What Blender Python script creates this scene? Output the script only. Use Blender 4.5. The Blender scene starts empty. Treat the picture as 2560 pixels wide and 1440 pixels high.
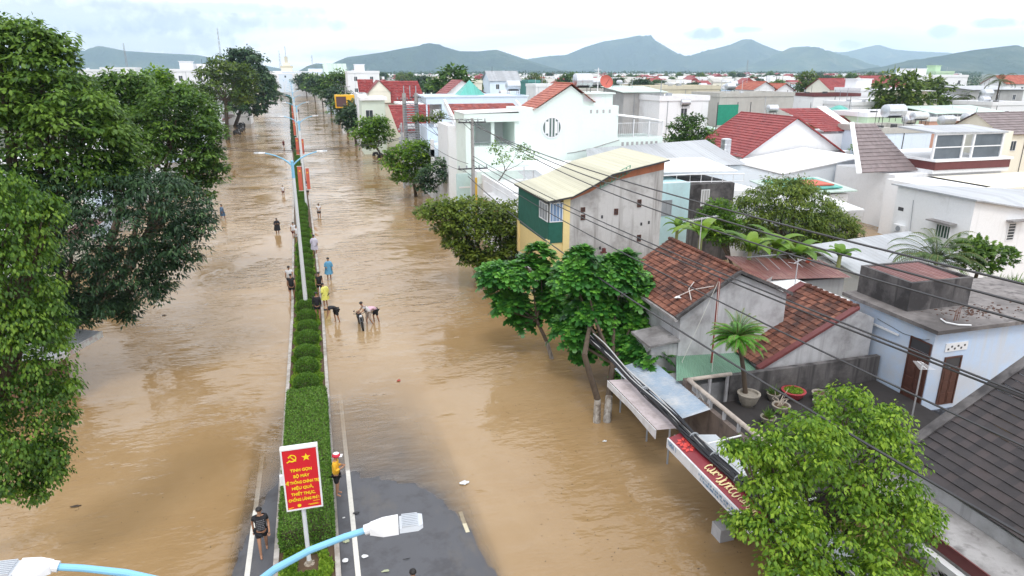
import bpy, bmesh, math, random
import numpy as np
from mathutils import Vector, Matrix
R = math.radians
random.seed(7); RN = np.random.RandomState(11)
SC = bpy.context.scene
COL = SC.collection

# ------------------------------------------------------------------ camera
FPX = 1700.0                      # focal length in pixels of a 2560 px wide picture
CAMH = 14.0
PITCH = math.atan((720-178)/FPX)
def _cd(u, v):
    a = (u-1280)/FPX; b = (720-v)/FPX
    cp, sp = math.cos(PITCH), math.sin(PITCH)
    return (a, cp+b*sp, -sp+b*cp)
_d = _cd(770, 178); YAW = math.atan2(_d[0], _d[1])
def ray(u, v):
    x, y, z = _cd(u, v); c, s = math.cos(YAW), math.sin(YAW)
    return (x*c-y*s, x*s+y*c, z)
def at(u, v, z=None, x=None, y=None):
    """world point seen at (u,v) on the plane z=, x= or y="""
    r = ray(u, v)
    t = (z-CAMH)/r[2] if z is not None else (x/r[0] if x is not None else y/r[1])
    return Vector((r[0]*t, r[1]*t, CAMH+r[2]*t))
cam = bpy.data.objects.new('camera', bpy.data.cameras.new('camera')); COL.objects.link(cam)
cam.data.sensor_width = 36; cam.data.lens = 36*FPX/2560
cam.data.clip_start = 0.3; cam.data.clip_end = 40000
cam.location = (0, 0, CAMH)
cam.rotation_euler = (math.pi/2-PITCH, 0, YAW)
SC.camera = cam

# ------------------------------------------------------------------ sky, sun, exposure
SUN_EL, SUN_AZ = R(58), R(200)      # azimuth measured from +Y clockwise: behind the camera, high
w = bpy.data.worlds.new('World'); SC.world = w; w.use_nodes = True
nt = w.node_tree; N = nt.nodes; L = nt.links
for n in list(N): N.remove(n)
out = N.new('ShaderNodeOutputWorld'); bg = N.new('ShaderNodeBackground')
bg.inputs['Strength'].default_value = 0.12
sky = N.new('ShaderNodeTexSky'); sky.sky_type = 'NISHITA'; sky.sun_disc = False
sky.sun_elevation = SUN_EL; sky.sun_rotation = SUN_AZ
tc = N.new('ShaderNodeTexCoord'); sep = N.new('ShaderNodeSeparateXYZ')
L.new(tc.outputs['Generated'], sep.inputs[0])
def wm(op, a, b):
    m = N.new('ShaderNodeMath'); m.operation = op
    for i, q in enumerate((a, b)):
        if q is None: continue
        if isinstance(q, (int, float)): m.inputs[i].default_value = q
        else: L.new(q, m.inputs[i])
    return m.outputs[0]
den = wm('ADD', wm('MAXIMUM', sep.outputs[2], 0.0), 0.10)
cx = wm('DIVIDE', sep.outputs[0], den); cyy = wm('DIVIDE', sep.outputs[1], den)
comb = N.new('ShaderNodeCombineXYZ'); L.new(cx, comb.inputs[0]); L.new(cyy, comb.inputs[1])
nz = N.new('ShaderNodeTexNoise'); nz.inputs['Scale'].default_value = 0.42; nz.inputs['Detail'].default_value = 7
nz.inputs['Roughness'].default_value = 0.55; nz.inputs['Distortion'].default_value = 0.5
L.new(comb.outputs[0], nz.inputs['Vector'])
ramp = N.new('ShaderNodeValToRGB'); e = ramp.color_ramp.elements
e[0].position = 0.36; e[0].color = (8.9, 9.1, 9.6, 1)
e[1].position = 0.56; e[1].color = (12.2, 12.2, 12.4, 1)
L.new(nz.outputs['Fac'], ramp.inputs[0])
# the cloud deck is thinner (bluer and greyer) to the left of the road, bright white to the right
mx = N.new('ShaderNodeMixRGB'); mx.blend_type = 'MIX'
L.new(sky.outputs[0], mx.inputs[1]); L.new(ramp.outputs[0], mx.inputs[2]); mx.inputs[0].default_value = 0.97
side = N.new('ShaderNodeMapRange'); side.inputs[1].default_value = -0.5; side.inputs[2].default_value = 0.35
side.inputs[3].default_value = 0.80; side.inputs[4].default_value = 1.08
L.new(sep.outputs[0], side.inputs[0])
vs = N.new('ShaderNodeVectorMath'); vs.operation = 'SCALE'
L.new(mx.outputs[0], vs.inputs[0]); L.new(side.outputs[0], vs.inputs['Scale'])
# slate patches painted in the sky: peaks through cloud gaps right, grey cloud left
cur = vs.outputs[0]
nz2 = N.new('ShaderNodeTexNoise'); nz2.inputs['Scale'].default_value = 60; nz2.inputs['Detail'].default_value = 4; L.new(tc.outputs['Generated'], nz2.inputs['Vector'])
for (pu, pv_, hw, hh, dk) in ((1768, 84, 42, 13, .8), (1865, 74, 36, 7, .55), (2485, 58, 48, 9, .65), (2362, 80, 26, 13, .6), (2120, 112, 26, 8, .35), (700, 52, 110, 16, .42), (845, 62, 22, 12, .5), (300, 105, 240, 30, .55), (120, 40, 300, 34, .55), (480, 60, 160, 22, .5), (60, 140, 140, 22, .5), (900, 140, 120, 14, .35), (520, 20, 260, 12, .4)):
    d0 = Vector(ray(pu, pv_)).normalized(); rt = Vector((d0.y, -d0.x, 0)).normalized(); up_ = rt.cross(d0)
    sb = N.new('ShaderNodeVectorMath'); sb.operation = 'SUBTRACT'; L.new(tc.outputs['Generated'], sb.inputs[0]); sb.inputs[1].default_value = d0
    def dt(v_, k_):
        q_ = N.new('ShaderNodeVectorMath'); q_.operation = 'DOT_PRODUCT'; L.new(sb.outputs[0], q_.inputs[0]); q_.inputs[1].default_value = v_*(FPX/k_); return q_.outputs['Value']
    aa, bb_ = dt(rt, hw), dt(up_, hh)
    rr_ = wm('ADD', wm('MULTIPLY', aa, aa), wm('MULTIPLY', bb_, bb_)); rr_ = wm('ADD', wm('MULTIPLY', rr_, 0.75), wm('MULTIPLY', wm('SUBTRACT', nz2.outputs['Fac'], 0.5), 2.2))
    mr_ = N.new('ShaderNodeMapRange'); mr_.inputs[1].default_value = 1.0; mr_.inputs[2].default_value = 0.25; mr_.inputs[3].default_value = 0; mr_.inputs[4].default_value = dk; L.new(rr_, mr_.inputs[0])
    mm_ = N.new('ShaderNodeMixRGB'); L.new(mr_.outputs[0], mm_.inputs[0]); L.new(cur, mm_.inputs[1]); mm_.inputs[2].default_value = (3.9, 4.3, 5.2, 1); cur = mm_.outputs[0]
L.new(cur, bg.inputs[0]); L.new(bg.outputs[0], out.inputs[0])
sun = bpy.data.objects.new('sun', bpy.data.lights.new('sun', 'SUN')); COL.objects.link(sun)
sun.data.energy = 1.0; sun.data.angle = R(14); sun.data.color = (1.0, 0.96, 0.9)
sd = Vector((math.sin(SUN_AZ)*math.cos(SUN_EL), math.cos(SUN_AZ)*math.cos(SUN_EL), math.sin(SUN_EL)))
sun.rotation_euler = (-sd).to_track_quat('-Z', 'Y').to_euler()
SC.view_settings.view_transform = 'Standard'; SC.view_settings.look = 'None'
SC.view_settings.exposure = 0.48; SC.view_settings.gamma = 1.0
SC.cycles.max_bounces = 6; SC.cycles.transparent_max_bounces = 12
SC.cycles.volume_bounces = 2; SC.cycles.caustics_reflective = False; SC.cycles.caustics_refractive = False

# ------------------------------------------------------------------ materials
MATS = {}
def _new(name):
    m = bpy.data.materials.new(name); m.use_nodes = True
    return m, m.node_tree, m.node_tree.nodes['Principled BSDF']
def _noise(t, scale, detail=4, vec=None, rough=0.55):
    n = t.nodes.new('ShaderNodeTexNoise'); n.inputs['Scale'].default_value = scale
    n.inputs['Detail'].default_value = detail; n.inputs['Roughness'].default_value = rough
    if vec is not None: t.links.new(vec, n.inputs['Vector'])
    return n.outputs['Fac']
def _ramp(t, fac, stops):
    r = t.nodes.new('ShaderNodeValToRGB'); el = r.color_ramp.elements
    while len(el) < len(stops): el.new(0.5)
    for e_, (p, c) in zip(el, stops):
        e_.position = p; e_.color = (c[0], c[1], c[2], 1) if hasattr(c, '__len__') else (c, c, c, 1)
    t.links.new(fac, r.inputs[0]); return r.outputs[0]
def _mix(t, fac, a, b, mode='MIX'):
    m = t.nodes.new('ShaderNodeMixRGB'); m.blend_type = mode
    for i, q in ((0, fac), (1, a), (2, b)):
        if isinstance(q, (int, float)): m.inputs[i].default_value = q
        elif isinstance(q, tuple): m.inputs[i].default_value = (*q[:3], 1)
        else: t.links.new(q, m.inputs[i])
    return m.outputs[0]
def _bump(t, p, h, strength, dist=0.02):
    b = t.nodes.new('ShaderNodeBump'); b.inputs['Strength'].default_value = strength
    b.inputs['Distance'].default_value = dist
    t.links.new(h, b.inputs['Height']); t.links.new(b.outputs[0], p.inputs['Normal'])
def _obj(t, scale=(1, 1, 1), geo=False):
    c = t.nodes.new('ShaderNodeTexCoord'); m = t.nodes.new('ShaderNodeMapping')
    m.inputs['Scale'].default_value = scale
    if geo:
        g = t.nodes.new('ShaderNodeNewGeometry'); t.links.new(g.outputs['Position'], m.inputs[0])
    else: t.links.new(c.outputs['Object'], m.inputs[0])
    return m.outputs[0]
def _attr(t, name='rnd'):
    a = t.nodes.new('ShaderNodeAttribute'); a.attribute_name = name
    return a.outputs['Fac']

def plain(name, col, rough=0.6, metal=0.0, vary=0.12, scale=3.0, spec=0.4):
    """painted / plastic / metal surface with slight mottling"""
    if name in MATS: return MATS[name]
    m, t, p = _new(name)
    v = _noise(t, scale, 5, _obj(t))
    c = _mix(t, v, tuple(x*(1-vary) for x in col), tuple(min(1, x*(1+vary)) for x in col))
    t.links.new(c, p.inputs['Base Color'])
    p.inputs['Roughness'].default_value = rough; p.inputs['Metallic'].default_value = metal
    p.inputs['Specular IOR Level'].default_value = spec
    MATS[name] = m; return m
def plaster(name, col, grime=0.25, grimecol=(0.12, 0.11, 0.10), streak=True, scale=0.5, thr=0.52, bump=0.15):
    """painted wall plaster with weather stains: blotches and rain streaks"""
    if name in MATS: return MATS[name]
    m, t, p = _new(name)
    pos = _obj(t, geo=True)
    blot = _ramp(t, _noise(t, scale, 9, pos, 0.65), [(thr-0.06, 0.0), (thr+0.16, 1.0)])
    st = _ramp(t, _noise(t, 1.0, 7, _obj(t, (2.6, 2.6, 0.16), geo=True), 0.6), [(thr-0.02, 0.0), (thr+0.2, 1.0)])
    fine = _noise(t, 6.0, 5, pos)
    g = t.nodes.new('ShaderNodeMath'); g.operation = 'MAXIMUM'; t.links.new(blot, g.inputs[0]); t.links.new(st, g.inputs[1])
    g2 = t.nodes.new('ShaderNodeMath'); g2.operation = 'MULTIPLY'; t.links.new(g.outputs[0] if streak else blot, g2.inputs[0]); g2.inputs[1].default_value = grime
    base = _mix(t, fine, tuple(x*0.93 for x in col), tuple(min(1, x*1.05) for x in col))
    c = _mix(t, g2.outputs[0], base, grimecol)
    t.links.new(c, p.inputs['Base Color']); p.inputs['Roughness'].default_value = 0.85
    p.inputs['Specular IOR Level'].default_value = 0.25
    if bump: _bump(t, p, fine, bump, 0.01)
    MATS[name] = m; return m
def tilemat(name, cols, moss=0.0, rough=0.75, mosscol=(0.05, 0.045, 0.04), spread=(0.0, 0.5, 1.0)):
    """roof tiles: each tile has its own tone through the mesh attribute 'rnd'"""
    if name in MATS: return MATS[name]
    m, t, p = _new(name)
    c = _ramp(t, _attr(t), [(s, q) for s, q in zip(spread, cols)])
    pos = _obj(t, geo=True)
    if moss > 0:
        k = _ramp(t, _noise(t, 0.7, 8, pos, 0.68), [(0.47, 0.0), (0.68, moss)])
        c = _mix(t, k, c, mosscol)
    f = _noise(t, 14, 4, pos)
    c = _mix(t, 0.25, c, _mix(t, f, (0.2, 0.2, 0.2), (1, 1, 1)), 'MULTIPLY')
    t.links.new(c, p.inputs['Base Color']); p.inputs['Roughness'].default_value = rough
    p.inputs['Specular IOR Level'].default_value = 0.3
    _bump(t, p, f, 0.3, 0.01)
    MATS[name] = m; return m
def sheetmat(name, col, rust=0.3, rustcol=(0.16, 0.09, 0.06), rough=0.5, metal=0.0, thr=0.5):
    if name in MATS: return MATS[name]
    m, t, p = _new(name); pos = _obj(t, geo=True)
    k = _ramp(t, _noise(t, 0.9, 8, pos, 0.7), [(thr, 0.0), (thr+0.2, rust)])
    c = _mix(t, _noise(t, 0.3, 3, pos), tuple(x*0.9 for x in col), tuple(min(1, x*1.06) for x in col))
    c = _mix(t, k, c, rustcol)
    wv = t.nodes.new('ShaderNodeTexWave'); wv.inputs['Scale'].default_value = 0.9; wv.bands_direction = 'X'; t.links.new(pos, wv.inputs['Vector'])
    lap = _ramp(t, _noise(t, 1.0, 2, _obj(t, (.9, .02, .02), geo=True)), [(.44, .84), (.56, 1.0)])
    c = _mix(t, 1.0, c, lap, 'MULTIPLY'); _bump(t, p, wv.outputs['Fac'], .5, .03)
    t.links.new(c, p.inputs['Base Color']); p.inputs['Roughness'].default_value = rough; p.inputs['Metallic'].default_value = metal
    MATS[name] = m; return m
def leafmat(name, c0, c1, c2, trans=0.35, rough=0.45):
    """c0 old dark leaves, c1 usual, c2 fresh leaves"""
    if name in MATS: return MATS[name]
    m, t, p = _new(name)
    c = _ramp(t, _attr(t), [(0.0, c0), (0.5, c1), (1.0, c2)])
    t.links.new(c, p.inputs['Base Color']); p.inputs['Roughness'].default_value = rough
    p.inputs['Specular IOR Level'].default_value = 0.3
    tr = t.nodes.new('ShaderNodeBsdfTranslucent')
    cc = _mix(t, 0.5, c, (1.0, 1.0, 0.25), 'MULTIPLY'); t.links.new(c, tr.inputs[0])
    ms = t.nodes.new('ShaderNodeMixShader'); ms.inputs[0].default_value = trans
    t.links.new(p.outputs[0], ms.inputs[1]); t.links.new(tr.outputs[0], ms.inputs[2])
    t.links.new(ms.outputs[0], t.nodes['Material Output'].inputs[0])
    MATS[name] = m; return m
def glassmat(name, col=(0.03, 0.04, 0.05), rough=0.1):
    if name in MATS: return MATS[name]
    m, t, p = _new(name)
    c = _mix(t, _noise(t, 0.8, 3, _obj(t, geo=True)), tuple(x*0.6 for x in col), tuple(x*1.6 for x in col))
    t.links.new(c, p.inputs['Base Color']); p.inputs['Roughness'].default_value = rough
    MATS[name] = m; return m

# ------------------------------------------------------------------ objects
ORG = {}
def thing(name, label, cat, loc=(0, 0, 0), group=None):
    o = bpy.data.objects.new(name, None); COL.objects.link(o); o.empty_display_size = 0.2
    o.location = loc; ORG[o.name] = Vector(loc); tag(o, label, cat, group)
    return o
def tag(o, label=None, cat=None, group=None, kind=None):
    if label: o['label'] = label
    if cat: o['category'] = cat
    if group: o['group'] = group
    if kind: o['kind'] = kind
    return o
def dup(root, loc, label=None, rotz=None, scale=None, group=None):
    def cp(o, parent):
        c = o.copy(); COL.objects.link(c); c.parent = parent
        if parent is not None: c.matrix_parent_inverse = o.matrix_parent_inverse
        for ch in KIDS.get(o.name, []): cp(ch, c)
        return c
    r = cp(root, None); r.location = loc
    if rotz is not None: r.rotation_euler = (0, 0, rotz)
    if scale is not None: r.scale = scale if hasattr(scale, '__len__') else (scale,)*3
    if label: r['label'] = label
    if group: r['group'] = group
    return r
KIDS = {}
def link(name, me, parent=None, org=None):
    o = bpy.data.objects.new(name, me); COL.objects.link(o)
    if parent is not None:
        o.parent = parent; ORG[o.name] = ORG[parent.name]; KIDS.setdefault(parent.name, []).append(o)
    elif org is not None: o.location = org; ORG[o.name] = Vector(org)
    else: ORG[o.name] = Vector((0, 0, 0))
    return o

class MB:
    """collects shapes given in world coordinates; build() links them as ONE mesh object"""
    def __init__(s): s.v = []; s.f = []; s.m = []; s.r = []; s.mi = 0; s.rv = 0.5; s.T = None
    def add(s, vs, fs, smooth=False):
        b = len(s.v)
        if s.T is not None: vs = [tuple(s.T @ Vector(q)) for q in vs]
        s.v += [tuple(q) for q in vs]
        s.f += [tuple(i+b for i in f) for f in fs]; s.m += [s.mi]*len(fs); s.r += [s.rv]*len(fs)
        return s
    def box(s, x0, x1, y0, y1, z0, z1):
        vs = [(x, y, z) for z in (z0, z1) for y in (y0, y1) for x in (x0, x1)]
        return s.add(vs, [(0, 2, 3, 1), (4, 5, 7, 6), (0, 1, 5, 4), (2, 6, 7, 3), (0, 4, 6, 2), (1, 3, 7, 5)])
    def quad(s, *p): return s.add(p, [tuple(range(len(p)))])
    def slab(s, pts, dz):
        """polygon pts (ccw from above, any z each) thickened downwards by dz"""
        n = len(pts); vs = list(pts)+[(p[0], p[1], p[2]-dz) for p in pts]
        return s.add(vs, [tuple(range(n)), tuple(range(2*n-1, n-1, -1))]+[(i, i+n, (i+1) % n+n, (i+1) % n) for i in range(n)])
    def extr(s, pts, d):
        """polygon extruded along vector d"""
        n = len(pts); d = Vector(d); vs = [Vector(p) for p in pts]+[Vector(p)+d for p in pts]
        return s.add(vs, [tuple(range(n-1, -1, -1)), tuple(range(n, 2*n))]+[(i, (i+1) % n, (i+1) % n+n, i+n) for i in range(n)])
    def tube(s, pts, rad, n=8, caps=True):
        pts = [Vector(p) for p in pts]
        if not hasattr(rad, '__len__'): rad = [rad]*len(pts)
        vs = []; fs = []; ref = None
        for i, p in enumerate(pts):
            d = (pts[min(i+1, len(pts)-1)]-pts[max(i-1, 0)]).normalized()
            if ref is None: ref = Vector((0, 0, 1)) if abs(d.z) < 0.9 else Vector((1, 0, 0))
            a = (ref-d*ref.dot(d)).normalized(); ref = a; b = d.cross(a)
            for k in range(n):
                t = 2*math.pi*k/n; vs.append(p+(a*math.cos(t)+b*math.sin(t))*rad[i])
        for i in range(len(pts)-1):
            for k in range(n):
                fs.append((i*n+k, i*n+(k+1) % n, (i+1)*n+(k+1) % n, (i+1)*n+k))
        if caps: fs += [tuple(range(n-1, -1, -1)), tuple(range((len(pts)-1)*n, len(pts)*n))]
        return s.add(vs, fs)
    def lathe(s, c, prof, n=14, axis='z'):
        """prof = [(r,h)...] around axis at c"""
        vs = []; fs = []
        for r, h in prof:
            for k in range(n):
                t = 2*math.pi*k/n; a, b = r*math.cos(t), r*math.sin(t)
                vs.append((c[0]+a, c[1]+b, c[2]+h) if axis == 'z' else ((c[0]+h, c[1]+a, c[2]+b) if axis == 'x' else (c[0]+a, c[1]+h, c[2]+b)))
        for i in range(len(prof)-1):
            for k in range(n): fs.append((i*n+k, i*n+(k+1) % n, (i+1)*n+(k+1) % n, (i+1)*n+k))
        fs += [tuple(range(n-1, -1, -1)), tuple(range((len(prof)-1)*n, len(prof)*n))]
        return s.add(vs, fs)
    def ball(s, c, r, n=12, k=8, top=math.pi/2, bot=-math.pi/2):
        r = r if hasattr(r, '__len__') else (r, r, r)
        vs = []; fs = []
        for i in range(k+1):
            a = bot+(top-bot)*i/k
            for j in range(n):
                t = 2*math.pi*j/n
                vs.append((c[0]+r[0]*math.cos(a)*math.cos(t), c[1]+r[1]*math.cos(a)*math.sin(t), c[2]+r[2]*math.sin(a)))
        for i in range(k):
            for j in range(n): fs.append((i*n+j, i*n+(j+1) % n, (i+1)*n+(j+1) % n, (i+1)*n+j))
        return s.add(vs, fs)
    def roofsheet(s, el, er, rr, rl, rows=10, cols=8, step=0.04, amp=0.0, per=1, tilernd=True):
        """roof slope: eave left/right, ridge right/left. rows of tiles stepped like real
        courses (step) and arched across (amp); per = profile points per column"""
        el, er, rr, rl = map(Vector, (el, er, rr, rl))
        n = (er-el).cross(rl-el).normalized()
        if n.z < 0: n = -n
        nu = cols*per
        for r in range(rows):
            v0, v1 = r/rows, (r+1)/rows
            vs = []
            for (v, lift) in ((v0, 0.0 if r else -step), (v0, step), (v1, 0.0)):
                for i in range(nu+1):
                    u = i/nu; a = el.lerp(er, u); b = rl.lerp(rr, u)
                    ph = (i % per)/per if per > 1 else 0
                    h = amp*math.sin(math.pi*ph)**0.8 if per > 1 else 0
                    if i % per == 0: jit = random.uniform(-.22, .22)*step
                    vs.append(a.lerp(b, v)+n*(lift+h+jit))
            b0 = len(s.v); s.v += [tuple(q) for q in vs]
            W = nu+1
            for k in range(2):
                for i in range(nu):
                    s.f.append((b0+k*W+i, b0+k*W+i+1, b0+(k+1)*W+i+1, b0+(k+1)*W+i))
                    s.m.append(s.mi)
            rr_ = [random.random() for _ in range(cols)] if tilernd else [random.random()]*cols
            for k in range(2):
                for i in range(nu): s.r.append(rr_[i//per])
        return s
    def build(s, name, mats, parent=None, org=None, smooth=False, label=None):
        if not isinstance(mats, (list, tuple)): mats = [mats]
        o3 = ORG[parent.name] if parent is not None else Vector(org if org is not None else (0, 0, 0))
        me = bpy.data.meshes.new(name)
        co = np.array(s.v, dtype=np.float64)-np.array(o3)
        me.from_pydata(co.tolist(), [], s.f)
        for m in mats: me.materials.append(m)
        if len(mats) > 1: me.polygons.foreach_set('material_index', s.m)
        at_ = me.attributes.new('rnd', 'FLOAT', 'FACE'); at_.data.foreach_set('value', s.r)
        if smooth: me.polygons.foreach_set('use_smooth', [True]*len(s.f))
        me.update()
        o = link(name, me, parent, None if parent is not None else o3)
        if label: o['label'] = label
        return o

def npmesh(name, V, F, mat, rnd=None, parent=None, org=None, k=4, smooth=False):
    """fast mesh from numpy arrays; F has k corners per face"""
    o3 = ORG[parent.name] if parent is not None else Vector(org if org is not None else (0, 0, 0))
    me = bpy.data.meshes.new(name)
    V = (np.asarray(V)-np.array(o3)).astype(np.float32)
    nf = len(F); F = np.asarray(F, dtype=np.int32)
    me.vertices.add(len(V)); me.vertices.foreach_set('co', V.ravel())
    me.loops.add(nf*k); me.loops.foreach_set('vertex_index', F.ravel())
    me.polygons.add(nf); me.polygons.foreach_set('loop_start', np.arange(0, nf*k, k, dtype=np.int32))
    me.polygons.foreach_set('loop_total', np.full(nf, k, dtype=np.int32))
    me.materials.append(mat)
    if rnd is not None:
        a = me.attributes.new('rnd', 'FLOAT', 'FACE'); a.data.foreach_set('value', np.asarray(rnd, dtype=np.float32))
    if smooth: me.polygons.foreach_set('use_smooth', np.ones(nf, dtype=bool))
    me.update(calc_edges=True); me.validate()
    return link(name, me, parent, None if parent is not None else o3)
# ------------------------------------------------------------------ road line (the boulevard bends left in the distance)
_cy = [-60, 40, 60, 81, 116, 134, 181, 277, 374, 415, 459, 620, 900]
_cx = [-1.24, -1.24, -1.55, -1.97, -2.7, -3.25, -4.5, -6.9, -9.3, -11.6, -17, -32, -60]
def cxr(y): return float(np.interp(y, _cy, _cx))
def smooth01(a, b, v):
    t = np.clip((v-a)/(b-a), 0, 1); return t*t*(3-2*t)
# ---------------- terrain: one sheet; the carriageways lie just under the flood, dry only at the hump
_rx = [-0.4, 0.29, 1.67, 3.13, 3.86, 4.1, 4.6, 20]; _ry = [22.1, 21.88, 21.49, 20.76, 18.78, 15.88, 5, -60]
_lx = [-30, -3.9, -3.35, -3.24, -2.86, -2.19, -1.5]; _ly = [-60, 5, 17.92, 19.16, 20.48, 22.67, 23.5]
def ground_z(X, Y):
    X = np.asarray(X, float); Y = np.asarray(Y, float)
    c = np.interp(Y, _cy, _cx); d = X-c
    # distance beyond the dry edge
    yr = np.interp(X, _rx, _ry); yl = np.interp(X, _lx, _ly)
    right = X > -1.3
    e = np.where(right, (Y-yr), (Y-yl))
    e = np.clip(e, -12, 300)
    slope = np.where(right, 0.011, 0.02)
    near = -slope*e
    near = np.where(e > 6, -slope*6-(e-6)*0.035, near)
    far = -0.42
    z = np.maximum(near, far)
    z = np.where(e < 0, np.minimum(0.012-0.02*e, 0.12), z)
    side = np.clip(np.abs(d)-5.2, 0, None)
    z = np.where(e > -1, z-0.03*np.clip(np.abs(d)-3.5, 0, 4), z)
    z = np.maximum(z, -0.45)
    z = z+np.where((Y < 60) & (Y > 8), .004*np.sin(X*2.1+Y*.9)+.003*np.sin(X*4.7-Y*2.3+1)+.003*np.sin(Y*5.1+X*1.3), 0)
    # blocks of the town stand a little above the water beyond the pavements
    land = smooth01(14.0, 20.0, np.abs(d))*smooth01(60, 110, Y)
    z = z*(1-land)+0.25*land
    return z
def grid(xs, ys, zf):
    X, Y = np.meshgrid(xs, ys); Z = zf(X, Y)
    V = np.stack([X.ravel(), Y.ravel(), Z.ravel()], 1)
    nx, ny = len(xs), len(ys)
    i = np.arange(ny-1)[:, None]*nx+np.arange(nx-1)[None, :]
    F = np.stack([i, i+1, i+nx+1, i+nx], -1).reshape(-1, 4)
    return V, F, Z
# ---- asphalt
def asphalt():
    m, t, p = _new('asphalt'); pos = _obj(t, geo=True)
    f = _noise(t, 60, 3, pos); b = _noise(t, 0.5, 6, pos)
    c = _mix(t, b, (0.060, 0.062, 0.072), (0.082, 0.084, 0.096)); c = _mix(t, f, c, (0.12, 0.12, 0.13)); 
    c = _mix(t, 0.35, _mix(t, b, (0.058, 0.060, 0.070), (0.088, 0.090, 0.102)), c)
    wet = _ramp(t, _noise(t, 0.9, 7, pos, .7), [(.5, 0), (.62, .55)]); c = _mix(t, wet, c, (0.042, 0.040, 0.044))
    sil = _ramp(t, _noise(t, 0.35, 8, _obj(t, (1, .4, 1), geo=True), .7), [(.54, 0), (.72, .5)]); c = _mix(t, sil, c, (0.17, 0.14, 0.10))
    t.links.new(c, p.inputs['Base Color']); p.inputs['Roughness'].default_value = 0.62
    _bump(t, p, f, 0.4, 0.005); return m
M_ASPH = asphalt()
xs = np.concatenate([np.array([-9000, -3000, -1000, -300, -120, -60, -34]), np.linspace(-20, 20, 121), np.array([34, 60, 120, 300, 1000, 3000, 9000])])
ys = np.concatenate([np.array([-600, -200, -60, -10, 2]), np.linspace(8, 60, 157), np.linspace(64, 300, 60), np.array([330, 370, 410, 450, 500, 560, 620, 700, 900, 1500, 3000, 6000, 12000])])
V, F, Z = grid(xs, ys, ground_z)
def land():
    m, t, p = _new('land'); pos = _obj(t, geo=True)
    g = _ramp(t, _noise(t, 0.02, 8, pos), [(0.4, (0.05, 0.075, 0.03)), (0.62, (0.12, 0.12, 0.09))])
    t.links.new(g, p.inputs['Base Color']); p.inputs['Roughness'].default_value = 0.9; return m
M_LAND = land()
g = npmesh('ground', V, F, M_ASPH); tag(g, kind='structure')
g.data.materials.append(M_LAND)
cen = V[F].mean(1); dd = np.abs(cen[:, 0]-np.interp(cen[:, 1], _cy, _cx))
g.data.polygons.foreach_set('material_index', ((dd > 11.5) & (cen[:, 1] > 55)).astype(np.int32)); g.data.update()

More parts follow.
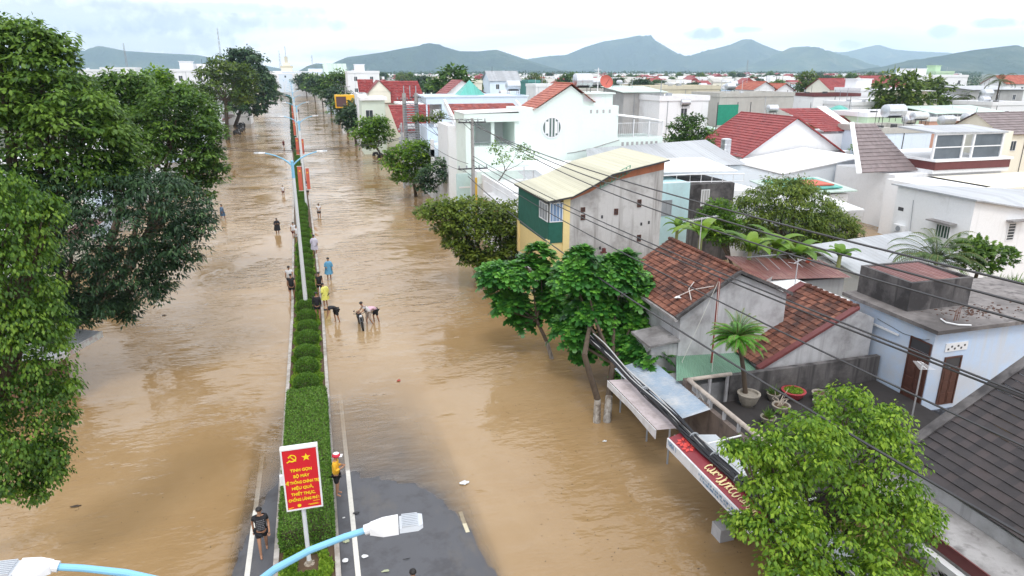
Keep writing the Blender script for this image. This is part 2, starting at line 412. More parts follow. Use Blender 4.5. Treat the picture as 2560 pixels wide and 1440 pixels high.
# ---- the flood: turbid brown water, its opacity follows the depth over the bed
def water_mat():
    m, t, p = _new('flood_water'); pos = _obj(t, geo=True)
    dep = _attr(t, 'depth')
    # turbidity: opacity = 1-exp(-depth*k)
    mm = t.nodes.new('ShaderNodeMath'); mm.operation = 'MULTIPLY'; t.links.new(dep, mm.inputs[0]); mm.inputs[1].default_value = -12.0
    ex = t.nodes.new('ShaderNodeMath'); ex.operation = 'EXPONENT'; t.links.new(mm.outputs[0], ex.inputs[0])
    e8 = t.nodes.new('ShaderNodeMath'); e8.operation = 'MULTIPLY'; t.links.new(ex.outputs[0], e8.inputs[0]); e8.inputs[1].default_value = 0.90
    al = t.nodes.new('ShaderNodeMath'); al.operation = 'SUBTRACT'; al.inputs[0].default_value = 1.0; t.links.new(e8.outputs[0], al.inputs[1])
    silt = _noise(t, 0.075, 8, _obj(t, (1.0, 0.55, 1), geo=True), 0.6)
    c = _ramp(t, silt, [(0.34, (0.255, 0.160, 0.072)), (0.5, (0.315, 0.207, 0.102)), (0.66, (0.385, 0.272, 0.155))])
    # diffuse body of the water
    body = t.nodes.new('ShaderNodeBsdfDiffuse'); t.links.new(c, body.inputs[0])
    tr = t.nodes.new('ShaderNodeBsdfTransparent')
    mb = t.nodes.new('ShaderNodeMixShader'); t.links.new(al.outputs[0], mb.inputs[0])
    t.links.new(tr.outputs[0], mb.inputs[1]); t.links.new(body.outputs[0], mb.inputs[2])
    gl = t.nodes.new('ShaderNodeBsdfGlossy'); gl.inputs['Roughness'].default_value = 0.02
    fr = t.nodes.new('ShaderNodeFresnel'); fr.inputs['IOR'].default_value = 1.50
    ms = t.nodes.new('ShaderNodeMixShader'); t.links.new(fr.outputs[0], ms.inputs[0])
    t.links.new(mb.outputs[0], ms.inputs[1]); t.links.new(gl.outputs[0], ms.inputs[2])
    # ripples: broad current bands, medium and fine wavelets, in patches
    r1 = _noise(t, 1.0, 3, _obj(t, (0.42, 1.1, 1), geo=True)); r0 = _noise(t, 1.0, 2, _obj(t, (0.10, 0.22, 1), geo=True))
    r2 = _noise(t, 1.0, 2, _obj(t, (1.7, 3.6, 1), geo=True), 0.5)
    r3 = _noise(t, 1.0, 3, _obj(t, (7, 14.0, 1), geo=True), 0.6)
    patch = _ramp(t, _noise(t, 0.14, 3, pos), [(0.42, 0.16), (0.60, 1.0)])
    a1 = t.nodes.new('ShaderNodeMath'); a1.operation = 'MULTIPLY_ADD'; t.links.new(r2, a1.inputs[0]); a1.inputs[1].default_value = 0.42; t.links.new(r1, a1.inputs[2])
    a2 = t.nodes.new('ShaderNodeMath'); a2.operation = 'MULTIPLY_ADD'; t.links.new(r3, a2.inputs[0]); a2.inputs[1].default_value = 0.03; t.links.new(a1.outputs[0], a2.inputs[2])
    a3 = t.nodes.new('ShaderNodeMath'); a3.operation = 'MULTIPLY'; t.links.new(a2.outputs[0], a3.inputs[0]); t.links.new(patch, a3.inputs[1])
    b = t.nodes.new('ShaderNodeBump'); b.inputs['Strength'].default_value = 1.0; b.inputs['Distance'].default_value = 0.14
    t.links.new(a3.outputs[0], b.inputs['Height'])
    for n_ in (gl, fr): t.links.new(b.outputs[0], n_.inputs['Normal'])
    b2 = t.nodes.new('ShaderNodeBump'); b2.inputs['Strength'].default_value = 0.6; b2.inputs['Distance'].default_value = 0.035
    t.links.new(a3.outputs[0], b2.inputs['Height']); t.links.new(b2.outputs[0], body.inputs['Normal'])
    t.links.new(ms.outputs[0], t.nodes['Material Output'].inputs[0])
    return m
xs = np.concatenate([np.array([-400, -120, -60, -40]), np.linspace(-28, 28, 225), np.array([40, 60, 120])])
ys = np.concatenate([np.array([-60, -10, 2]), np.linspace(8, 60, 209), np.linspace(64, 300, 60), np.linspace(320, 900, 30)])
V, F, Z = grid(xs, ys, ground_z)
dep = np.clip(-Z, 0, 1).ravel()
V[:, 2] = 0.0
keep = dep[F].max(1) > 0
F = F[keep]
wt = npmesh('flood_water', V, F, water_mat(), smooth=True); tag(wt, kind='structure')
a = wt.data.attributes.new('depth', 'FLOAT', 'POINT'); a.data.foreach_set('value', dep.astype(np.float32))

# ------------------------------------------------------------------ painted lines on the asphalt
def strip(name, xf, w, y0, y1, mat, lift=0.006, dy=0.8):
    n = max(2, int((y1-y0)/dy)); Y = np.linspace(y0, y1, n+1)
    X = np.array([xf(q) for q in Y]); zl = ground_z(X-w/2, Y); zr = ground_z(X+w/2, Y); z = np.maximum(zl, zr)+lift
    V = np.concatenate([np.stack([X-w/2, Y, z], 1), np.stack([X+w/2, Y, z], 1)])
    i = np.arange(n); F = np.stack([i, i+n+1, i+n+2, i+1], 1)
    return tag(npmesh(name, V, F, mat), kind='structure')
M_LINE = plain('road_paint', (0.62, 0.60, 0.55), 0.7, vary=0.2, scale=9)
M_DASH = plain('dash_paint', (0.55, 0.50, 0.36), 0.7, vary=0.25, scale=9)
strip('edge_line', lambda y: cxr(y)+1.42, 0.15, 6, 60, M_LINE)
strip('edge_line', lambda y: cxr(y)-1.68, 0.15, 6, 50, M_LINE)
strip('lane_dash', lambda y: 3.66, 0.13, 17.9, 19.1, M_DASH)
# ------------------------------------------------------------------ median: kerbs, soil, grass
M_KERB = plaster('kerb_concrete', (0.50, 0.47, 0.44), 0.75, (0.20, 0.17, 0.14), scale=1.6, thr=0.46)
M_SOIL = plaster('median_soil', (0.10, 0.065, 0.040), 0.5, (0.05, 0.035, 0.02), streak=False, scale=3)
MEDH = 0.17
def medtop(y): return float(np.interp(y, [0, 24, 30, 45, 70, 120], [0.26, 0.22, 0.17, 0.12, 0.11, 0.12]))
Ymed = np.concatenate([np.arange(2, 60, 1.0), np.arange(60, 300, 4.0), np.arange(300, 700, 12.0)])
for s, nm in ((-1, 'left'), (1, 'right')):
    b = MB()
    for y0, y1 in zip(Ymed[:-1], Ymed[1:]):
        c0, c1 = cxr(y0), cxr(y1); a0, a1 = sorted((s*0.80, s*0.95))
        z0, z1 = medtop(y0), medtop(y1)
        vs = [(c0+a0, y0, -0.5), (c0+a1, y0, -0.5), (c1+a0, y1, -0.5), (c1+a1, y1, -0.5),
              (c0+a0, y0, z0), (c0+a1, y0, z0), (c1+a0, y1, z1), (c1+a1, y1, z1)]
        b.add(vs, [(4, 5, 7, 6), (0, 4, 6, 2), (1, 3, 7, 5)])
    o = b.build('kerb', M_KERB); tag(o, kind='structure')
b = MB()
for y0, y1 in zip(Ymed[:-1], Ymed[1:]):
    c0, c1 = cxr(y0), cxr(y1)
    b.quad((c0-0.80, y0, medtop(y0)-0.05), (c0+0.80, y0, medtop(y0)-0.05), (c1+0.80, y1, medtop(y1)-0.05), (c1-0.80, y1, medtop(y1)-0.05))
tag(b.build('median_soil', M_SOIL), kind='structure')

# ------------------------------------------------------------------ leaf machinery
def leafset(name, C, D, U, size, tmpl, mat, rnd, parent=None, org=None):
    """C centres, D leaf axis, U leaf normal (N,3); size (N,); tmpl=(verts(k,3), faces)"""
    T, FT = tmpl; T = np.asarray(T, float); FT = np.asarray(FT)
    D = D/np.maximum(np.linalg.norm(D, axis=1, keepdims=True), 1e-6)
    S = np.cross(D, U); S /= np.maximum(np.linalg.norm(S, axis=1, keepdims=True), 1e-6)
    Nn = np.cross(S, D)
    V = C[:, None, :]+size[:, None, None]*(T[None, :, 0:1]*S[:, None, :]+T[None, :, 1:2]*D[:, None, :]+T[None, :, 2:3]*Nn[:, None, :])
    k = len(T); n = len(C)
    F = (FT[None]+(np.arange(n)*k)[:, None, None]).reshape(-1, FT.shape[1])
    return npmesh(name, V.reshape(-1, 3), F, mat, np.repeat(rnd, len(FT)), parent, org, k=FT.shape[1])
LEAF = ([(0, 0, 0), (0.30, 0.45, 0.05), (0, 1, -0.08), (-0.30, 0.45, 0.05)], [(0, 1, 2, 3)])
LEAFN = ([(0, 0, 0), (0.17, 0.4, 0.03), (0, 1, -0.10), (-0.17, 0.4, 0.03)], [(0, 1, 2, 3)])
SPRAY = ([(0, 0, 0), (0.42, 0.30, 0.0), (0.12, 0.45, 0.04), (0.34, 0.85, -0.1), (0, 1.05, -0.16), (-0.34, 0.82, -0.1), (-0.12, 0.45, 0.04), (-0.42, 0.33, 0.0)],
         [(0, 1, 2, 6), (2, 3, 4, 6), (4, 5, 6, 6), (0, 6, 7, 7)][:2]+[(6, 4, 5, 4)][:0])
def rv(n, rs=RN):
    v = rs.normal(size=(n, 3)); return v/np.linalg.norm(v, axis=1, keepdims=True)
def puffs(blobs, per_m2, rpuff, rs=RN, low=-0.55):
    """puff centres on the visible shell of a union of ellipsoid blobs [(centre, radii)]"""
    out = []
    for i, (c, r) in enumerate(blobs):
        c = np.array(c, float); r = np.array(r, float)
        n = int(4*math.pi*(np.mean(r)**2)*per_m2)+3
        d = rv(n, rs); d = d[d[:, 2] > low]
        p = c+d*r*(rs.uniform(0.74, 1.02, len(d))[:, None])
        ok = np.ones(len(p), bool)
        for j, (c2, r2) in enumerate(blobs):
            if j == i: continue
            q = (p-np.array(c2))/np.array(r2); ok &= (q**2).sum(1) > 0.62
        out.append(p[ok])
    p = np.concatenate(out); return p, rpuff*rs.uniform(0.65, 1.25, len(p))
def foliage(name, blobs, leaf, per_m2, rpuff, nleaf, mat, parent=None, org=None, tmpl=LEAF, droop=0.5, seed=1, low=-0.55, fill=0.25, bright=0.5, flat=0.7):
    rs = np.random.RandomState(seed)
    P, Rr = puffs(blobs, per_m2, rpuff, rs, low)
    n = len(P)*nleaf
    ci = np.repeat(np.arange(len(P)), nleaf)
    d = rv(n, rs)
    d[:, 2] = np.where(d[:, 2] < -0.2, -d[:, 2]*0.5, d[:, 2])
    rad = Rr[ci]*rs.uniform(0.55, 1.0, n)
    C = P[ci]+d*rad[:, None]*np.array([1, 1, flat])
    D = d+rv(n, rs)*0.55; D[:, 2] -= droop
    U = d*0.6+rv(n, rs)*0.45+np.array([0, 0, 0.9])
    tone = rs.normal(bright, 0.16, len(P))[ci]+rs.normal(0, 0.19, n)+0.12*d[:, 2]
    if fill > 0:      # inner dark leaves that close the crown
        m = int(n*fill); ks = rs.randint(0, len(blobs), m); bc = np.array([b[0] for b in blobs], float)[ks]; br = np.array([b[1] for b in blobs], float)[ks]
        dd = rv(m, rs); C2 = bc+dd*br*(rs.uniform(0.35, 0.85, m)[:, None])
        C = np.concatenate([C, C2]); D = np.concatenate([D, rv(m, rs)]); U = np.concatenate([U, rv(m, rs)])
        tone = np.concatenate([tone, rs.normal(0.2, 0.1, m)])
    sz = leaf*rs.uniform(0.7, 1.25, len(C))
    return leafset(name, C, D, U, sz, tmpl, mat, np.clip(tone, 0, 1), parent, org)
G_GREEN = leafmat('leaf_green', (0.025, 0.062, 0.014), (0.065, 0.145, 0.024), (0.17, 0.29, 0.040))
G_DARK = leafmat('leaf_dark', (0.014, 0.036, 0.018), (0.034, 0.080, 0.034), (0.085, 0.16, 0.055), trans=0.25)
G_WEEP = leafmat('leaf_weeping', (0.026, 0.070, 0.012), (0.075, 0.17, 0.018), (0.20, 0.33, 0.035), trans=0.35)
G_OLIVE = leafmat('leaf_olive', (0.038, 0.075, 0.014), (0.100, 0.165, 0.024), (0.22, 0.29, 0.045))
G_FRESH = leafmat('leaf_fresh', (0.050, 0.12, 0.014), (0.13, 0.26, 0.022), (0.32, 0.48, 0.045), trans=0.42)
G_HEDGE = leafmat('leaf_hedge', (0.030, 0.085, 0.010), (0.080, 0.185, 0.020), (0.16, 0.29, 0.04), trans=0.2)
G_GRASS = leafmat('leaf_grass', (0.060, 0.14, 0.014), (0.17, 0.31, 0.030), (0.30, 0.43, 0.05), trans=0.3)
G_DEEP = leafmat('leaf_deep', (0.016, 0.075, 0.018), (0.045, 0.18, 0.028), (0.19, 0.46, 0.06), trans=0.3, rough=0.32)
BARK = plaster('bark', (0.10, 0.075, 0.055), 0.6, (0.035, 0.025, 0.02), scale=3, bump=0.6)
BARKW = plaster('bark_whitewashed', (0.50, 0.47, 0.43), 0.8, (0.10, 0.07, 0.05), scale=4, thr=0.44, bump=0.6)

# grass on the median (nobody could count the blades)
rs = np.random.RandomState(3)
n = 64000; Y = np.concatenate([rs.uniform(15, 18.5, 12000), 28+37*rs.rand(n-12000)**1.3])
X = np.interp(Y, _cy, _cx)+rs.uniform(-0.74, 0.74, n)
wob = 0.12*np.sin(Y*2.3)+0.1*np.sin(Y*5.1+1)
keep = (np.abs(X-np.interp(Y, _cy, _cx)+0.02) < 0.66+wob*0.5) & ~((np.abs(Y-17.6) < 0.42) & (np.abs(X+1.2) < 0.34))
X, Y = X[keep], Y[keep]; n = len(X)
C = np.stack([X, Y, np.array([medtop(q) for q in Y])-0.05], 1)
D = rv(n, rs)*0.7+np.array([0, 0, 1.0]); 
gr = leafset('grass', C, D, rv(n, rs), rs.uniform(0.08, 0.17, n), LEAF, G_GRASS, np.clip(rs.normal(0.5, 0.2, n)+0.25*np.sin(X*4+Y*1.7), 0, 1), org=(-1.2, 30, 0))
tag(gr, 'short green grass on the soil of the road median', 'grass', kind='stuff')
# the clipped box hedge in front
def hedge_box(name, x0, x1, y0, y1, z0, z1, nl, seed, lab, leaf=0.065, mat=G_HEDGE, group=None, curve=False):
    rs = np.random.RandomState(seed); b = MB()
    b.box(x0+0.06, x1-0.06, y0+0.06, y1-0.06, z0, z1-0.05)
    t = thing(name, lab, 'hedge', ((x0+x1)/2, (y0+y1)/2, z0), group)
    b.build('stem', BARK, t)
    lx, ly, lz = x1-x0, y1-y0, z1-z0
    ar = np.array([lx*ly, lx*lz, lx*lz, ly*lz, ly*lz]); k = rs.choice(5, nl, p=ar/ar.sum())
    q = rs.rand(nl, 3); q[:, 0] = np.where(k == 3, 0, np.where(k == 4, 1, q[:, 0])); q[:, 1] = np.where(k == 1, 0, np.where(k == 2, 1, q[:, 1])); q[:, 2] = np.where(k == 0, 1, q[:, 2])
    nrm = np.array([[0, 0, 1], [0, -1, 0], [0, 1, 0], [-1, 0, 0], [1, 0, 0]], float)[k]
    C = np.array([x0, y0, z0])+q*np.array([lx, ly, lz])+rs.normal(0, 0.018, (nl, 3))
    C[:, 2] += 0.02*np.sin(C[:, 0]*7+C[:, 1]*3)
    D = nrm+rv(nl, rs)*0.9; U = nrm+rv(nl, rs)*0.6
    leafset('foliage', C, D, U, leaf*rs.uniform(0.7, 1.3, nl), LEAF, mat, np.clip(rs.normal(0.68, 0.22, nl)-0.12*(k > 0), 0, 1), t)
    return t
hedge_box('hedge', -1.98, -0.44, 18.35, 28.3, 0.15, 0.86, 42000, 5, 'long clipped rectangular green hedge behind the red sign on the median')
# ball shrubs
def ball_proto(seed):
    rs = np.random.RandomState(seed)
    t = thing('ball_shrub', '', 'shrub', (0, 0, -50))
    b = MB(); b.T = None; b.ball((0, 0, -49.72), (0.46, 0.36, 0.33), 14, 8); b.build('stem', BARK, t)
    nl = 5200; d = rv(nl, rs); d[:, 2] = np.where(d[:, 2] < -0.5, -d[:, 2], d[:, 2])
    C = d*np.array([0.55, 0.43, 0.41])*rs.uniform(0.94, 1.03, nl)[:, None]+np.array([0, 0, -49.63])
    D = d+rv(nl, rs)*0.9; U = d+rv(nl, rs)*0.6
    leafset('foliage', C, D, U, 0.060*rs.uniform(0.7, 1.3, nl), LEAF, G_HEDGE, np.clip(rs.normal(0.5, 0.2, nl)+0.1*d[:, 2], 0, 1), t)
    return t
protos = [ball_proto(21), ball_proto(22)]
yb = 29.7; k = 0
while yb < 128:
    sc = random.uniform(0.93, 1.06)
    lab = {0: 'nearest clipped ball shrub of the median row, right behind the long hedge',
           1: 'second clipped ball shrub of the median row counted from the hedge', 2: 'third clipped ball shrub of the row, counted from the hedge'}.get(k, 'clipped green ball shrub in the median row')
    loc = (cxr(yb)+random.uniform(-0.04, 0.04), yb, medtop(yb)-0.03)
    if k < 2: o = protos[k]; o.location = loc; o['label'] = lab
    else: o = dup(protos[k % 2], loc, lab)
    o.scale = (sc, sc, random.uniform(0.92, 1.08)*sc); o.rotation_euler[2] = random.choice((0, math.pi))+random.uniform(-.2, .2)
    o['group'] = 'clipped ball shrubs along the median'
    yb += 1.87 if yb < 100 else 2.2; k += 1
# farther on the median carries a low continuous hedge
for q, (y0, y1) in enumerate(((131, 200), (203, 290), (293, 400), (403, 455), (458, 620))):
    rs = np.random.RandomState(60+q); nl = 5200
    t = thing('median_hedge', ('low dark hedge strip on the far median, piece %s' % ('just beyond the last ball shrub', 'second one past the ball shrubs', 'before the bend of the road', 'starting the bend to the left', 'farthest, running behind the left trees')[q]), 'hedge', (cxr(y0), y0, 0), 'hedge strips on the far median')
    b = MB()
    Ys = np.linspace(y0, y1, 14)
    for a_, b_ in zip(Ys[:-1], Ys[1:]):
        ca, cb = cxr(a_), cxr(b_); b.slab([(ca-0.6, a_, 0.75), (ca+0.6, a_, 0.75), (cb+0.6, b_, 0.75), (cb-0.6, b_, 0.75)], 0.8)
    b.build('stem', BARK, t)
    Y = rs.uniform(y0, y1, nl); X = np.interp(Y, _cy, _cx)+rs.uniform(-0.7, 0.7, nl); C = np.stack([X, Y, rs.uniform(0.2, 1.0, nl)], 1)
    leafset('foliage', C, rv(nl, rs)+np.array([0, 0, .5]), rv(nl, rs), rs.uniform(0.3, 0.5, nl), LEAF, G_DARK, np.clip(rs.normal(0.4, 0.2, nl), 0, 1), t)
# ------------------------------------------------------------------ street lamps on the median
M_POLE = plain('lamp_pole_paint', (0.62, 0.65, 0.68), 0.45, vary=0.06)
M_BLUE = plain('lamp_arm_blue', (0.22, 0.50, 0.72), 0.35, vary=0.06)
M_HEAD = plain('lamp_head_white', (0.72, 0.73, 0.75), 0.35, vary=0.04)
M_FIN = plain('lamp_fins_grey', (0.50, 0.53, 0.57), 0.4, vary=0.06)
def street_lamp(loc, label, fork=9.02):
    x, y, z = loc; t = thing('street_lamp', label, 'street lamp', loc, 'twin-arm street lamps on the median')
    b = MB(); b.tube([(x, y, z-0.1), (x, y, z+8.1)], [0.13, 0.085], 12); b.box(x-.18, x+.18, y-.18, y+.18, z-0.1, z+0.06)
    b.build('pole', M_POLE, t)
    b = MB(); b.tube([(x, y, z+8.1), (x, y, z+fork)], [0.088, 0.075], 12); b.ball((x, y, z+fork), 0.09, 10, 6); b.build('pole_top', M_BLUE, t)
    for s in (-1, 1):
        pr = [(0.0, fork-0.25), (0.22, fork-0.02), (0.5, fork+0.19), (0.85, fork+0.36), (1.2, fork+0.47), (1.46, fork+0.53)]
        b = MB(); b.tube([(x+s*a, y, z+h) for a, h in pr], [0.046, 0.043, 0.039, 0.035, 0.033, 0.032], 10)
        b.build('arm', M_BLUE, t)
        # head: driver box + finned plate, slightly pitched up
        b = MB(); z0 = z+fork+0.53
        b.tube([(x+s*1.40, y, z0-0.01), (x+s*1.47, y, z0+0.01)], 0.052, 10)
        def pl(a0, w0, a1, w1, h, dz0, dz1, n=1):
            vs = []
            for a, w_, dz in ((a0, w0, dz0), (a1, w1, dz1)):
                vs += [(x+s*a, y-w_, z0+dz), (x+s*a, y+w_, z0+dz), (x+s*a, y+w_*0.86, z0+dz+h), (x+s*a, y-w_*0.86, z0+dz+h)]
            b.add(vs, [(0, 1, 5, 4), (1, 2, 6, 5), (2, 3, 7, 6), (3, 0, 4, 7), (0, 3, 2, 1), (4, 5, 6, 7)])
        pl(1.45, 0.06, 1.58, 0.12, 0.075, -0.035, -0.03); pl(1.58, 0.12, 1.735, 0.125, 0.075, -0.03, -0.02)
        hd = b.build('lamp_head', M_HEAD, t)
        b = MB(); pl(1.745, 0.12, 1.93, 0.13, 0.045, -0.012, 0.0); pl(1.93, 0.13, 1.98, 0.095, 0.04, 0.0, 0.006)
        for i in range(8):
            yy = y-0.100+i*0.028; b.box(min(x+s*1.77, x+s*1.93), max(x+s*1.77, x+s*1.93), yy-0.004, yy+0.004, z0+0.03, z0+0.058)
        b.build('heat_fins', M_FIN, hd)
    return t
lampY = [6.1, 40.9, 75, 109, 143, 178, 214, 250, 286, 322, 358, 394, 440, 490, 545]
lx = {0: -1.16, 1: -1.30, 2: -1.35, 3: -2.1, 4: -3.1}
names = ['nearest twin-arm street lamp whose pale blue arms cross the bottom edge', 'tall twin-arm street lamp rising from the ball shrubs near the walking people',
         'third twin-arm street lamp up the road, red banners behind the second one', 'fourth twin-arm street lamp up the flooded road', 'fifth twin-arm street lamp up the flooded road']
lamps = []
for i, y in enumerate(lampY):
    x = lx.get(i, cxr(y)+0.4)
    lab = names[i] if i < 5 else 'small distant twin-arm street lamp in the line far up the boulevard'
    loc = (x, y, medtop(y)-0.05)
    if i == 0: L0 = street_lamp(loc, lab); lamps.append(L0)
    else: lamps.append(dup(L0, loc, lab))
L0.location.z -= .15; L0.location.x -= .07; L0.rotation_euler[2] = R(-5)
# red banners hung on the lamp poles
M_RED = plain('banner_red', (0.50, 0.11, 0.07), 0.6, vary=0.15, scale=2)
M_GOLD = plain('banner_gold', (0.85, 0.62, 0.05), 0.6)
def banner(x, y, z0, z1, w_, label):
    t = thing('pole_banner', label, 'banner', (x, y, z0), 'red banners on the lamp poles')
    b = MB(); b.box(x-w_/2, x+w_/2, y-.02, y+.02, z0, z1); b.build('cloth', M_RED, t)
    b = MB(); b.tube([(x-w_/2-.05, y, z1+.03), (x+w_/2+.05, y, z1+.03)], .025, 6); b.build('rod', M_POLE, t); b = MB(); b.tube([(x-w_/2-.05, y, z0-.03), (x+w_/2+.05, y, z0-.03)], .025, 6)
    b.build('rod', M_POLE, t)
    b = MB(); s_ = w_*0.3; zc = z1-0.45
    pts = [(x+s_*math.sin(k*math.pi/5)*(1 if k % 2 == 0 else .42), y-.025, zc+s_*math.cos(k*math.pi/5)*(1 if k % 2 == 0 else .42)) for k in range(10)]
    b.extr(pts, (0, -.01, 0)); b.build('star', M_GOLD, t)
ord_ = ['third', 'fourth', 'fifth', 'sixth', 'seventh', 'eighth', 'ninth', 'tenth', 'eleventh']
for i, y in enumerate(lampY[2:7]):
    x = lx.get(i+2, cxr(y)+0.4)
    banner(x-0.38, y-0.1, 2.0, 4.5, 0.42, f'red banner with a gold star on the left of the {ord_[i]} lamp pole')
    if i < 2: banner(x+0.40, y-0.1, 2.1, 4.3, 0.34, f'narrow red banner on the right of the {ord_[i]} lamp pole')

# ------------------------------------------------------------------ text helper
def textmesh(body, size, mat, M, name='lettering', parent=None, extr=0.004, sx=1.0, bold=0.0, align='CENTER'):
    """flat lettering; M maps the text plane (x right, y up) into the world"""
    cu = bpy.data.curves.new('txt', 'FONT'); cu.body = body; cu.size = size; cu.align_x = align; cu.align_y = 'CENTER'
    cu.extrude = extr; cu.offset = bold; cu.resolution_u = 3
    o = bpy.data.objects.new('txt', cu); COL.objects.link(o)
    dg = bpy.context.evaluated_depsgraph_get(); me = bpy.data.meshes.new_from_object(o.evaluated_get(dg))
    bpy.data.objects.remove(o); me.name = name
    org = ORG[parent.name]
    me.transform(Matrix.Translation(-org) @ M @ Matrix.Diagonal((sx, 1, 1, 1)))
    me.materials.clear(); me.materials.append(mat)
    a = me.attributes.new('rnd', 'FLOAT', 'FACE')
    return link(name, me, parent)
def frameM(o, xa, ya):
    xa = Vector(xa).normalized(); ya = Vector(ya).normalized(); za = xa.cross(ya)
    m = Matrix((xa, ya, za)).transposed().to_4x4(); m.translation = Vector(o); return m

# ------------------------------------------------------------------ red propaganda sign on a pole
M_SRED = plain('sign_red', (0.60, 0.02, 0.03), 0.4, vary=0.08, scale=1.5)
M_SYEL = plain('sign_yellow', (0.86, 0.66, 0.02), 0.5, vary=0.05)
M_WHITE = plain('white_frame', (0.74, 0.75, 0.77), 0.4, vary=0.05)
sy = 17.63
t = thing('red_sign', 'red propaganda sign with yellow lettering on a white pole in the grass', 'sign', (-1.17, sy, 0.15))
x0, x1, z0, z1 = -1.62, -0.62, 2.12, 4.10
b = MB(); b.box(x0, x1, sy-.09, sy+.09, z0, z1); fr = b.build('box_frame', M_WHITE, t)
b = MB()
for a0, a1, c0, c1 in ((x0, x1, z0, z0+.045), (x0, x1, z1-.045, z1), (x0, x0+.045, z0+.045, z1-.045), (x1-.045, x1, z0+.045, z1-.045)): b.box(a0, a1, sy-.115, sy-.09, c0, c1)
b.build('rim', M_WHITE, t)
b = MB(); b.box(x0+.045, x1-.045, sy-.1, sy-.09, z0+.045, z1-.045); face = b.build('face', M_SRED, t)
b = MB(); b.box(x0-.09, x0, sy-.05, sy+.05, 2.95, 3.25); b.box(x0+.2, x0+.45, sy-.02, sy+.02, z1, z1+.03); b.build('junction_box', M_WHITE, t)
b = MB(); b.tube([(-1.17, sy, 0.15), (-1.17, sy, 2.12)], 0.062, 12); b.build('pole', M_POLE, t)
b = MB(); b.lathe((-1.17, sy, 0.15), [(0.17, 0), (0.16, .03), (0.08, .05), (0.075, .16)], 10)
for q in range(4):
    a = q*math.pi/2+.4; b.box(-1.17+.13*math.cos(a)-.02, -1.17+.13*math.cos(a)+.02, sy+.13*math.sin(a)-.02, sy+.13*math.sin(a)+.02, .17, .22)
b.build('base_plate', plaster('plate_rusty', (0.4, 0.36, 0.3), 0.7, (0.15, 0.09, 0.05), scale=5), t)
lines = [('TINH GỌN', 3.40, .62), ('BỘ MÁY', 3.205, .58), ('HỆ THỐNG CHÍNH TRỊ', 3.01, .94), ('HIỆU QUẢ,', 2.825, .62), ('THIẾT THỰC,', 2.635, .66), ('CHỐNG LÃNG PHÍ !', 2.45, .84)]
xc = (x0+x1)/2
for s_, zz, wd in lines:
    o = textmesh(s_, 0.118, M_SYEL, frameM((xc, sy-.105, zz), (1, 0, 0), (0, 0, 1)), 'lettering', face, bold=0.0035)
    vx = [v.co.x for v in o.data.vertices]; W = max(vx)-min(vx); k = min(1.0, 0.86/W*wd/0.94*1.08) if W > 0 else 1
    cxm = xc-ORG[o.name].x
    for v in o.data.vertices: v.co.x = cxm+(v.co.x-(max(vx)+min(vx))/2)*k
b = MB()    # star
c = Vector((xc+.17, sy-.105, 3.78)); R1 = .125
b.extr([(c.x+R1*math.sin(k*math.pi/5)*(1 if k % 2 == 0 else .4), c.y, c.z+R1*math.cos(k*math.pi/5)*(1 if k % 2 == 0 else .4)) for k in range(10)], (0, -.006, 0))
b.build('star_emblem', M_SYEL, face)
b = MB()    # hammer and sickle
c = Vector((xc-.2, sy-.105, 3.79))
pts = []; outr, inr = .115, .085
for k in range(15):
    a = R(-150+k*20); pts.append((c.x+outr*math.cos(a), c.y, c.z+outr*math.sin(a)))
for k in range(14, -1, -1):
    a = R(-150+k*20); q = .25+.75*(1-k/14); pts.append((c.x-.012*(k/14)+(outr-.045*min(1, q)*(1-abs(k-5)/16))*math.cos(a), c.y, c.z+(outr-.045*(1-abs(k-5)/16))*math.sin(a)))
for i in range(14):
    b.extr([pts[i], pts[i+1], pts[28-i], pts[29-i]], (0, -.006, 0))
def bar(p, q, w_):
    p, q = Vector(p), Vector(q); d = (q-p).normalized(); n_ = Vector((-d.z, 0, d.x))*w_/2
    b.extr([p-n_, q-n_, q+n_, p+n_], (0, -.008, 0))
bar((c.x-.06, c.y, c.z+.07), (c.x+.10, c.y, c.z-.10), .026); bar((c.x-.10, c.y, c.z+.03), (c.x-.01, c.y, c.z+.11), .04); bar((c.x-.15, c.y, c.z-.115), (c.x-.07, c.y, c.z-.075), .03)
b.build('hammer_and_sickle_emblem', M_SYEL, face)
b = MB(); c = Vector((xc-.14, sy-.105, 2.265))
b.extr([(c.x+.06*math.cos(k*math.pi/12)*(1 if k % 2 == 0 else .72), c.y, c.z+.06*math.sin(k*math.pi/12)*(1 if k % 2 == 0 else .72)) for k in range(24)], (0, -.006, 0))
for p, q in (((xc+.1, 2.26), (xc+.36, 2.275)), ((xc+.14, 2.235), (xc+.4, 2.25)), ((x0+.06, 2.215), (x0+.2, 2.225)), ((xc+.24, 2.35), (xc+.42, 2.36)), ((x0+.06, 2.19), (x0+.16, 2.195))):
    bar((p[0], c.y, p[1]), (q[0], c.y, q[1]), .009)
b.build('flower_and_ribbons', M_SYEL, face)

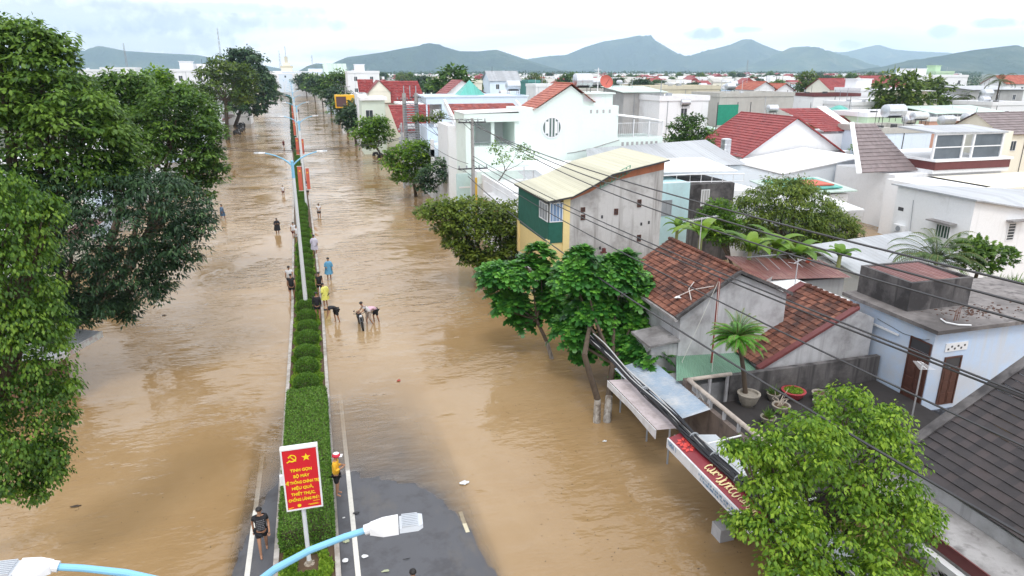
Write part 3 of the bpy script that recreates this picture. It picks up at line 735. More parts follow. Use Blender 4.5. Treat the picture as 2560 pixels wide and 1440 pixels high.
# ------------------------------------------------------------------ litter
M_BAGW = plain('bag_white', (0.66, 0.67, 0.68), 0.35, vary=0.1); M_BAGK = plain('bag_black', (0.015, 0.015, 0.018), 0.3)
M_LITR = plain('litter_red', (0.35, 0.05, 0.03), 0.5); M_LITG = plain('litter_green', (0.35, 0.38, 0.25), 0.6); M_WOOD = plain('drift_wood', (0.05, 0.035, 0.025), 0.8)
def crumple(name, u, v, s, mat, label, cat, seed, flat=0.35, z=None, group=None):
    zz = max(0.0, float(ground_z(at(u, v, z=0).x, at(u, v, z=0).y))) if z is None else z
    p = at(u, v, z=zz); rs = random.Random(seed); bm = bmesh.new(); bmesh.ops.create_icosphere(bm, subdivisions=2, radius=1)
    for q in bm.verts:
        k = rs.uniform(.55, 1.2); q.co = Vector((q.co.x*k*s[0], q.co.y*k*s[1], max(-.1, q.co.z*rs.uniform(.5, 1.3))*s[0]*flat))
    me = bpy.data.meshes.new(name); bm.to_mesh(me); bm.free(); me.materials.append(mat)
    o = link(name, me); o.location = (p.x, p.y, zz+0.03); tag(o, label, cat, group); return o
crumple('plastic_bag', 1161, 1208, (.17, .13), M_BAGW, 'crumpled white plastic bag floating at the edge of the dry asphalt', 'plastic bag', 1)
crumple('plastic_bag', 912, 1393, (.10, .08), M_BAGW, 'small white plastic bag on the asphalt right of the edge line', 'plastic bag', 2)
crumple('plastic_bag', 864, 1403, (.09, .10), M_BAGW, 'white plastic bag between kerb and edge line near the picture bottom', 'plastic bag', 3)
crumple('paper_scrap', 860, 1296, (.05, .04), M_BAGW, 'small white paper scrap beside the right kerb near the lamp arm', 'litter', 4)
crumple('rubbish_pile', 866, 1355, (.10, .10), M_LITG, 'mixed pale rubbish pile against the right kerb', 'litter', 5)
crumple('black_bag', 890, 1284, (.14, .07), M_BAGK, 'black plastic bag lying on the right edge line', 'plastic bag', 6, .2)
crumple('black_scrap', 1016, 1399, (.13, .02), M_BAGK, 'thin black strip lying on the dry asphalt', 'litter', 7, .1)
crumple('flat_sheet', 965, 1429, (.13, .06), M_LITG, 'flattened greenish sheet on asphalt at the picture bottom', 'litter', 8, .05)
crumple('red_float', 997, 953, (.10, .10), M_LITR, 'small brick red object floating on the right carriageway', 'litter', 9, .5)
crumple('floating_stick', 190, 1267, (.18, .05), M_WOOD, 'dark stick floating on brown water below the drooping tree', 'stick', 10, .2)
crumple('floating_scrap', 411, 1109-320, (.12, .08), M_WOOD, 'dark clump floating by the dark tree on the left', 'litter', 11, .2)
crumple('floating_bag', 1512, 1104, (.10, .06), M_BAGW, 'pale bag floating in front of the whitewashed tree trunk', 'plastic bag', 12, .3)
# flotsam nobody could count
rs = np.random.RandomState(9); n = 420
X = np.where(rs.rand(n) < .7, rs.uniform(5.5, 11.5, n), rs.uniform(-11, -3.5, n)); Y = np.where(X > 0, rs.uniform(11, 26, n), rs.uniform(15, 34, n))
fl = leafset('flotsam', np.stack([X, Y, np.full(n, 0.012)], 1), rv(n, rs)*np.array([1, 1, .05]), np.tile([0, 0, 1.], (n, 1)), rs.uniform(.02, .075, n)*1.1, LEAFN, M_WOOD, rs.rand(n))
tag(fl, 'tiny dark leaves and bits drifting on the brown water', 'flotsam', kind='stuff')

# ------------------------------------------------------------------ people
SKIN = plain('skin', (0.36, 0.19, 0.115), 0.55, vary=0.06); HAIR = plain('hair', (0.012, 0.010, 0.010), 0.5)
def cloth(name, c, rough=0.8): return plain(name, c, rough, vary=0.18, scale=9)
C_BLK = cloth('cloth_black', (0.014, 0.014, 0.018)); C_WHT = cloth('cloth_white', (0.60, 0.60, 0.62)); C_PNK = cloth('cloth_pink', (0.62, 0.40, 0.48))
C_YEL = cloth('cloth_yellow', (0.78, 0.42, 0.03)); C_BLU = cloth('poncho_blue', (0.10, 0.30, 0.48), .35); C_DBL = cloth('poncho_dark_blue', (0.05, 0.10, 0.17), .4)
C_LIL = cloth('poncho_lilac', (0.52, 0.50, 0.60), .35); C_PYL = cloth('poncho_yellow', (0.68, 0.66, 0.16), .35); C_BGE = cloth('cloth_beige', (0.45, 0.38, 0.33)); C_NVY = cloth('cloth_navy', (0.02, 0.025, 0.06))
C_DRD = cloth('cloth_dark_red', (0.10, 0.02, 0.02))
def skinmesh(pts, edges, rad, sub=1):
    me = bpy.data.meshes.new('sk'); me.from_pydata(pts, edges, []); o = bpy.data.objects.new('sk', me); COL.objects.link(o)
    md = o.modifiers.new('s', 'SKIN'); md.use_smooth_shade = True
    for i, r in enumerate(rad):
        me.skin_vertices[0].data[i].radius = (r if hasattr(r, '__len__') else (r, r)); me.skin_vertices[0].data[i].use_root = (i == 0)
    s = o.modifiers.new('u', 'SUBSURF'); s.levels = sub; s.render_levels = sub
    dg = bpy.context.evaluated_depsgraph_get(); out = bpy.data.meshes.new_from_object(o.evaluated_get(dg)); bpy.data.objects.remove(o); return out
STAND = dict(pelvis=(0, 0, .90), spine=(0, .0, 1.08), chest=(0, 0, 1.26), neck=(0, 0, 1.41), hb=(0, -.01, 1.48), head=(0, -.02, 1.57), top=(0, -.01, 1.65),
             shL=(-.17, 0, 1.36), elL=(-.22, .02, 1.10), wrL=(-.23, -.03, .87), haL=(-.23, -.05, .79), shR=(.17, 0, 1.36), elR=(.22, .02, 1.10), wrR=(.23, -.03, .87), haR=(.23, -.05, .79),
             hiL=(-.095, 0, .84), knL=(-.10, -.02, .47), anL=(-.10, .02, .08), toL=(-.11, -.13, .03), hiR=(.095, 0, .84), knR=(.10, -.02, .47), anR=(.10, .02, .08), toR=(.11, -.13, .03))
def pose(**k): d = dict(STAND); d.update(k); return d
WALK = pose(knL=(-.10, -.16, .49), anL=(-.10, -.20, .09), toL=(-.10, -.34, .06), knR=(.10, .05, .47), anR=(.10, .24, .12), toR=(.10, .13, .03), elL=(-.23, .12, 1.12), wrL=(-.22, .10, .88), haL=(-.22, .07, .8), wrR=(.22, -.16, .9), haR=(.21, -.20, .83))
PHONE = pose(elL=(-.21, -.02, 1.10), wrL=(-.10, -.24, 1.16), haL=(-.05, -.29, 1.19), elR=(.21, -.02, 1.10), wrR=(.10, -.24, 1.16), haR=(.04, -.29, 1.19), hb=(0, -.03, 1.47), head=(0, -.07, 1.55), top=(0, -.06, 1.63))
BEND = pose(pelvis=(0, .12, .86), spine=(0, .0, 1.02), chest=(0, -.18, 1.08), neck=(0, -.34, 1.03), hb=(0, -.42, .98), head=(0, -.50, .93), top=(0, -.55, .88),
            shL=(-.17, -.29, 1.02), elL=(-.18, -.34, .72), wrL=(-.13, -.42, .48), haL=(-.12, -.45, .38), shR=(.17, -.29, 1.02), elR=(.18, -.36, .74), wrR=(.13, -.46, .50), haR=(.12, -.5, .40),
            hiL=(-.10, .12, .82), hiR=(.10, .12, .82), knL=(-.12, .02, .47), knR=(.12, .16, .47), anL=(-.12, .06, .08), anR=(.12, .26, .08), toL=(-.12, -.08, .03), toR=(.12, .12, .03))
PUSH = pose(pelvis=(0, .16, .88), spine=(0, .06, 1.04), chest=(0, -.10, 1.16), neck=(0, -.20, 1.27), hb=(0, -.25, 1.34), head=(0, -.29, 1.43), top=(0, -.30, 1.51),
            shL=(-.17, -.15, 1.22), elL=(-.2, -.27, 1.0), wrL=(-.12, -.48, .92), haL=(-.1, -.56, .90), shR=(.17, -.15, 1.22), elR=(.2, -.27, 1.0), wrR=(.12, -.48, .92), haR=(.1, -.56, .90),
            hiL=(-.1, .16, .84), hiR=(.1, .16, .84), knL=(-.11, .02, .47), anL=(-.11, .05, .08), knR=(.11, .14, .47), anR=(.11, .34, .08), toL=(-.11, -.09, .03), toR=(.11, .2, .03))
def person(loc, face, P, label, shirt, shorts, kind='shirt', h=1.65, hat=None, sleeves=.5, legs=.6, fine=False, group=None):
    """face = heading in degrees, 0 looks at -Y (to the camera), 90 looks to +X"""
    t = thing('person', label, 'person', loc, group)
    S = h/1.65; k = list(STAND.keys()); ix = {n: i for i, n in enumerate(k)}
    M = Matrix.Rotation(R(face), 4, 'Z') @ Matrix.Scale(S, 4)
    rad = dict(pelvis=(.092, .075), spine=(.095, .072), chest=(.145, .10), neck=.052, hb=.055, head=(.082, .098), top=.055, shL=.055, shR=.055, elL=.042, elR=.042, wrL=.028, wrR=.028, haL=.036, haR=.036,
               hiL=.085, hiR=.085, knL=.056, knR=.056, anL=.036, anR=.036, toL=.032, toR=.032)
    E_ = [('pelvis', 'spine'), ('spine', 'chest'), ('chest', 'neck'), ('neck', 'hb'), ('hb', 'head'), ('head', 'top')]
    for s in 'LR': E_ += [('chest', 'sh'+s), ('sh'+s, 'el'+s), ('el'+s, 'wr'+s), ('wr'+s, 'ha'+s), ('pelvis', 'hi'+s), ('hi'+s, 'kn'+s), ('kn'+s, 'an'+s), ('an'+s, 'to'+s)]
    me = skinmesh([P[n] for n in k], [(ix[a], ix[b_]) for a, b_ in E_], [rad[n] for n in k])
    if fine:       # fingers, ears, nose, eyes joined to the body surface
        bm = bmesh.new(); bm.from_mesh(me); mb = MB()
        for s, sg in (('L', -1), ('R', 1)):
            wv, hv = Vector(P['wr'+s]), Vector(P['ha'+s]); d = (hv-wv).normalized(); sd_ = Vector((1, 0, 0)) if abs(d.x) < .8 else Vector((0, 0, 1))
            for f in range(4):
                o_ = hv+d*.015+sd_*((f-1.5)*.017); ln = (.062, .075, .07, .052)[f]
                mb.tube([o_, o_+d*ln*.5, o_+d*ln*.9+Vector((0, -.012, -.004))], [.0095, .0085, .006], 6)
            mb.tube([hv-d*.01-sd_*sg*.03, hv+d*.02-sd_*sg*.052, hv+d*.05-sd_*sg*.058], [.011, .01, .007], 6)
        hd = Vector(P['head'])
        mb.ball(hd+Vector((0, -.098, -.01)), (.012, .02, .02), 6, 4); mb.ball(hd+Vector((-.082, .0, -.005)), (.012, .018, .028), 6, 4); mb.ball(hd+Vector((.082, .0, -.005)), (.012, .018, .028), 6, 4)
        for v in mb.v: bm.verts.new(v)
        bm.verts.ensure_lookup_table(); n0 = len(bm.verts)-len(mb.v)
        for f in mb.f:
            try: bm.faces.new([bm.verts[n0+i] for i in f])
            except ValueError: pass
        bm.to_mesh(me); bm.free()
    me.name = 'body'; me.transform(M); me.materials.append(SKIN); link('body', me, t)
    V3 = lambda n: Vector(P[n])
    def mesh_part(nm, pts, edges, rads, mat):
        m_ = skinmesh([tuple(q) for q in pts], edges, rads); m_.transform(M); m_.materials.append(mat); link(nm, m_, t)
    if kind == 'shirt':
        pts = [V3('pelvis')+(V3('pelvis')-V3('spine'))*.42, V3('spine'), V3('chest'), V3('neck')-(V3('neck')-V3('chest'))*.25]; ed = [(0, 1), (1, 2), (2, 3)]; rd = [(.195, .165), (.165, .13), (.17, .12), (.085, .07)]
        for s in 'LR':
            i = len(pts); a, b_ = V3('sh'+s), V3('el'+s)
            if sleeves <= 1: pts += [a, a.lerp(b_, sleeves)]; ed += [(2, i), (i, i+1)]; rd += [.078, .068]
            else: pts += [a, b_, b_.lerp(V3('wr'+s), sleeves-1)]; ed += [(2, i), (i, i+1), (i+1, i+2)]; rd += [.078, .06, .05]
        mesh_part('shirt', pts, ed, rd, shirt)
    else:
        # loose rain poncho: a closed bell from the shoulders to the knees with folds
        ax = [V3('pelvis').lerp((V3('knL')+V3('knR'))/2, .85), V3('pelvis'), V3('spine'), V3('chest'), (V3('shL')+V3('shR'))/2+Vector((0, 0, .03)), V3('neck')+Vector((0, 0, .02))]
        wr = [(.27, .23), (.215, .175), (.205, .155), (.215, .150), (.185, .11), (.07, .07)]; vs = []; n = 20; fs = []
        for j, (c_, (a, b_)) in enumerate(zip(ax, wr)):
            for i in range(n):
                tt = 2*math.pi*i/n; f = 1+(.13*math.sin(tt*5+j*.7)+.06*math.sin(tt*9+j*1.9))*(1 if j < 4 else .2); vs.append(c_+Vector((a*f*math.cos(tt), b_*f*math.sin(tt), 0)))
        for j in range(len(ax)-1):
            for i in range(n): fs.append((j*n+i, j*n+(i+1) % n, (j+1)*n+(i+1) % n, (j+1)*n+i))
        m_ = bpy.data.meshes.new('poncho'); m_.from_pydata([tuple(v) for v in vs], [], fs); m_.transform(M); m_.materials.append(shirt)
        m_.polygons.foreach_set('use_smooth', [True]*len(fs)); link('poncho', m_, t)
        pts = []; ed = []; rd = []
        for s in 'LR':
            i = len(pts); pts += [V3('sh'+s), V3('el'+s), V3('el'+s).lerp(V3('wr'+s), .5)]; ed += [(i, i+1), (i+1, i+2)]; rd += [.08, .095, .115]
        for q in (0, 1):
            mesh_part('sleeve', pts[q*3:q*3+3], [(0, 1), (1, 2)], rd[:3], shirt)
    if shorts is not None:
        pts = [V3('pelvis')+(V3('spine')-V3('pelvis'))*.25]; ed = []; rd = [(.185, .16)]
        for s in 'LR':
            i = len(pts); a, b_ = V3('hi'+s), V3('kn'+s)
            if legs <= 1: pts += [a, a.lerp(b_, legs)]; ed += [(0, i), (i, i+1)]; rd += [.108, .092]
            else: pts += [a, b_, b_.lerp(V3('an'+s), legs-1)]; ed += [(0, i), (i, i+1), (i+1, i+2)]; rd += [.105, .08, .065]
        mesh_part('shorts' if legs <= 1 else 'trousers', pts, ed, rd, shorts)
    hc = V3('head').lerp(V3('top'), .35)+Vector((0, .018, .0)); mb = MB(); mb.ball(hc, (.096, .108, .088), 12, 8, bot=-.12)
    if hat == 'helmet':
        mb = MB(); mb.ball(hc+Vector((0, -.01, 0)), (.128, .145, .125), 14, 8, bot=-.1); m_ = mb.build('helmet', plain('helmet_red', (.55, .02, .05), .25), t)
        mb = MB(); mb.ball(hc+Vector((0, -.01, .012)), (.13, .147, .127), 14, 6, bot=.75); mb.box(hc.x-.09, hc.x+.09, hc.y-.22, hc.y-.12, hc.z-.005, hc.z+.012); h2 = mb.build('visor', M_WHITE, t)
        for m_ in (m_, h2):
            me_ = m_.data; me_.transform(Matrix.Translation(-ORG[t.name]).inverted()); me_.transform(M)
        return t
    if hat == 'cap':
        mb = MB(); mb.ball(hc+Vector((0, -.01, .01)), (.105, .12, .095), 12, 6, bot=0); mb.box(hc.x-.07, hc.x+.07, hc.y-.22, hc.y-.1, hc.z+.0, hc.z+.015)
    m_ = mb.build('cap' if hat == 'cap' else 'hair', C_WHT if hat == 'cap' else HAIR, t, smooth=True)
    m_.data.transform(Matrix.Translation(ORG[t.name])); m_.data.transform(M)
    return t
def pp(u, v, z=0): p = at(u, v, z=z); return (p.x, p.y, z)
p1 = person(pp(661, 1384, .03), 8, WALK, 'boy in a patterned black T-shirt walking barefoot beside the left kerb', C_BLK, C_BLK, h=1.62, fine=True, sleeves=.6)
# white letter-like pattern on the boy's T-shirt
mb = MB(); rs_ = random.Random(4)
x, y, z = p1.location
for r_ in range(6):
    xx = -.115
    while xx < .10:
        w_ = rs_.uniform(.012, .03); zz = .95+r_*.062
        f_ = -(.118+.012*math.sin((zz-.9)*6)-0.9*xx*xx)-.006
        mb.T = Matrix.Translation((x, y, z)) @ Matrix.Rotation(R(8), 4, 'Z')
        mb.box(xx, xx+w_, f_-.004, f_+.012, zz, zz+.008); mb.box(xx, xx+.008, f_-.004, f_+.012, zz-.02, zz+.012)
        xx += w_+rs_.uniform(.008, .02)
sh = [o for o in KIDS[p1.name] if o.name.startswith('shirt')][0]
mb.build('shirt_print', plain('shirt_print_grey', (.25, .25, .27), .8), sh)
person(pp(845, 1238, .2), 78, PHONE, 'person in yellow shirt and red helmet standing on the right kerb with a phone', C_YEL, C_BLK, h=1.6, hat='helmet', sleeves=1.7, legs=.85, fine=True)
q = at(1032, 1428, z=1.62); person((q.x, q.y, 0), 180, STAND, 'person cut off by the bottom edge, dark hair and navy shirt', C_NVY, C_BLK, fine=True)
person(pp(727, 728, .1), 180, WALK, 'person in white T-shirt walking away on the left kerb', C_WHT, C_BLK, h=1.72)
person(pp(732, 750, .1), 180, WALK, 'person in black T-shirt and shorts walking away behind the white shirt', C_BLK, C_BLK, h=1.72)
person(pp(824, 703, -.1), 5, pose(wrL=(-.14, -.18, 1.0), haL=(-.1, -.2, 1.0)), 'person in bright blue rain poncho wading beside the ball shrubs', C_BLU, C_BLK, 'poncho', h=1.7)
person(pp(801, 742, .1), 20, STAND, 'person in black T-shirt with white print standing on the right kerb', C_BLK, C_BLK)
q = Vector(pp(801, 742, .1)); 
person(pp(815, 768, -.1), 215, pose(chest=(0, -.04, 1.24), neck=(0, -.10, 1.37), hb=(0, -.15, 1.43), head=(0, -.2, 1.5), top=(0, -.2, 1.58)), 'person in pale yellow rain poncho leaning forward by the right kerb', C_PYL, C_BLK, 'poncho', h=1.6)
person(pp(796, 800, .1), 165, STAND, 'person in black long-sleeved top and shorts standing on the right kerb, back turned', C_BLK, C_BLK, sleeves=1.8, h=1.7)
person(pp(838, 808, -.06), -82, BEND, 'person in black bending down with both hands in the water', C_BLK, C_BLK, legs=.95, h=1.62)
person(pp(918, 815, -.08), -75, PUSH, 'person in pale pink shirt and beige trousers leaning over the motorbike', C_WHT, C_BGE, legs=1.3, h=1.65)
person(pp(936, 809, -.08), -70, BEND, 'person in pink shirt and black shorts bending beside the motorbike', C_PNK, C_BLK, legs=.9, h=1.62)
person(pp(788, 640, -.1), 170, STAND, 'person in pale lilac rain poncho wading right of the ball shrubs', C_LIL, C_BLK, 'poncho', h=1.72)
person(pp(736, 601, -.1), 10, WALK, 'person in white shirt with patterned shorts left of the tall lamp pole', C_WHT, C_DRD, h=1.6)
person(pp(745, 610, .05), 180, STAND, 'person in white, half hidden by the tall lamp pole', C_WHT, C_WHT, h=1.6)
person(pp(695, 590, -.25), 5, PHONE, 'person in black rain top wading toward the camera left of the median', C_BLK, C_BLK, 'poncho', h=1.65)
person(pp(558, 553, -.2), 120, WALK, 'person in dark blue poncho wading alone near the left trees', C_DBL, C_BLK, 'poncho', h=1.68)
person(pp(799, 549, -.3), 0, PHONE, 'person in white shirt and black shorts wading right of the median', C_WHT, C_BLK, h=1.65)
person(pp(709, 493, -.25), 0, STAND, 'child in white shirt wading left of the median', C_WHT, C_DRD, h=1.4)
person(pp(767, 481, -.1), 0, STAND, 'person in dark clothes behind the one in a white cap', C_NVY, C_BLK, h=1.65)
person(pp(770, 494, -.2), 0, PHONE, 'person in white cap and pale shirt right of the median', C_WHT, C_BLK, h=1.6, hat='cap')
person(pp(710, 372, -.3), 30, WALK, 'distant person in dark red wading left of the median below the wires', C_DRD, C_BLK, h=1.65)
person(pp(755, 440, -.2), 10, STAND, 'distant person in grey wading near the red banners', C_NVY, C_BGE, h=1.6)
person(pp(736, 268, -.2), 10, STAND, 'left one of two tiny distant people wading right of the far median', C_NVY, C_BLK, h=1.65)
person(pp(741, 272, -.2), 10, WALK, 'right one of two tiny distant people wading near the far median', C_BLK, C_BLK, h=1.65)
person(pp(747, 284, -.2), 10, WALK, 'tiny distant person alone right of the far median', C_NVY, C_BLK, h=1.65)
person(pp(757, 431, -.2), 170, STAND, 'distant person in dark top by the third lamp pole', C_BLK, C_BGE, h=1.6)

# ------------------------------------------------------------------ motorbikes
M_TYRE = plain('tyre', (0.012, 0.012, 0.012), 0.8); M_CHR = plain('chrome', (0.45, 0.45, 0.46), 0.25, metal=.9); M_BIKE = plain('bike_black', (0.02, 0.022, 0.028), 0.25); M_LENS = plain('lens', (0.6, 0.62, 0.65), 0.1)
def motorbike(loc, rz, lean, label, group=None, body=M_BIKE):
    t = thing('motorbike', label, 'motorbike', (0, 0, 0), group)
    for y in (-.62, .62):
        b = MB(); pr = [(.22, -.045), (.275, -.04), (.295, 0), (.275, .04), (.22, .045)]; b.lathe((0, y, .295), pr, 20, 'x'); w_ = b.build('wheel', M_TYRE, t)
        b = MB(); b.lathe((0, y, .295), [(.20, -.012), (.22, -.02), (.22, .02), (.20, .012)], 18, 'x')
        for k in range(5):
            a = k*2*math.pi/5; b.tube([(0, y, .295), (0, y+.2*math.cos(a), .295+.2*math.sin(a))], .014, 5)
        b.build('rim', M_CHR, w_)
    b = MB(); b.ball((0, .22, .62), (.15, .40, .17), 12, 8); b.ball((0, .62, .64), (.11, .26, .11), 10, 6); b.ball((0, -.38, .66), (.17, .12, .30), 12, 8); b.ball((0, -.05, .42), (.13, .28, .14), 10, 6); b.build('body', body, t, smooth=True)
    b = MB(); b.ball((0, .28, .80), (.14, .40, .07), 12, 6); b.build('seat', M_TYRE, t, smooth=True)
    b = MB(); b.ball((0, -.64, .62), (.07, .20, .05), 10, 6); b.build('mudguard', body, t, smooth=True)
    b = MB()
    for s in (-1, 1): b.tube([(s*.07, -.62, .295), (s*.07, -.45, .9)], .022, 8)
    b.build('fork', M_CHR, t)
    b = MB(); b.tube([(-.36, -.32, 1.04), (-.14, -.40, .98), (.14, -.40, .98), (.36, -.32, 1.04)], .016, 8)
    for s in (-1, 1): b.tube([(s*.24, -.38, 1.0), (s*.30, -.36, 1.18)], .006, 6); b.ball((s*.31, -.37, 1.21), (.055, .012, .035), 8, 5)
    b.build('handlebar', M_TYRE, t)
    b = MB(); b.ball((0, -.50, .88), (.085, .07, .075), 12, 8); b.build('headlight', M_LENS, t, smooth=True)
    b = MB(); b.ball((0, .88, .66), (.06, .03, .035), 8, 6); b.build('tail_light', plain('tail_red', (.4, .01, .01), .2), t, smooth=True)
    t.location = loc; t.rotation_euler = (0, lean, rz)
    return t
q = pp(903, 818, -.05); MBK = motorbike((q[0], q[1], -.08), R(6), R(-4), 'black motorbike standing in the flood with two people bending over it')
# ------------------------------------------------------------------ building kit
P_MINT = plaster('plaster_mint', (0.74, 0.84, 0.80), 0.24, (0.35, 0.38, 0.36), thr=.61)
P_WHITE = plaster('plaster_white', (0.80, 0.81, 0.83), 0.34, (0.36, 0.35, 0.34), thr=.60)
P_PALE = plaster('plaster_pale_blue', (0.66, 0.76, 0.87), 0.28, (0.34, 0.36, 0.38), thr=.60)
P_BIG = plaster('plaster_cool_white', (0.72, 0.79, 0.86), 0.22, (0.40, 0.42, 0.45), thr=.61)
P_CREAM = plaster('plaster_cream', (0.80, 0.77, 0.66), 0.08, (0.35, 0.3, 0.24))
P_GRAY = plaster('plaster_grey', (0.42, 0.42, 0.42), 0.35, (0.16, 0.15, 0.15))
P_STAIN = plaster('plaster_stained', (0.50, 0.49, 0.49), 0.80, (0.13, 0.11, 0.10), scale=0.45, thr=0.53)
P_OLD = plaster('plaster_old_grey', (0.46, 0.46, 0.48), 0.65, (0.14, 0.13, 0.13), scale=0.7, thr=0.54)
P_YEL = plaster('plaster_yellow', (0.78, 0.62, 0.30), 0.12, (0.4, 0.3, 0.18))
P_BLUE = plaster('plaster_sky_blue', (0.50, 0.62, 0.80), 0.75, (0.56, 0.58, 0.62), scale=0.6, thr=0.47)
P_CYAN = plaster('plaster_cyan', (0.48, 0.68, 0.72), 0.35, (0.30, 0.34, 0.36))
P_BLACK = plaster('mouldy_concrete', (0.16, 0.15, 0.15), 0.85, (0.028, 0.026, 0.028), scale=0.7, thr=0.44, bump=0.4)
P_SLABD = plaster('weathered_slab', (0.26, 0.24, 0.235), 0.8, (0.05, 0.045, 0.045), scale=0.35, thr=0.48, bump=0.3)
P_DECK = plaster('wet_deck', (0.040, 0.036, 0.036), 0.6, (0.022, 0.02, 0.02), scale=0.8)
P_CONC = plaster('concrete_ledge', (0.34, 0.33, 0.33), 0.75, (0.08, 0.07, 0.07), scale=0.5, thr=0.5)
P_BRICK = plaster('raw_brick', (0.42, 0.16, 0.09), 0.5, (0.20, 0.10, 0.07), scale=2.5)
P_GREENW = plaster('plaster_pale_green', (0.50, 0.66, 0.48), 0.15, (0.3, 0.35, 0.3))
P_PINKW = plaster('plaster_salmon', (0.58, 0.34, 0.26), 0.2, (0.3, 0.2, 0.17))
T_OLD = tilemat('tile_old_clay', [(0.065, 0.026, 0.020), (0.165, 0.062, 0.040), (0.28, 0.120, 0.080)], 0.85, spread=(0, .5, 1), mosscol=(0.045, 0.03, 0.028))
T_RED = tilemat('tile_red', [(0.22, 0.028, 0.030), (0.27, 0.036, 0.037), (0.32, 0.050, 0.046)], 0.12, rough=.5, mosscol=(0.25, 0.05, 0.05))
T_ORG = tilemat('tile_orange', [(0.34, 0.075, 0.045), (0.42, 0.10, 0.058), (0.48, 0.14, 0.08)], 0.12, rough=.5, mosscol=(0.30, 0.08, 0.05))
T_DARK = tilemat('tile_dark', [(0.034, 0.030, 0.033), (0.046, 0.040, 0.042), (0.066, 0.052, 0.053)], 0.40, rough=.6, mosscol=(0.035, 0.030, 0.030))
T_BRN = tilemat('tile_brown', [(0.20, 0.16, 0.16), (0.23, 0.185, 0.185), (0.26, 0.21, 0.21)], 0.1, rough=.5)
S_GRN = sheetmat('sheet_green', (0.16, 0.30, 0.21), 0.5, (0.10, 0.16, 0.11))
S_CRM = sheetmat('sheet_cream', (0.52, 0.50, 0.37), 0.5, (0.42, 0.40, 0.28), thr=.56)
S_WHT = sheetmat('sheet_white', (0.78, 0.79, 0.80), 0.2, (0.4, 0.38, 0.36), thr=.58)
S_GRY = sheetmat('sheet_grey', (0.42, 0.44, 0.47), 0.3, (0.28, 0.26, 0.25))
S_BLU = sheetmat('sheet_blue', (0.30, 0.38, 0.48), 0.8, (0.55, 0.55, 0.55), thr=.44)
S_RST = sheetmat('sheet_rust_red', (0.16, 0.055, 0.050), 0.5, (0.40, 0.25, 0.20), thr=.53)
S_PGR = sheetmat('sheet_pale_green', (0.50, 0.62, 0.56), 0.2, (0.35, 0.4, 0.35))
S_TEAL = sheetmat('sheet_teal', (0.10, 0.42, 0.36), 0.15, (0.2, 0.3, 0.3))
M_NET = plain('green_netting', (0.022, 0.115, 0.085), 0.9, vary=.3, scale=4)
M_GLD = glassmat('window_dark', (0.045, 0.055, 0.065)); M_GLB = glassmat('curtain_blue', (0.05, 0.14, 0.30), .5)
M_GRAYP = plain('grey_paint', (0.30, 0.32, 0.35), 0.5); M_WOODD = plain('door_wood', (0.085, 0.035, 0.025), 0.6, vary=.4, scale=6)
M_STEEL = plain('steel_tank', (0.55, 0.57, 0.60), 0.28, metal=.75, vary=.1, scale=5); M_MAR = plain('maroon_trim', (0.13, 0.035, 0.035), 0.6, vary=.3)
M_IRON = plain('iron_dark', (0.05, 0.05, 0.055), 0.5)
def wal(t, x0, x1, y0, y1, z0, z1, mat, nm='wall'):
    b = MB(); b.box(x0, x1, y0, y1, z0, z1); return b.build(nm, mat, t)
def win(t, ax, pl, a0, a1, z0, z1, fm=None, pm=None, bars=1, nm='window', proud=0.05, fr=0.06, hb=1):
    """window on a wall facing -Y (ax='y') or facing -X (ax='x') at plane pl, with its pane as a sub-part"""
    fm = fm or M_WHITE; pm = pm or M_GLD; b = MB(); p = MB()
    def bx(m, u0, u1, w0, w1, d0, d1):
        if ax == 'y': m.box(u0, u1, pl-d1, pl-d0, w0, w1)
        else: m.box(pl-d1, pl-d0, u0, u1, w0, w1)
    for u0, u1, w0, w1 in ((a0, a1, z0, z0+fr), (a0, a1, z1-fr, z1), (a0, a0+fr, z0+fr, z1-fr), (a1-fr, a1, z0+fr, z1-fr)): bx(b, u0, u1, w0, w1, 0, proud)
    for k in range(bars):
        u = a0+(a1-a0)*(k+1)/(bars+1); bx(b, u-fr*.3, u+fr*.3, z0+fr, z1-fr, 0.004, proud*.8)
    for k in range(hb-1):
        w_ = z0+(z1-z0)*(k+1)/hb; bx(b, a0+fr, a1-fr, w_-fr*.25, w_+fr*.25, 0.004, proud*.7)
    bx(p, a0+fr*.5, a1-fr*.5, z0+fr*.5, z1-fr*.5, 0.003, 0.015)
    f = b.build(nm, fm, t); p.build('pane', pm, f); return f
def rail(t, pts, h, mat=None, gap=.14, nm='railing', th=.015, solid=False):
    b = MB(); mat = mat or M_WHITE
    for p, q in zip(pts[:-1], pts[1:]):
        p, q = Vector(p), Vector(q); n = max(2, int((q-p).length/gap))
        b.tube([p+Vector((0, 0, h)), q+Vector((0, 0, h))], th*1.8, 5); b.tube([p+Vector((0, 0, .08)), q+Vector((0, 0, .08))], th*1.4, 5)
        for i in range(n+1):
            a = p.lerp(q, i/n); b.tube([a+Vector((0, 0, .0)), a+Vector((0, 0, h))], th, 4)
    return b.build(nm, mat, t)
def parapet(t, x0, x1, y0, y1, z, h, mat, th=.12, nm='parapet', over=0.0):
    b = MB(); x0 -= over; x1 += over; y0 -= over; y1 += over
    b.box(x0, x1, y0, y0+th, z, z+h); b.box(x0, x1, y1-th, y1, z, z+h); b.box(x0, x0+th, y0+th, y1-th, z, z+h); b.box(x1-th, x1, y0+th, y1-th, z, z+h)
    return b.build(nm, mat, t)
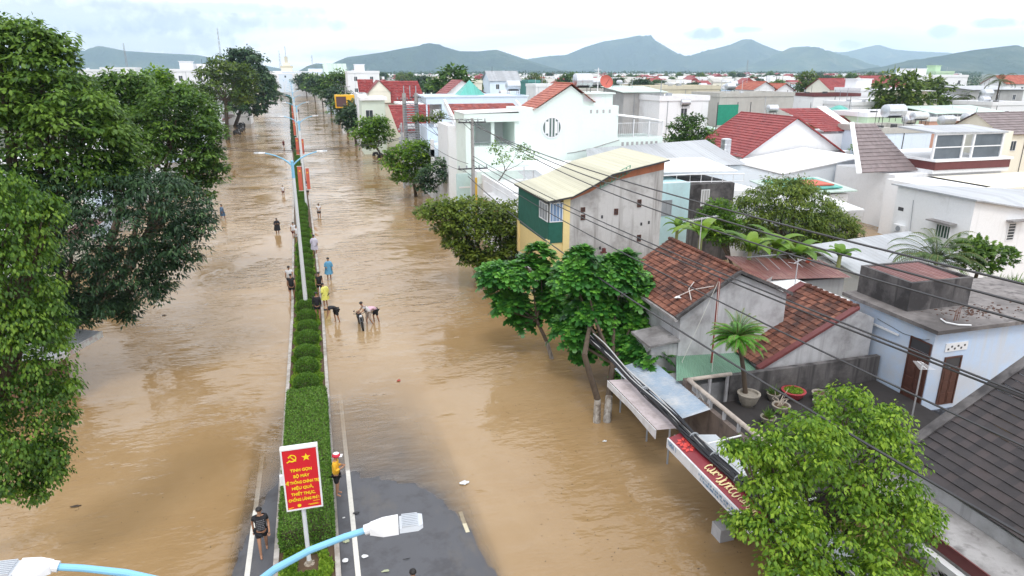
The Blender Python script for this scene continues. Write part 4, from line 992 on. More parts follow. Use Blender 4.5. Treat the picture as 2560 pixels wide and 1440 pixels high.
def gabley(t, x0, x1, xr, y0, y1, ze0, ze1, zr, roofmat, wallmat, over=.25, rows=12, step=.03, th=.1, cols=None, verge=None):
    """gable roof with ridge along Y at xr; triangular walls at both ends"""
    b = MB()
    b.extr([(x0, y0, ze0-.02), (x1, y0, ze1-.02), (xr, y0, zr-.06)], (0, y1-y0, 0)); b.build('gable', wallmat, t)
    cols = cols or max(3, int((y1-y0)/.35)); b = MB(); k0 = (zr-ze0)/(xr-x0); k1 = (zr-ze1)/(x1-xr)
    b.roofsheet((x0-over, y1+over, ze0-over*k0), (x0-over, y0-over, ze0-over*k0), (xr, y0-over, zr), (xr, y1+over, zr), rows, cols, step)
    b.roofsheet((x1+over, y0-over, ze1-over*k1), (x1+over, y1+over, ze1-over*k1), (xr, y1+over, zr), (xr, y0-over, zr), rows, cols, step)
    r = b.build('roof', roofmat, t)
    b = MB(); b.tube([(xr, y0-over-.02, zr+.02), (xr, y1+over+.02, zr+.02)], .07, 6)
    if verge:
        for yy in (y0-over, y1+over):
            b.slab([(x0-over, yy-.06, ze0-over*k0+.05), (x0-over, yy+.06, ze0-over*k0+.05), (xr, yy+.06, zr+.06), (xr, yy-.06, zr+.06)], .16)
            b.slab([(xr, yy-.06, zr+.06), (xr, yy+.06, zr+.06), (x1+over, yy+.06, ze1-over*k1+.05), (x1+over, yy-.06, ze1-over*k1+.05)], .16)
    b.build('ridge_cap', verge or roofmat, r); return r
def gablex(t, x0, x1, y0, y1, ze, zr, roofmat, wallmat, over=.25, rows=10, step=.03, yr=None):
    yr = (y0+y1)/2 if yr is None else yr; b = MB()
    b.extr([(x0, y0, ze-.02), (x0, yr, zr-.06), (x0, y1, ze-.02)], (x1-x0, 0, 0)); b.build('gable', wallmat, t)
    k0 = (zr-ze)/(yr-y0); k1 = (zr-ze)/(y1-yr); b = MB(); cols = max(3, int((x1-x0)/.5))
    b.roofsheet((x0-over, y0-over, ze-over*k0), (x1+over, y0-over, ze-over*k0), (x1+over, yr, zr), (x0-over, yr, zr), rows, cols, step)
    b.roofsheet((x1+over, y1+over, ze-over*k1), (x0-over, y1+over, ze-over*k1), (x0-over, yr, zr), (x1+over, yr, zr), rows, cols, step)
    r = b.build('roof', roofmat, t); b = MB(); b.tube([(x0-over, yr, zr+.02), (x1+over, yr, zr+.02)], .07, 6); b.build('ridge_cap', roofmat, r); return r
def sheet(t, el, er, rr, rl, mat, nm='roof', cols=30, amp=.018, th=None):
    b = MB(); b.roofsheet(el, er, rr, rl, 1, cols, 0.0, amp, 4); return b.build(nm, mat, t)
def flat(t, pts, dz, mat, nm='roof'):
    b = MB(); b.slab(pts, dz); return b.build(nm, mat, t)
def tank(x, y, z, label, L_=1.5, r=.5, ax='x', group='stainless steel water tanks on the roofs'):
    t = thing('water_tank', label, 'water tank', (x, y, z), group)
    b = MB(); pr = [(.05, -L_/2-.12), (r*.6, -L_/2-.08), (r, -L_/2), (r, -L_/6), (r*1.03, -L_/6+.03), (r, -L_/6+.06), (r, L_/6), (r*1.03, L_/6+.03), (r, L_/6+.06), (r, L_/2), (r*.6, L_/2+.08), (.05, L_/2+.12)]
    h = .45+r
    if ax == 'z': b.lathe((x, y, z+.5+L_/2), pr, 16, 'z')
    else: b.lathe((x, y, z+h), pr, 16, ax)
    b.build('tank', M_STEEL, t, smooth=False)
    b = MB(); d = L_*.38
    for sx in (-1, 1):
        for s2 in (-1, 1):
            a, c = (sx*d, s2*r*.7) if ax != 'y' else (s2*r*.7, sx*d)
            if ax == 'z': a, c = sx*r*.7, s2*r*.7
            b.tube([(x+a, y+c, z), (x+a, y+c, z+.5)], .03, 5)
    b.box(x-(d if ax != 'y' else r*.8), x+(d if ax != 'y' else r*.8), y-(r*.8 if ax != 'y' else d), y+(r*.8 if ax != 'y' else d), z+.42, z+.47)
    b.build('stand', M_IRON, t); return t

def glyphs(parent, M, W, H, mat, seed, script=False, name='lettering'):
    """a line of marks as blurred lettering reads from this far: upright strokes or brushed curls"""
    r_ = random.Random(seed); b = MB(); b.T = M; x = -W/2
    while x < W/2:
        w_ = H*r_.uniform(.35, .6)
        if script:
            a0_ = r_.uniform(0, 6); hh_ = H*r_.uniform(.28, .5); pts = [(x+w_*.5+w_*.45*math.cos(a0_+k*.75), hh_*math.sin(a0_+k*.75)+.1*H*k/6, 0) for k in range(7)]
            b.tube(pts, [H*.03]+[H*.075]*5+[H*.03], 4)
            x += w_*1.0
        else:
            b.box(x, x+w_*.22, -H/2, H/2, -.003, .003)
            if r_.random() < .7: b.box(x+w_*.22, x+w_*.8, (H/2-H*.2)*r_.choice((-1, 0, 1))-.0, (H/2-H*.2)*0+H*.16, -.003, .003) if False else b.box(x+w_*.22, x+w_*.75, H*r_.choice((-.5, -.1, .3)), H*r_.choice((-.1, .1, .5))+H*.0, -.003, .003) if False else b.box(x+w_*.24, x+w_*.75, -H*.09+H*r_.choice((-.4, 0, .4)), H*.09+H*r_.choice((0, 0, 0)), -.003, .003)
            if r_.random() < .5: b.box(x+w_*.78, x+w_, -H/2, H/2, -.003, .003)
            x += w_*1.35*(1.7 if r_.random() < .16 else 1)
    return b.build(name, mat, parent)

# ================================================================== yellow tube house with stained side wall
t = thing('tube_house', 'narrow house with stained grey side wall, yellow front and cream sheet roof', 'house', (13.3, 36, 0))
Y0, Y1 = 35.3, 41.2
zl, zr = 7.35, 9.1
b = MB(); b.extr([(13.45, Y0, -.3), (19.15, Y0, -.3), (19.15, Y0, zr-.45), (15.6, Y0, 8.05), (14.6, Y0, 7.55), (13.45, Y0, zl-.2)], (0, Y1-Y0, 0)); b.build('wall', P_STAIN, t)
b = MB(); b.extr([(13.45, Y0-.01, zl-.22), (14.6, Y0-.01, 7.53), (15.6, Y0-.01, 8.03), (19.15, Y0-.01, zr-.47), (19.15, Y0-.01, zr-.06), (15.6, Y0-.01, 8.4), (14.6, Y0-.01, 7.8), (13.45, Y0-.01, zl-.02)], (0, .3, 0)); b.build('brick_course', P_BRICK, t)
b = MB(); b.box(13.06, 13.46, Y0-.06, Y0+.5, -.3, zl-.05); b.build('corner_column', P_YEL, t)
b = MB(); b.box(12.2, 13.06, Y0, Y1, -.3, 1.9); b.box(12.2, 13.45, Y0+.02, Y1-.02, 2.9, 4.75); b.build('front_wall', P_YEL, t)
b = MB(); b.box(12.2, 13.04, Y0+.03, Y1-.03, 1.9, 2.9); b.build('shop_wall', P_WHITE, t)
b = MB(); b.box(12.1, 12.3, Y0-.05, Y0+.25, 2.9, 4.95); b.box(12.1, 12.3, Y1-.3, Y1-.02, 2.9, 4.95); b.build('balcony_post', P_YEL, t)
b = MB(); b.box(12.22, 13.05, Y0-.02, Y0, 4.75, 5.95); b.box(12.20, 12.22, Y0, Y1, 4.75, 5.95); b.box(12.20, 12.22, Y0+1.6, Y1, 5.95, 7.0); b.build('green_netting', M_NET, t)
win(t, 'y', Y0, 12.26, 13.04, 5.95, 7.05, pm=M_GLB, bars=3, fr=.05, nm='curtained_window')
win(t, 'x', 12.2, Y0+.05, Y0+1.55, 5.95, 6.95, pm=M_GRAYP, bars=2, fr=.05, nm='curtained_window')
b = MB()
for k in range(9):
    xx = 12.3+k*.085; b.box(xx, xx+.03, Y0-.022, Y0-.017, 6.02, 6.98)
b.build('curtain_stripes', plain('curtain_light', (.45, .55, .70), .7), t)
n1 = [(11.95, Y0-.45, 7.22), (13.5, Y0-.35, 7.42), (14.7, Y0-.35, 7.98), (15.8, Y0-.35, 8.55), (19.3, Y0-.35, 9.25)]
b = MB(); far = [(11.95, Y1+.2, 7.22), (13.5, Y1+.2, 7.55), (14.7, Y1+.2, 8.0), (15.8, Y1+.2, 8.5), (19.3, Y1+.2, 9.25)]
for i in range(4): b.roofsheet(far[i], n1[i], n1[i+1], far[i+1], 1, 18, 0, .015, 4)
b.build('roof', S_CRM, t)
b = MB()
for i in range(4): b.slab([tuple(Vector(n1[i])+Vector((0, 0, -.03))), tuple(Vector(n1[i+1])+Vector((0, 0, -.03))), tuple(Vector(n1[i+1])+Vector((0, .1, -.03))), tuple(Vector(n1[i])+Vector((0, .1, -.03)))], .07)
b.slab([(11.97, Y0-.4, 7.18), (12.05, Y0-.4, 7.18), (12.05, Y1+.2, 7.18), (11.97, Y1+.2, 7.18)], .07); b.build('roof_edge', M_IRON, t)
b = MB(); p0 = at(1500, 470, y=Y0-.1); p1_ = at(1575, 430, y=Y0-.1)
for k in range(9):
    a = p0.lerp(p1_, k/8); b.tube([a+Vector((0, -.02, 0)), a+Vector((0, -.02, .38))], .018, 4)
    if k < 8: c_ = p0.lerp(p1_, (k+1)/8); b.tube([a+Vector((0, -.02, 0)), c_+Vector((0, -.02, .38))], .014, 4)
b.tube([p0+Vector((0, -.02, 0)), p1_+Vector((0, -.02, 0))], .02, 4); b.tube([p0+Vector((0, -.02, .38)), p1_+Vector((0, -.02, .38))], .02, 4)
b.build('truss', plain('truss_green', (.10, .28, .20), .5), t)
for (u, v, w_, h) in ((1457, 524, 12, 12), (1457, 543, 12, 14), (1540, 529, 11, 16), (1598, 508, 11, 20), (1597, 595, 11, 18)):
    p = at(u, v, y=Y0); q_ = w_*p.y/1700/2*1.06; k_ = h*p.y/1700/2*1.06
    win(t, 'y', Y0, p.x-q_, p.x+q_, p.z-k_, p.z+k_, fm=M_WOODD, bars=1, fr=.05, hb=2)
for u, v in ((1505, 542), (1603, 560), (1622, 556), (1500, 620)):
    p = at(u, v, y=Y0); wal(t, p.x-.06, p.x+.06, Y0-.012, Y0-.003, p.z-.09, p.z+.09, M_IRON, 'vent_hole')
p = at(1509, 628, y=Y0); b = MB(); b.box(p.x-.22, p.x+.1, Y0-.25, Y0-.003, p.z-.05, p.z); b.box(p.x-.1, p.x+.05, Y0-.2, Y0-.003, p.z+.02, p.z+.2); b.build('wall_bracket', M_MAR, t)
sg = wal(t, 12.24, 13.0, Y0-.035, Y0-.005, 2.62, 3.02, plain('notice_yellow', (.80, .74, .10), .6), 'notice_board')
glyphs(sg, frameM((12.62, Y0-.04, 2.90), (1, 0, 0), (0, 0, 1)), .66, .085, M_IRON, 3); glyphs(sg, frameM((12.62, Y0-.04, 2.73), (1, 0, 0), (0, 0, 1)), .42, .085, M_IRON, 4)

# ================================================================== house with white awning roof and balcony, behind it
t = thing('row_house', 'low house with white curved sheet roof and railed balcony behind the cream roof', 'house', (13.4, 45, 0))
wal(t, 13.4, 21, 41.5, 46.6, -.3, 5.6, P_WHITE)
b = MB(); b.box(12.6, 13.4, 41.6, 52.5, 4.5, 4.75); b.build('balcony_slab', P_WHITE, t)
b = MB(); b.box(13.0, 13.38, 41.6, 44.0, 4.75, 5.9); b.build('balcony_wall', P_CREAM, t)
rail(t, [(12.65, 44.0, 4.75), (12.65, 52.4, 4.75)], 1.0, gap=.25)
e1, e2, e3 = at(1285, 405, y=48), at(1515, 408, y=48), at(1338, 425, y=44)
sheet(t, (14.6, 43.6, 7.35), (14.6, 48.4, 7.75), (20.5, 48.4, 7.5), (20.5, 43.6, 7.0), S_WHT, cols=24)
sheet(t, (20.6, 43.5, 6.98), (14.62, 43.5, 7.3), (14.9, 42.2, 6.5), (20.6, 42.2, 6.6), plain('awning_beige', (.50, .45, .40), .7), nm='awning', cols=20)
b = MB()
for yy in (43.7, 46, 48.2): b.tube([(14.7, yy, 5.6), (14.7, yy, 7.3)], .05, 6)
b.build('awning_post', M_WHITE, t)
tank(13.95, 43.2, 4.7, 'upright steel water tank on the balcony beside the cream sheet roof', 1.1, .5, 'z')
sg = thing('shop_sign', 'dark shop sign with red border and white round emblem on the street front', 'sign', (12.9, 51, 3), None)
wal(sg, 12.75, 12.9, 48.2, 53.6, 2.0, 4.1, M_IRON, 'board'); wal(sg, 12.70, 12.75, 48.2, 53.6, 3.85, 4.15, M_RED, 'border')
b = MB(); b.lathe((12.70, 52.6, 3.0), [(.42, -.02), (.42, .04)], 20, 'x'); b.build('emblem', M_WHITE, sg)
sg = thing('shop_sign', 'tall yellow sign board beside the utility pole', 'sign', (12.6, 56, 0)); wal(sg, 12.5, 13.0, 56.2, 56.5, .3, 5.4, plain('sign_ochre', (.72, .45, .06), .6), 'board'); wal(sg, 12.46, 12.5, 56.2, 56.5, .3, 5.4, M_POLE, 'edge')
sg = thing('shop_sign', 'pale green tall banner with white lettering between street trees and yellow sign', 'sign', (11.6, 58, 0)); wal(sg, 11.5, 13.1, 57.6, 57.75, .2, 5.6, plain('sign_pale', (.50, .66, .66), .6), 'board')
b = MB()
for k in range(4): b.box(11.7, 12.7, 57.58, 57.6, 1.2+k*1.05, 1.35+k*1.05)
b.build('lettering_stripes', M_WHITE, sg)

# row shop between them and the mint house
t = thing('row_house', 'white shop front with dark opening between the railed balcony and the mint house', 'house', (13.4, 50, 0))
wal(t, 13.4, 22, 46.8, 59.8, -.3, 5.2, P_WHITE); parapet(t, 13.4, 22, 46.8, 59.8, 5.2, .5, P_WHITE); win(t, 'x', 13.4, 47.5, 50, .2, 2.6, fm=M_IRON, bars=2, nm='shop_opening')
sheet(t, (16, 50.0, 5.75), (24, 50.0, 5.85), (24, 54.5, 6.2), (16, 54.5, 6.1), S_GRY, cols=24)
# ================================================================== big mint house with orange gable and round window
t = thing('mint_house', 'large pale mint house with orange tiled gable and round window', 'house', (12.6, 62, 0))
Y0, Y1 = 60.0, 64.2
prof = [(12.9, -.3), (32.2, -.3), (32.2, 5.3), (32.2, 8.0), (27.45, 8.0), (27.45, 10.95), (23.87, 10.95), (23.87, 11.9), (22.7, 12.75), (19.54, 10.85), (17.78, 10.85), (17.78, 7.6), (12.9, 7.6)]
b = MB(); b.extr([(x, Y0, z) for x, z in prof], (0, Y1-Y0, 0)); b.build('wall', P_MINT, t)
b = MB(); k = (12.83-10.89)/(22.7-19.54)
b.roofsheet((19.1, Y1+.3, 10.72), (19.1, Y0-.3, 10.72), (22.7, Y0-.3, 12.93), (22.7, Y1+.3, 12.93), 12, 12, .035)
b.roofsheet((25.0, Y0-.3, 11.3), (25.0, Y1+.3, 11.3), (22.7, Y1+.3, 12.93), (22.7, Y0-.3, 12.93), 8, 12, .035); r = b.build('roof', T_ORG, t)
b = MB(); b.tube([(22.7, Y0-.35, 12.95), (22.7, Y1+.35, 12.95)], .08, 6); b.build('ridge_cap', T_ORG, r)
# open terrace on the left: posts, beam, canopy
b = MB(); b.box(12.9, 13.35, Y0, Y1, 7.6, 10.3); b.box(17.4, 17.78, Y0+.01, Y1, 7.6, 9.7); b.box(15.3, 15.6, Y0+.3, Y0+.6, 7.6, 9.75); b.box(14.2, 14.45, Y0+3, Y0+3.3, 7.6, 9.75); b.build('terrace_post', P_MINT, t)
b = MB(); b.box(12.75, 17.78, Y0-.15, Y1, 9.72, 10.45); b.build('canopy', P_MINT, t)
b = MB(); b.slab([(12.7, Y0-.2, 10.5), (17.78, Y0-.2, 10.62), (17.78, Y1+.3, 10.62), (12.7, Y1+.3, 10.5)], .05); b.build('canopy_cover', S_WHT, t)
b = MB(); b.box(12.85, 17.78, Y1-.15, Y1-.02, 7.6, 9.72); b.build('terrace_back_wall', P_WHITE, t)
rail(t, [(12.98, Y0+.05, 7.6), (12.98, Y1-.1, 7.6)], .9); rail(t, [(13.3, Y0+.02, 7.6), (17.4, Y0+.02, 7.6)], .35, M_GRAYP, gap=.4)
b = MB(); b.lathe((20.9, Y0-.07, 9.12), [(.98, 0), (.98, .08)], 32, 'y'); fr = b.build('round_window', M_WHITE, t)
b = MB(); b.lathe((20.9, Y0-.085, 9.12), [(.84, 0), (.84, .02)], 32, 'y'); b.build('pane', glassmat('round_pane', (.12, .16, .15)), fr)
b = MB()
for k in range(-2, 3): b.box(20.9+k*.3-.05, 20.9+k*.3+.05, Y0-.12, Y0-.085, 9.12-.82*math.sqrt(max(.05, 1-(k*.3/.84)**2)), 9.12+.82*math.sqrt(max(.05, 1-(k*.3/.84)**2)))
b.box(20.35, 20.55, Y0-.14, Y0-.09, 8.6, 9.65); b.box(21.2, 21.4, Y0-.14, Y0-.09, 8.6, 9.65); b.build('mullions', M_WHITE, fr)
for k in range(4): wal(t, 24.6+k*.62, 24.8+k*.62, Y0-.01, Y0-.003, 10.3, 10.62, P_GRAY, 'vent_hole')
for k in range(8): wal(t, 27.9+k*.5, 28.15+k*.5, Y0-.01, Y0-.003, 7.2, 7.62, P_GRAY, 'vent_hole')
b = MB(); b.box(23.9, 26.9, Y0+.2, Y1-.2, 10.95, 12.0); b.box(23.85, 27.1, Y0, Y1, 12.0, 12.12); b.build('roof_room', P_MINT, t)
for k in range(2): wal(t, 24.0+k*1.0, 24.8+k*1.0, Y0+.19, Y0+.197, 11.35, 11.75, M_WHITE, 'vent_grille')
flat(t, [(27.3, Y0-.1, 10.1), (32.4, Y0-.1, 9.5), (32.4, Y1+.2, 9.6), (27.3, Y1+.2, 10.2)], .05, S_WHT, 'terrace_roof')
b = MB()
for xx in (29.1, 30.7, 32.1): b.box(xx-.04, xx+.04, Y0, Y0+.08, 8.0, 9.7)
b.build('terrace_roof_post', M_WHITE, t)
rail(t, [(27.5, Y0+.1, 8.0), (32.1, Y0+.1, 8.0), (32.1, Y1-.1, 8.0)], 1.35, gap=.2)
b = MB(); pts = [at(u, v, y=Y0-.02) for u, v in ((1418, 383), (1440, 380), (1480, 371), (1520, 358), (1548, 350))]; b.tube(pts, .04, 5); b.build('conduit', P_GRAY, t)
wal(t, 13.0, 19.2, 56.2, 56.4, 4.9, 5.9, P_MINT, 'fence_wall')
tank(24.6, 62, 12.12, 'stainless water tank on top of the mint house', 1.6, .62, 'x')
d = thing('satellite_dish', 'round red satellite dish on the roof of the mint house', 'satellite dish', (26.6, 61.5, 12.12))
b = MB(); b.T = Matrix.Translation((26.6, 61.3, 13.0)) @ Matrix.Rotation(R(65), 4, 'X'); b.ball((0, 0, .35), (.68, .68, .35), 18, 5, top=-.35, bot=-math.pi/2); b.T = None; b.build('dish', plain('dish_red', (.50, .13, .10), .6), d)
b = MB(); b.tube([(26.6, 61.6, 12.1), (26.6, 61.6, 13)], .04, 6); b.tube([(26.6, 61.4, 12.7), (26.6, 60.5, 13.3)], .02, 5); b.build('stand', M_IRON, d)
d = thing('tv_antenna', 'thin white mast beside the tank of the mint house', 'antenna', (25.7, 61, 12.12)); b = MB(); b.tube([(25.7, 61, 12.1), (25.7, 61, 14.3)], .045, 6); b.build('mast', M_WHITE, d); b = MB(); b.tube([(25.3, 61, 14.1), (26, 61, 14.1)], .02, 4); b.tube([(25.4, 61, 13.9), (25.9, 61, 13.9)], .02, 4); b.build('crossbar', M_WHITE, d)

# ================================================================== pale blue house behind, teal pyramid
t = thing('pale_blue_house', 'pale blue flat house with dark balcony opening and teal pyramid on the roof', 'house', (13.4, 85, 0))
Y0 = 84.0
wal(t, 15.2, 26, Y0, 92, -.2, 11, P_PALE); wal(t, 13.3, 15.2, Y0+.01, 92, -.2, 7.4, P_PALE, 'front_wall'); wal(t, 13.3, 15.2, Y0+.01, 92, 10.2, 11.02, P_PALE, 'balcony_lintel'); wal(t, 15.0, 15.19, Y0+.6, 92, 7.4, 10.2, P_GRAY, 'balcony_back_wall')
wal(t, 13.3, 13.45, Y0+.01, Y0+.3, 7.4, 10.2, P_PALE, 'post')
wal(t, 14.2, 15.1, Y0+.3, Y0+.34, 7.5, 9.6, M_WHITE, 'door'); parapet(t, 13.1, 26.2, Y0-.1, 92.2, 11.0, .15, P_PALE)
b = MB(); a = [(17.9, 86.2, 11.15), (21.1, 86.2, 11.15), (21.1, 89.4, 11.15), (17.9, 89.4, 11.15)]; ap = (19.5, 87.8, 12.95)
for i in range(4): b.quad(a[i], a[(i+1) % 4], ap)
b.build('skylight_pyramid', S_TEAL, t); tank(25, 87, 11.2, 'boxy white-covered water tank on the pale blue roof edge', 1.7, .6)
t = thing('red_roof_annex', 'maroon tiled lean-to roof with white verge in front of the pale blue house', 'house', (15, 74, 0))
wal(t, 13.2, 22, 70, 76, -.2, 8.7, P_WHITE)
b = MB(); b.roofsheet((14.2, 70, 8.75), (22.3, 70, 8.75), (21.8, 76, 10.6), (14.2, 76, 10.6), 14, 20, .04); b.build('roof', tilemat('tile_maroon', [(0.26, 0.06, 0.055), (0.33, 0.085, 0.075), (0.38, 0.11, 0.09)], .5), t)
b = MB(); b.extr([(14.0, 69.6, 8.2), (14.0, 76.3, 10.5), (14.0, 76.3, 11.1), (14.0, 69.6, 8.9)], (.22, 0, 0)); b.extr([(22.2, 69.6, 8.6), (22.2, 76.3, 10.5), (22.2, 76.3, 10.9), (22.2, 69.6, 9.0)], (.2, 0, 0)); b.build('verge', P_WHITE, t)
t = thing('terrace_house', 'low white house with planted roof terrace left of the pale blue house', 'house', (12.8, 80, 0))
wal(t, 12.6, 19.5, 76.5, 83.5, -.2, 4.9, P_WHITE); wal(t, 12.4, 19.7, 76.2, 83.8, 4.9, 5.7, P_PALE, 'parapet'); win(t, 'y', 76.5, 14, 18.8, 2.1, 4.3, fm=M_MAR, pm=M_WHITE, bars=1, nm='sign_window'); wal(t, 12.4, 12.8, 76.2, 76.6, -.2, 6.8, P_WHITE, 'pillar')
wal(t, 13.8, 19.4, 75.2, 76.4, 1.4, 2.0, M_MAR, 'awning')
t = thing('red_roof_house', 'bright red tiled slope roof house left of the pale blue balcony', 'house', (11.5, 96, 0))
wal(t, 12.0, 17.6, 93, 98, -.2, 7.2, P_WHITE); b = MB(); b.roofsheet((10.8, 92.5, 6.3), (18.0, 92.5, 6.3), (18.0, 98, 9.6), (10.2, 98, 9.6), 14, 20, .05); b.build('roof', T_RED, t)
# white villas with red roofs
t = thing('white_villa', 'cream villa with crossing dark red tile gables and slatted window', 'house', (11, 138, 0))
Y0 = 135
wal(t, 10.6, 28, Y0, 146, -.2, 8.3, P_CREAM); wal(t, 9.2, 10.6, Y0+1, 146, -.2, 9.3, P_WHITE, 'side_wing')
gabley(t, 10.6, 14.6, 12.6, Y0-.5, Y0+6, 10.3, 10.3, 12.3, T_RED, P_CREAM, rows=10, step=.06); wal(t, 10.6, 14.6, Y0-.5, Y0+6, 8.3, 10.32, P_CREAM, 'dormer_wall')
b = MB(); b.roofsheet((12.4, Y0-.3, 8.25), (21.4, Y0-.3, 8.25), (20.6, Y0+5, 12.2), (12.4, Y0+5, 12.2), 14, 20, .08); b.roofsheet((9.0, Y0+3, 10.2), (12, Y0+3, 10.2), (12, Y0+6, 12.5), (9.0, Y0+6, 12.5), 8, 10, .08); b.build('roof', T_RED, t)
win(t, 'y', Y0-.5, 11.4, 13.4, 5.8, 7.6, bars=0, hb=5, pm=M_GRAYP); wal(t, 8.6, 9.2, Y0+2, 146, -.2, 9.9, P_WHITE, 'rear_wing')
t = thing('white_gable_house', 'house with broad white gable and dark red verges right of the cream villa', 'house', (26, 128, 0))
wal(t, 22.5, 34, 128, 138, -.2, 8.8, P_WHITE); gabley(t, 22.5, 34, 27, 128, 137, 8.8, 8.8, 12.4, T_RED, P_WHITE, rows=12, step=.06, over=.5)
wal(t, 15, 30, 112, 124, -.2, 8.6, P_CREAM, 'front_wing'); flat(t, [(14, 111.4, 8.95), (32, 111.4, 8.95), (32, 124.5, 8.95), (14, 124.5, 8.95)], .3, P_WHITE, 'flat_roof'); win(t, 'y', 112, 20.5, 27.5, 5.4, 8.0, bars=3, pm=M_GRAYP, fm=P_CREAM)
d = thing('ladder_tower', 'pale yellow lattice ladder rising above the cream wing', 'ladder', (17.6, 111, 0)); b = MB()
for xx in (17.2, 18.4): b.box(xx-.1, xx+.1, 110.5, 110.7, 0, 10.8)
for k in range(18): b.box(17.3, 18.3, 110.55, 110.65, 1+k*.55, 1.15+k*.55)
b.build('lattice', P_CREAM, d)
t = thing('green_house', 'pale green walled house with flat white top left of the cream villa', 'house', (8, 128, 0))
PG2 = plaster('plaster_pale_sage', (.62, .70, .62), .12, (.4, .42, .4)); wal(t, 8.4, 12.4, 124, 131, -.2, 9.2, PG2); wal(t, 8.2, 12.8, 123.6, 131.4, 9.2, 9.7, P_WHITE, 'cornice'); win(t, 'y', 124, 9.0, 10.3, 5.8, 7.6, bars=1)
t = thing('billboard_house', 'small house with bright yellow shop box and dark hoarding', 'house', (6.5, 168, 0))
wal(t, 6.8, 12.0, 168, 176, -.2, 6, P_WHITE); wal(t, 5.4, 9.8, 165, 170, 6.0, 8.8, plain('shop_yellow', (.80, .44, .02), .6), 'yellow_box'); wal(t, 5.6, 7.8, 164.9, 164.99, 6.3, 8.5, plain('hoarding', (.10, .05, .05), .6), 'hoarding')

# ================================================================== cyan house with black stained wall
t = thing('cyan_house', 'pale cyan house with black stained side wall and rail around a white sheet roof', 'house', (24, 46, 0))
wal(t, 22.9, 26.2, 44.2, 49.6, -.2, 6.25, P_CYAN); wal(t, 26.2, 30.2, 44.6, 49.6, -.2, 6.0, P_BLACK, 'stained_wall'); wal(t, 30.2, 32.4, 44.6, 49.6, -.2, 5.4, P_WHITE, 'rear_wing')
flat(t, [(22.4, 45.5, 6.95), (31, 45.5, 6.75), (31, 50.5, 7.2), (22.4, 50.5, 7.3)], .06, S_WHT); rail(t, [(22.9, 44.3, 6.2), (26.2, 44.3, 6.2), (31, 44.7, 6.0)], .62, M_WHITE, gap=.9, th=.025)
p = at(1668, 520, y=44.2); win(t, 'y', 44.2, p.x-.5, p.x+.35, p.z-.55, p.z+.6, pm=M_GRAYP, fm=M_GRAYP, bars=1)
p = at(1762, 497, y=44.6); win(t, 'y', 44.6, p.x-.35, p.x+.35, p.z-.55, p.z+.7, bars=2, pm=P_GRAY); win(t, 'y', 44.6, 30.5, 31.4, 3.9, 5.0, bars=1)
wal(t, 22.6, 22.9, 44.4, 44.5, 4.4, 6.6, S_GRY, 'side_screen')
# long grey sheet roof over pale wall, behind the cream roof
t = thing('long_shed', 'long low building with grey sheet roof left of the white wall', 'shed', (24, 55, 0))
wal(t, 22, 36, 52.5, 59, -.2, 6.1, P_BIG); sheet(t, (21.5, 52.2, 6.1), (36.4, 52.2, 6.2), (36.4, 59.2, 7.7), (24, 59.2, 7.2), S_GRY, cols=44)
# ================================================================== big white wall building and red gable
t = thing('white_hall', 'huge blank white hall with shallow gable and light roof slabs', 'building', (40, 60, 0))
Y0 = 58.0; pk = at(2160, 395, y=Y0); rl = at(2355, 423, y=Y0); l0 = at(1790, 397, y=Y0); l1 = at(1955, 437, y=Y0)
b = MB(); b.extr([(l0.x, Y0, -.3), (rl.x, Y0, -.3), (rl.x, Y0, rl.z), (pk.x, Y0, pk.z), (l1.x, Y0, l1.z), (l0.x, Y0, l0.z)], (0, 9, 0)); b.build('wall', P_BIG, t)
b = MB(); b.slab([(rl.x, Y0-.15, rl.z+.14), (rl.x, 67.5, rl.z+.14), (pk.x, 67.5, pk.z+.14), (pk.x, Y0-.15, pk.z+.14)], .1); b.slab([(pk.x, Y0-.15, pk.z+.14), (pk.x, 67.5, pk.z+.14), (l1.x, 67.5, l1.z+.14), (l1.x, Y0-.15, l1.z+.14)], .1)
b.slab([(l1.x, Y0-.15, l1.z+.14), (l1.x, 67.5, l1.z+.14), (l0.x, 67.5, l0.z+.14), (l0.x, Y0-.15, l0.z+.14)], .1); b.build('roof', P_WHITE, t)
win(t, 'y', Y0, rl.x-1.0, rl.x+.4, .9, 3.6, pm=M_GRAYP, bars=1, hb=2, fr=.1)
t = thing('red_gable_house', 'white gabled house with large dark red tiled roof slope', 'house', (48, 70, 0))
Y0 = 68.0; ap = at(1990, 293, y=Y0); el = at(1858, 388, y=Y0); er = at(2100, 378, y=Y0)
wal(t, el.x, er.x+1.5, Y0, 78.8, -.2, el.z+.02, P_WHITE)
gabley(t, el.x, er.x, ap.x, Y0, 78.4, el.z, er.z+.1, ap.z, T_RED, P_WHITE, rows=17, step=.05, over=.35, verge=T_RED)
a0, a1_ = at(2035, 320, y=72), at(2120, 320, y=72)
b = MB(); b.roofsheet((a0.x+1.5, 72, 6.9), (a1_.x+.8, 72, 6.9), (a1_.x, 78, 9.4), (a0.x-1, 78, 9.4), 12, 20, .05); b.build('side_roof', T_RED, t)
b = MB(); b.extr([(a1_.x+.9, 71.6, 6.4), (a1_.x, 78.2, 9.6), (a1_.x+1.4, 78.2, 9.6), (a1_.x+2.6, 71.6, 6.4)], (0, 0, -.25)); b.build('side_verge', P_WHITE, t)
wal(t, a0.x, a1_.x+2.2, 72.2, 79, -.2, 6.6, P_WHITE, 'side_wall')
p = at(1812, 392, y=66); tank(p.x, 66, p.z-.3, 'upright steel water tank left of the big red roof slope', 1.7, .55, 'z')
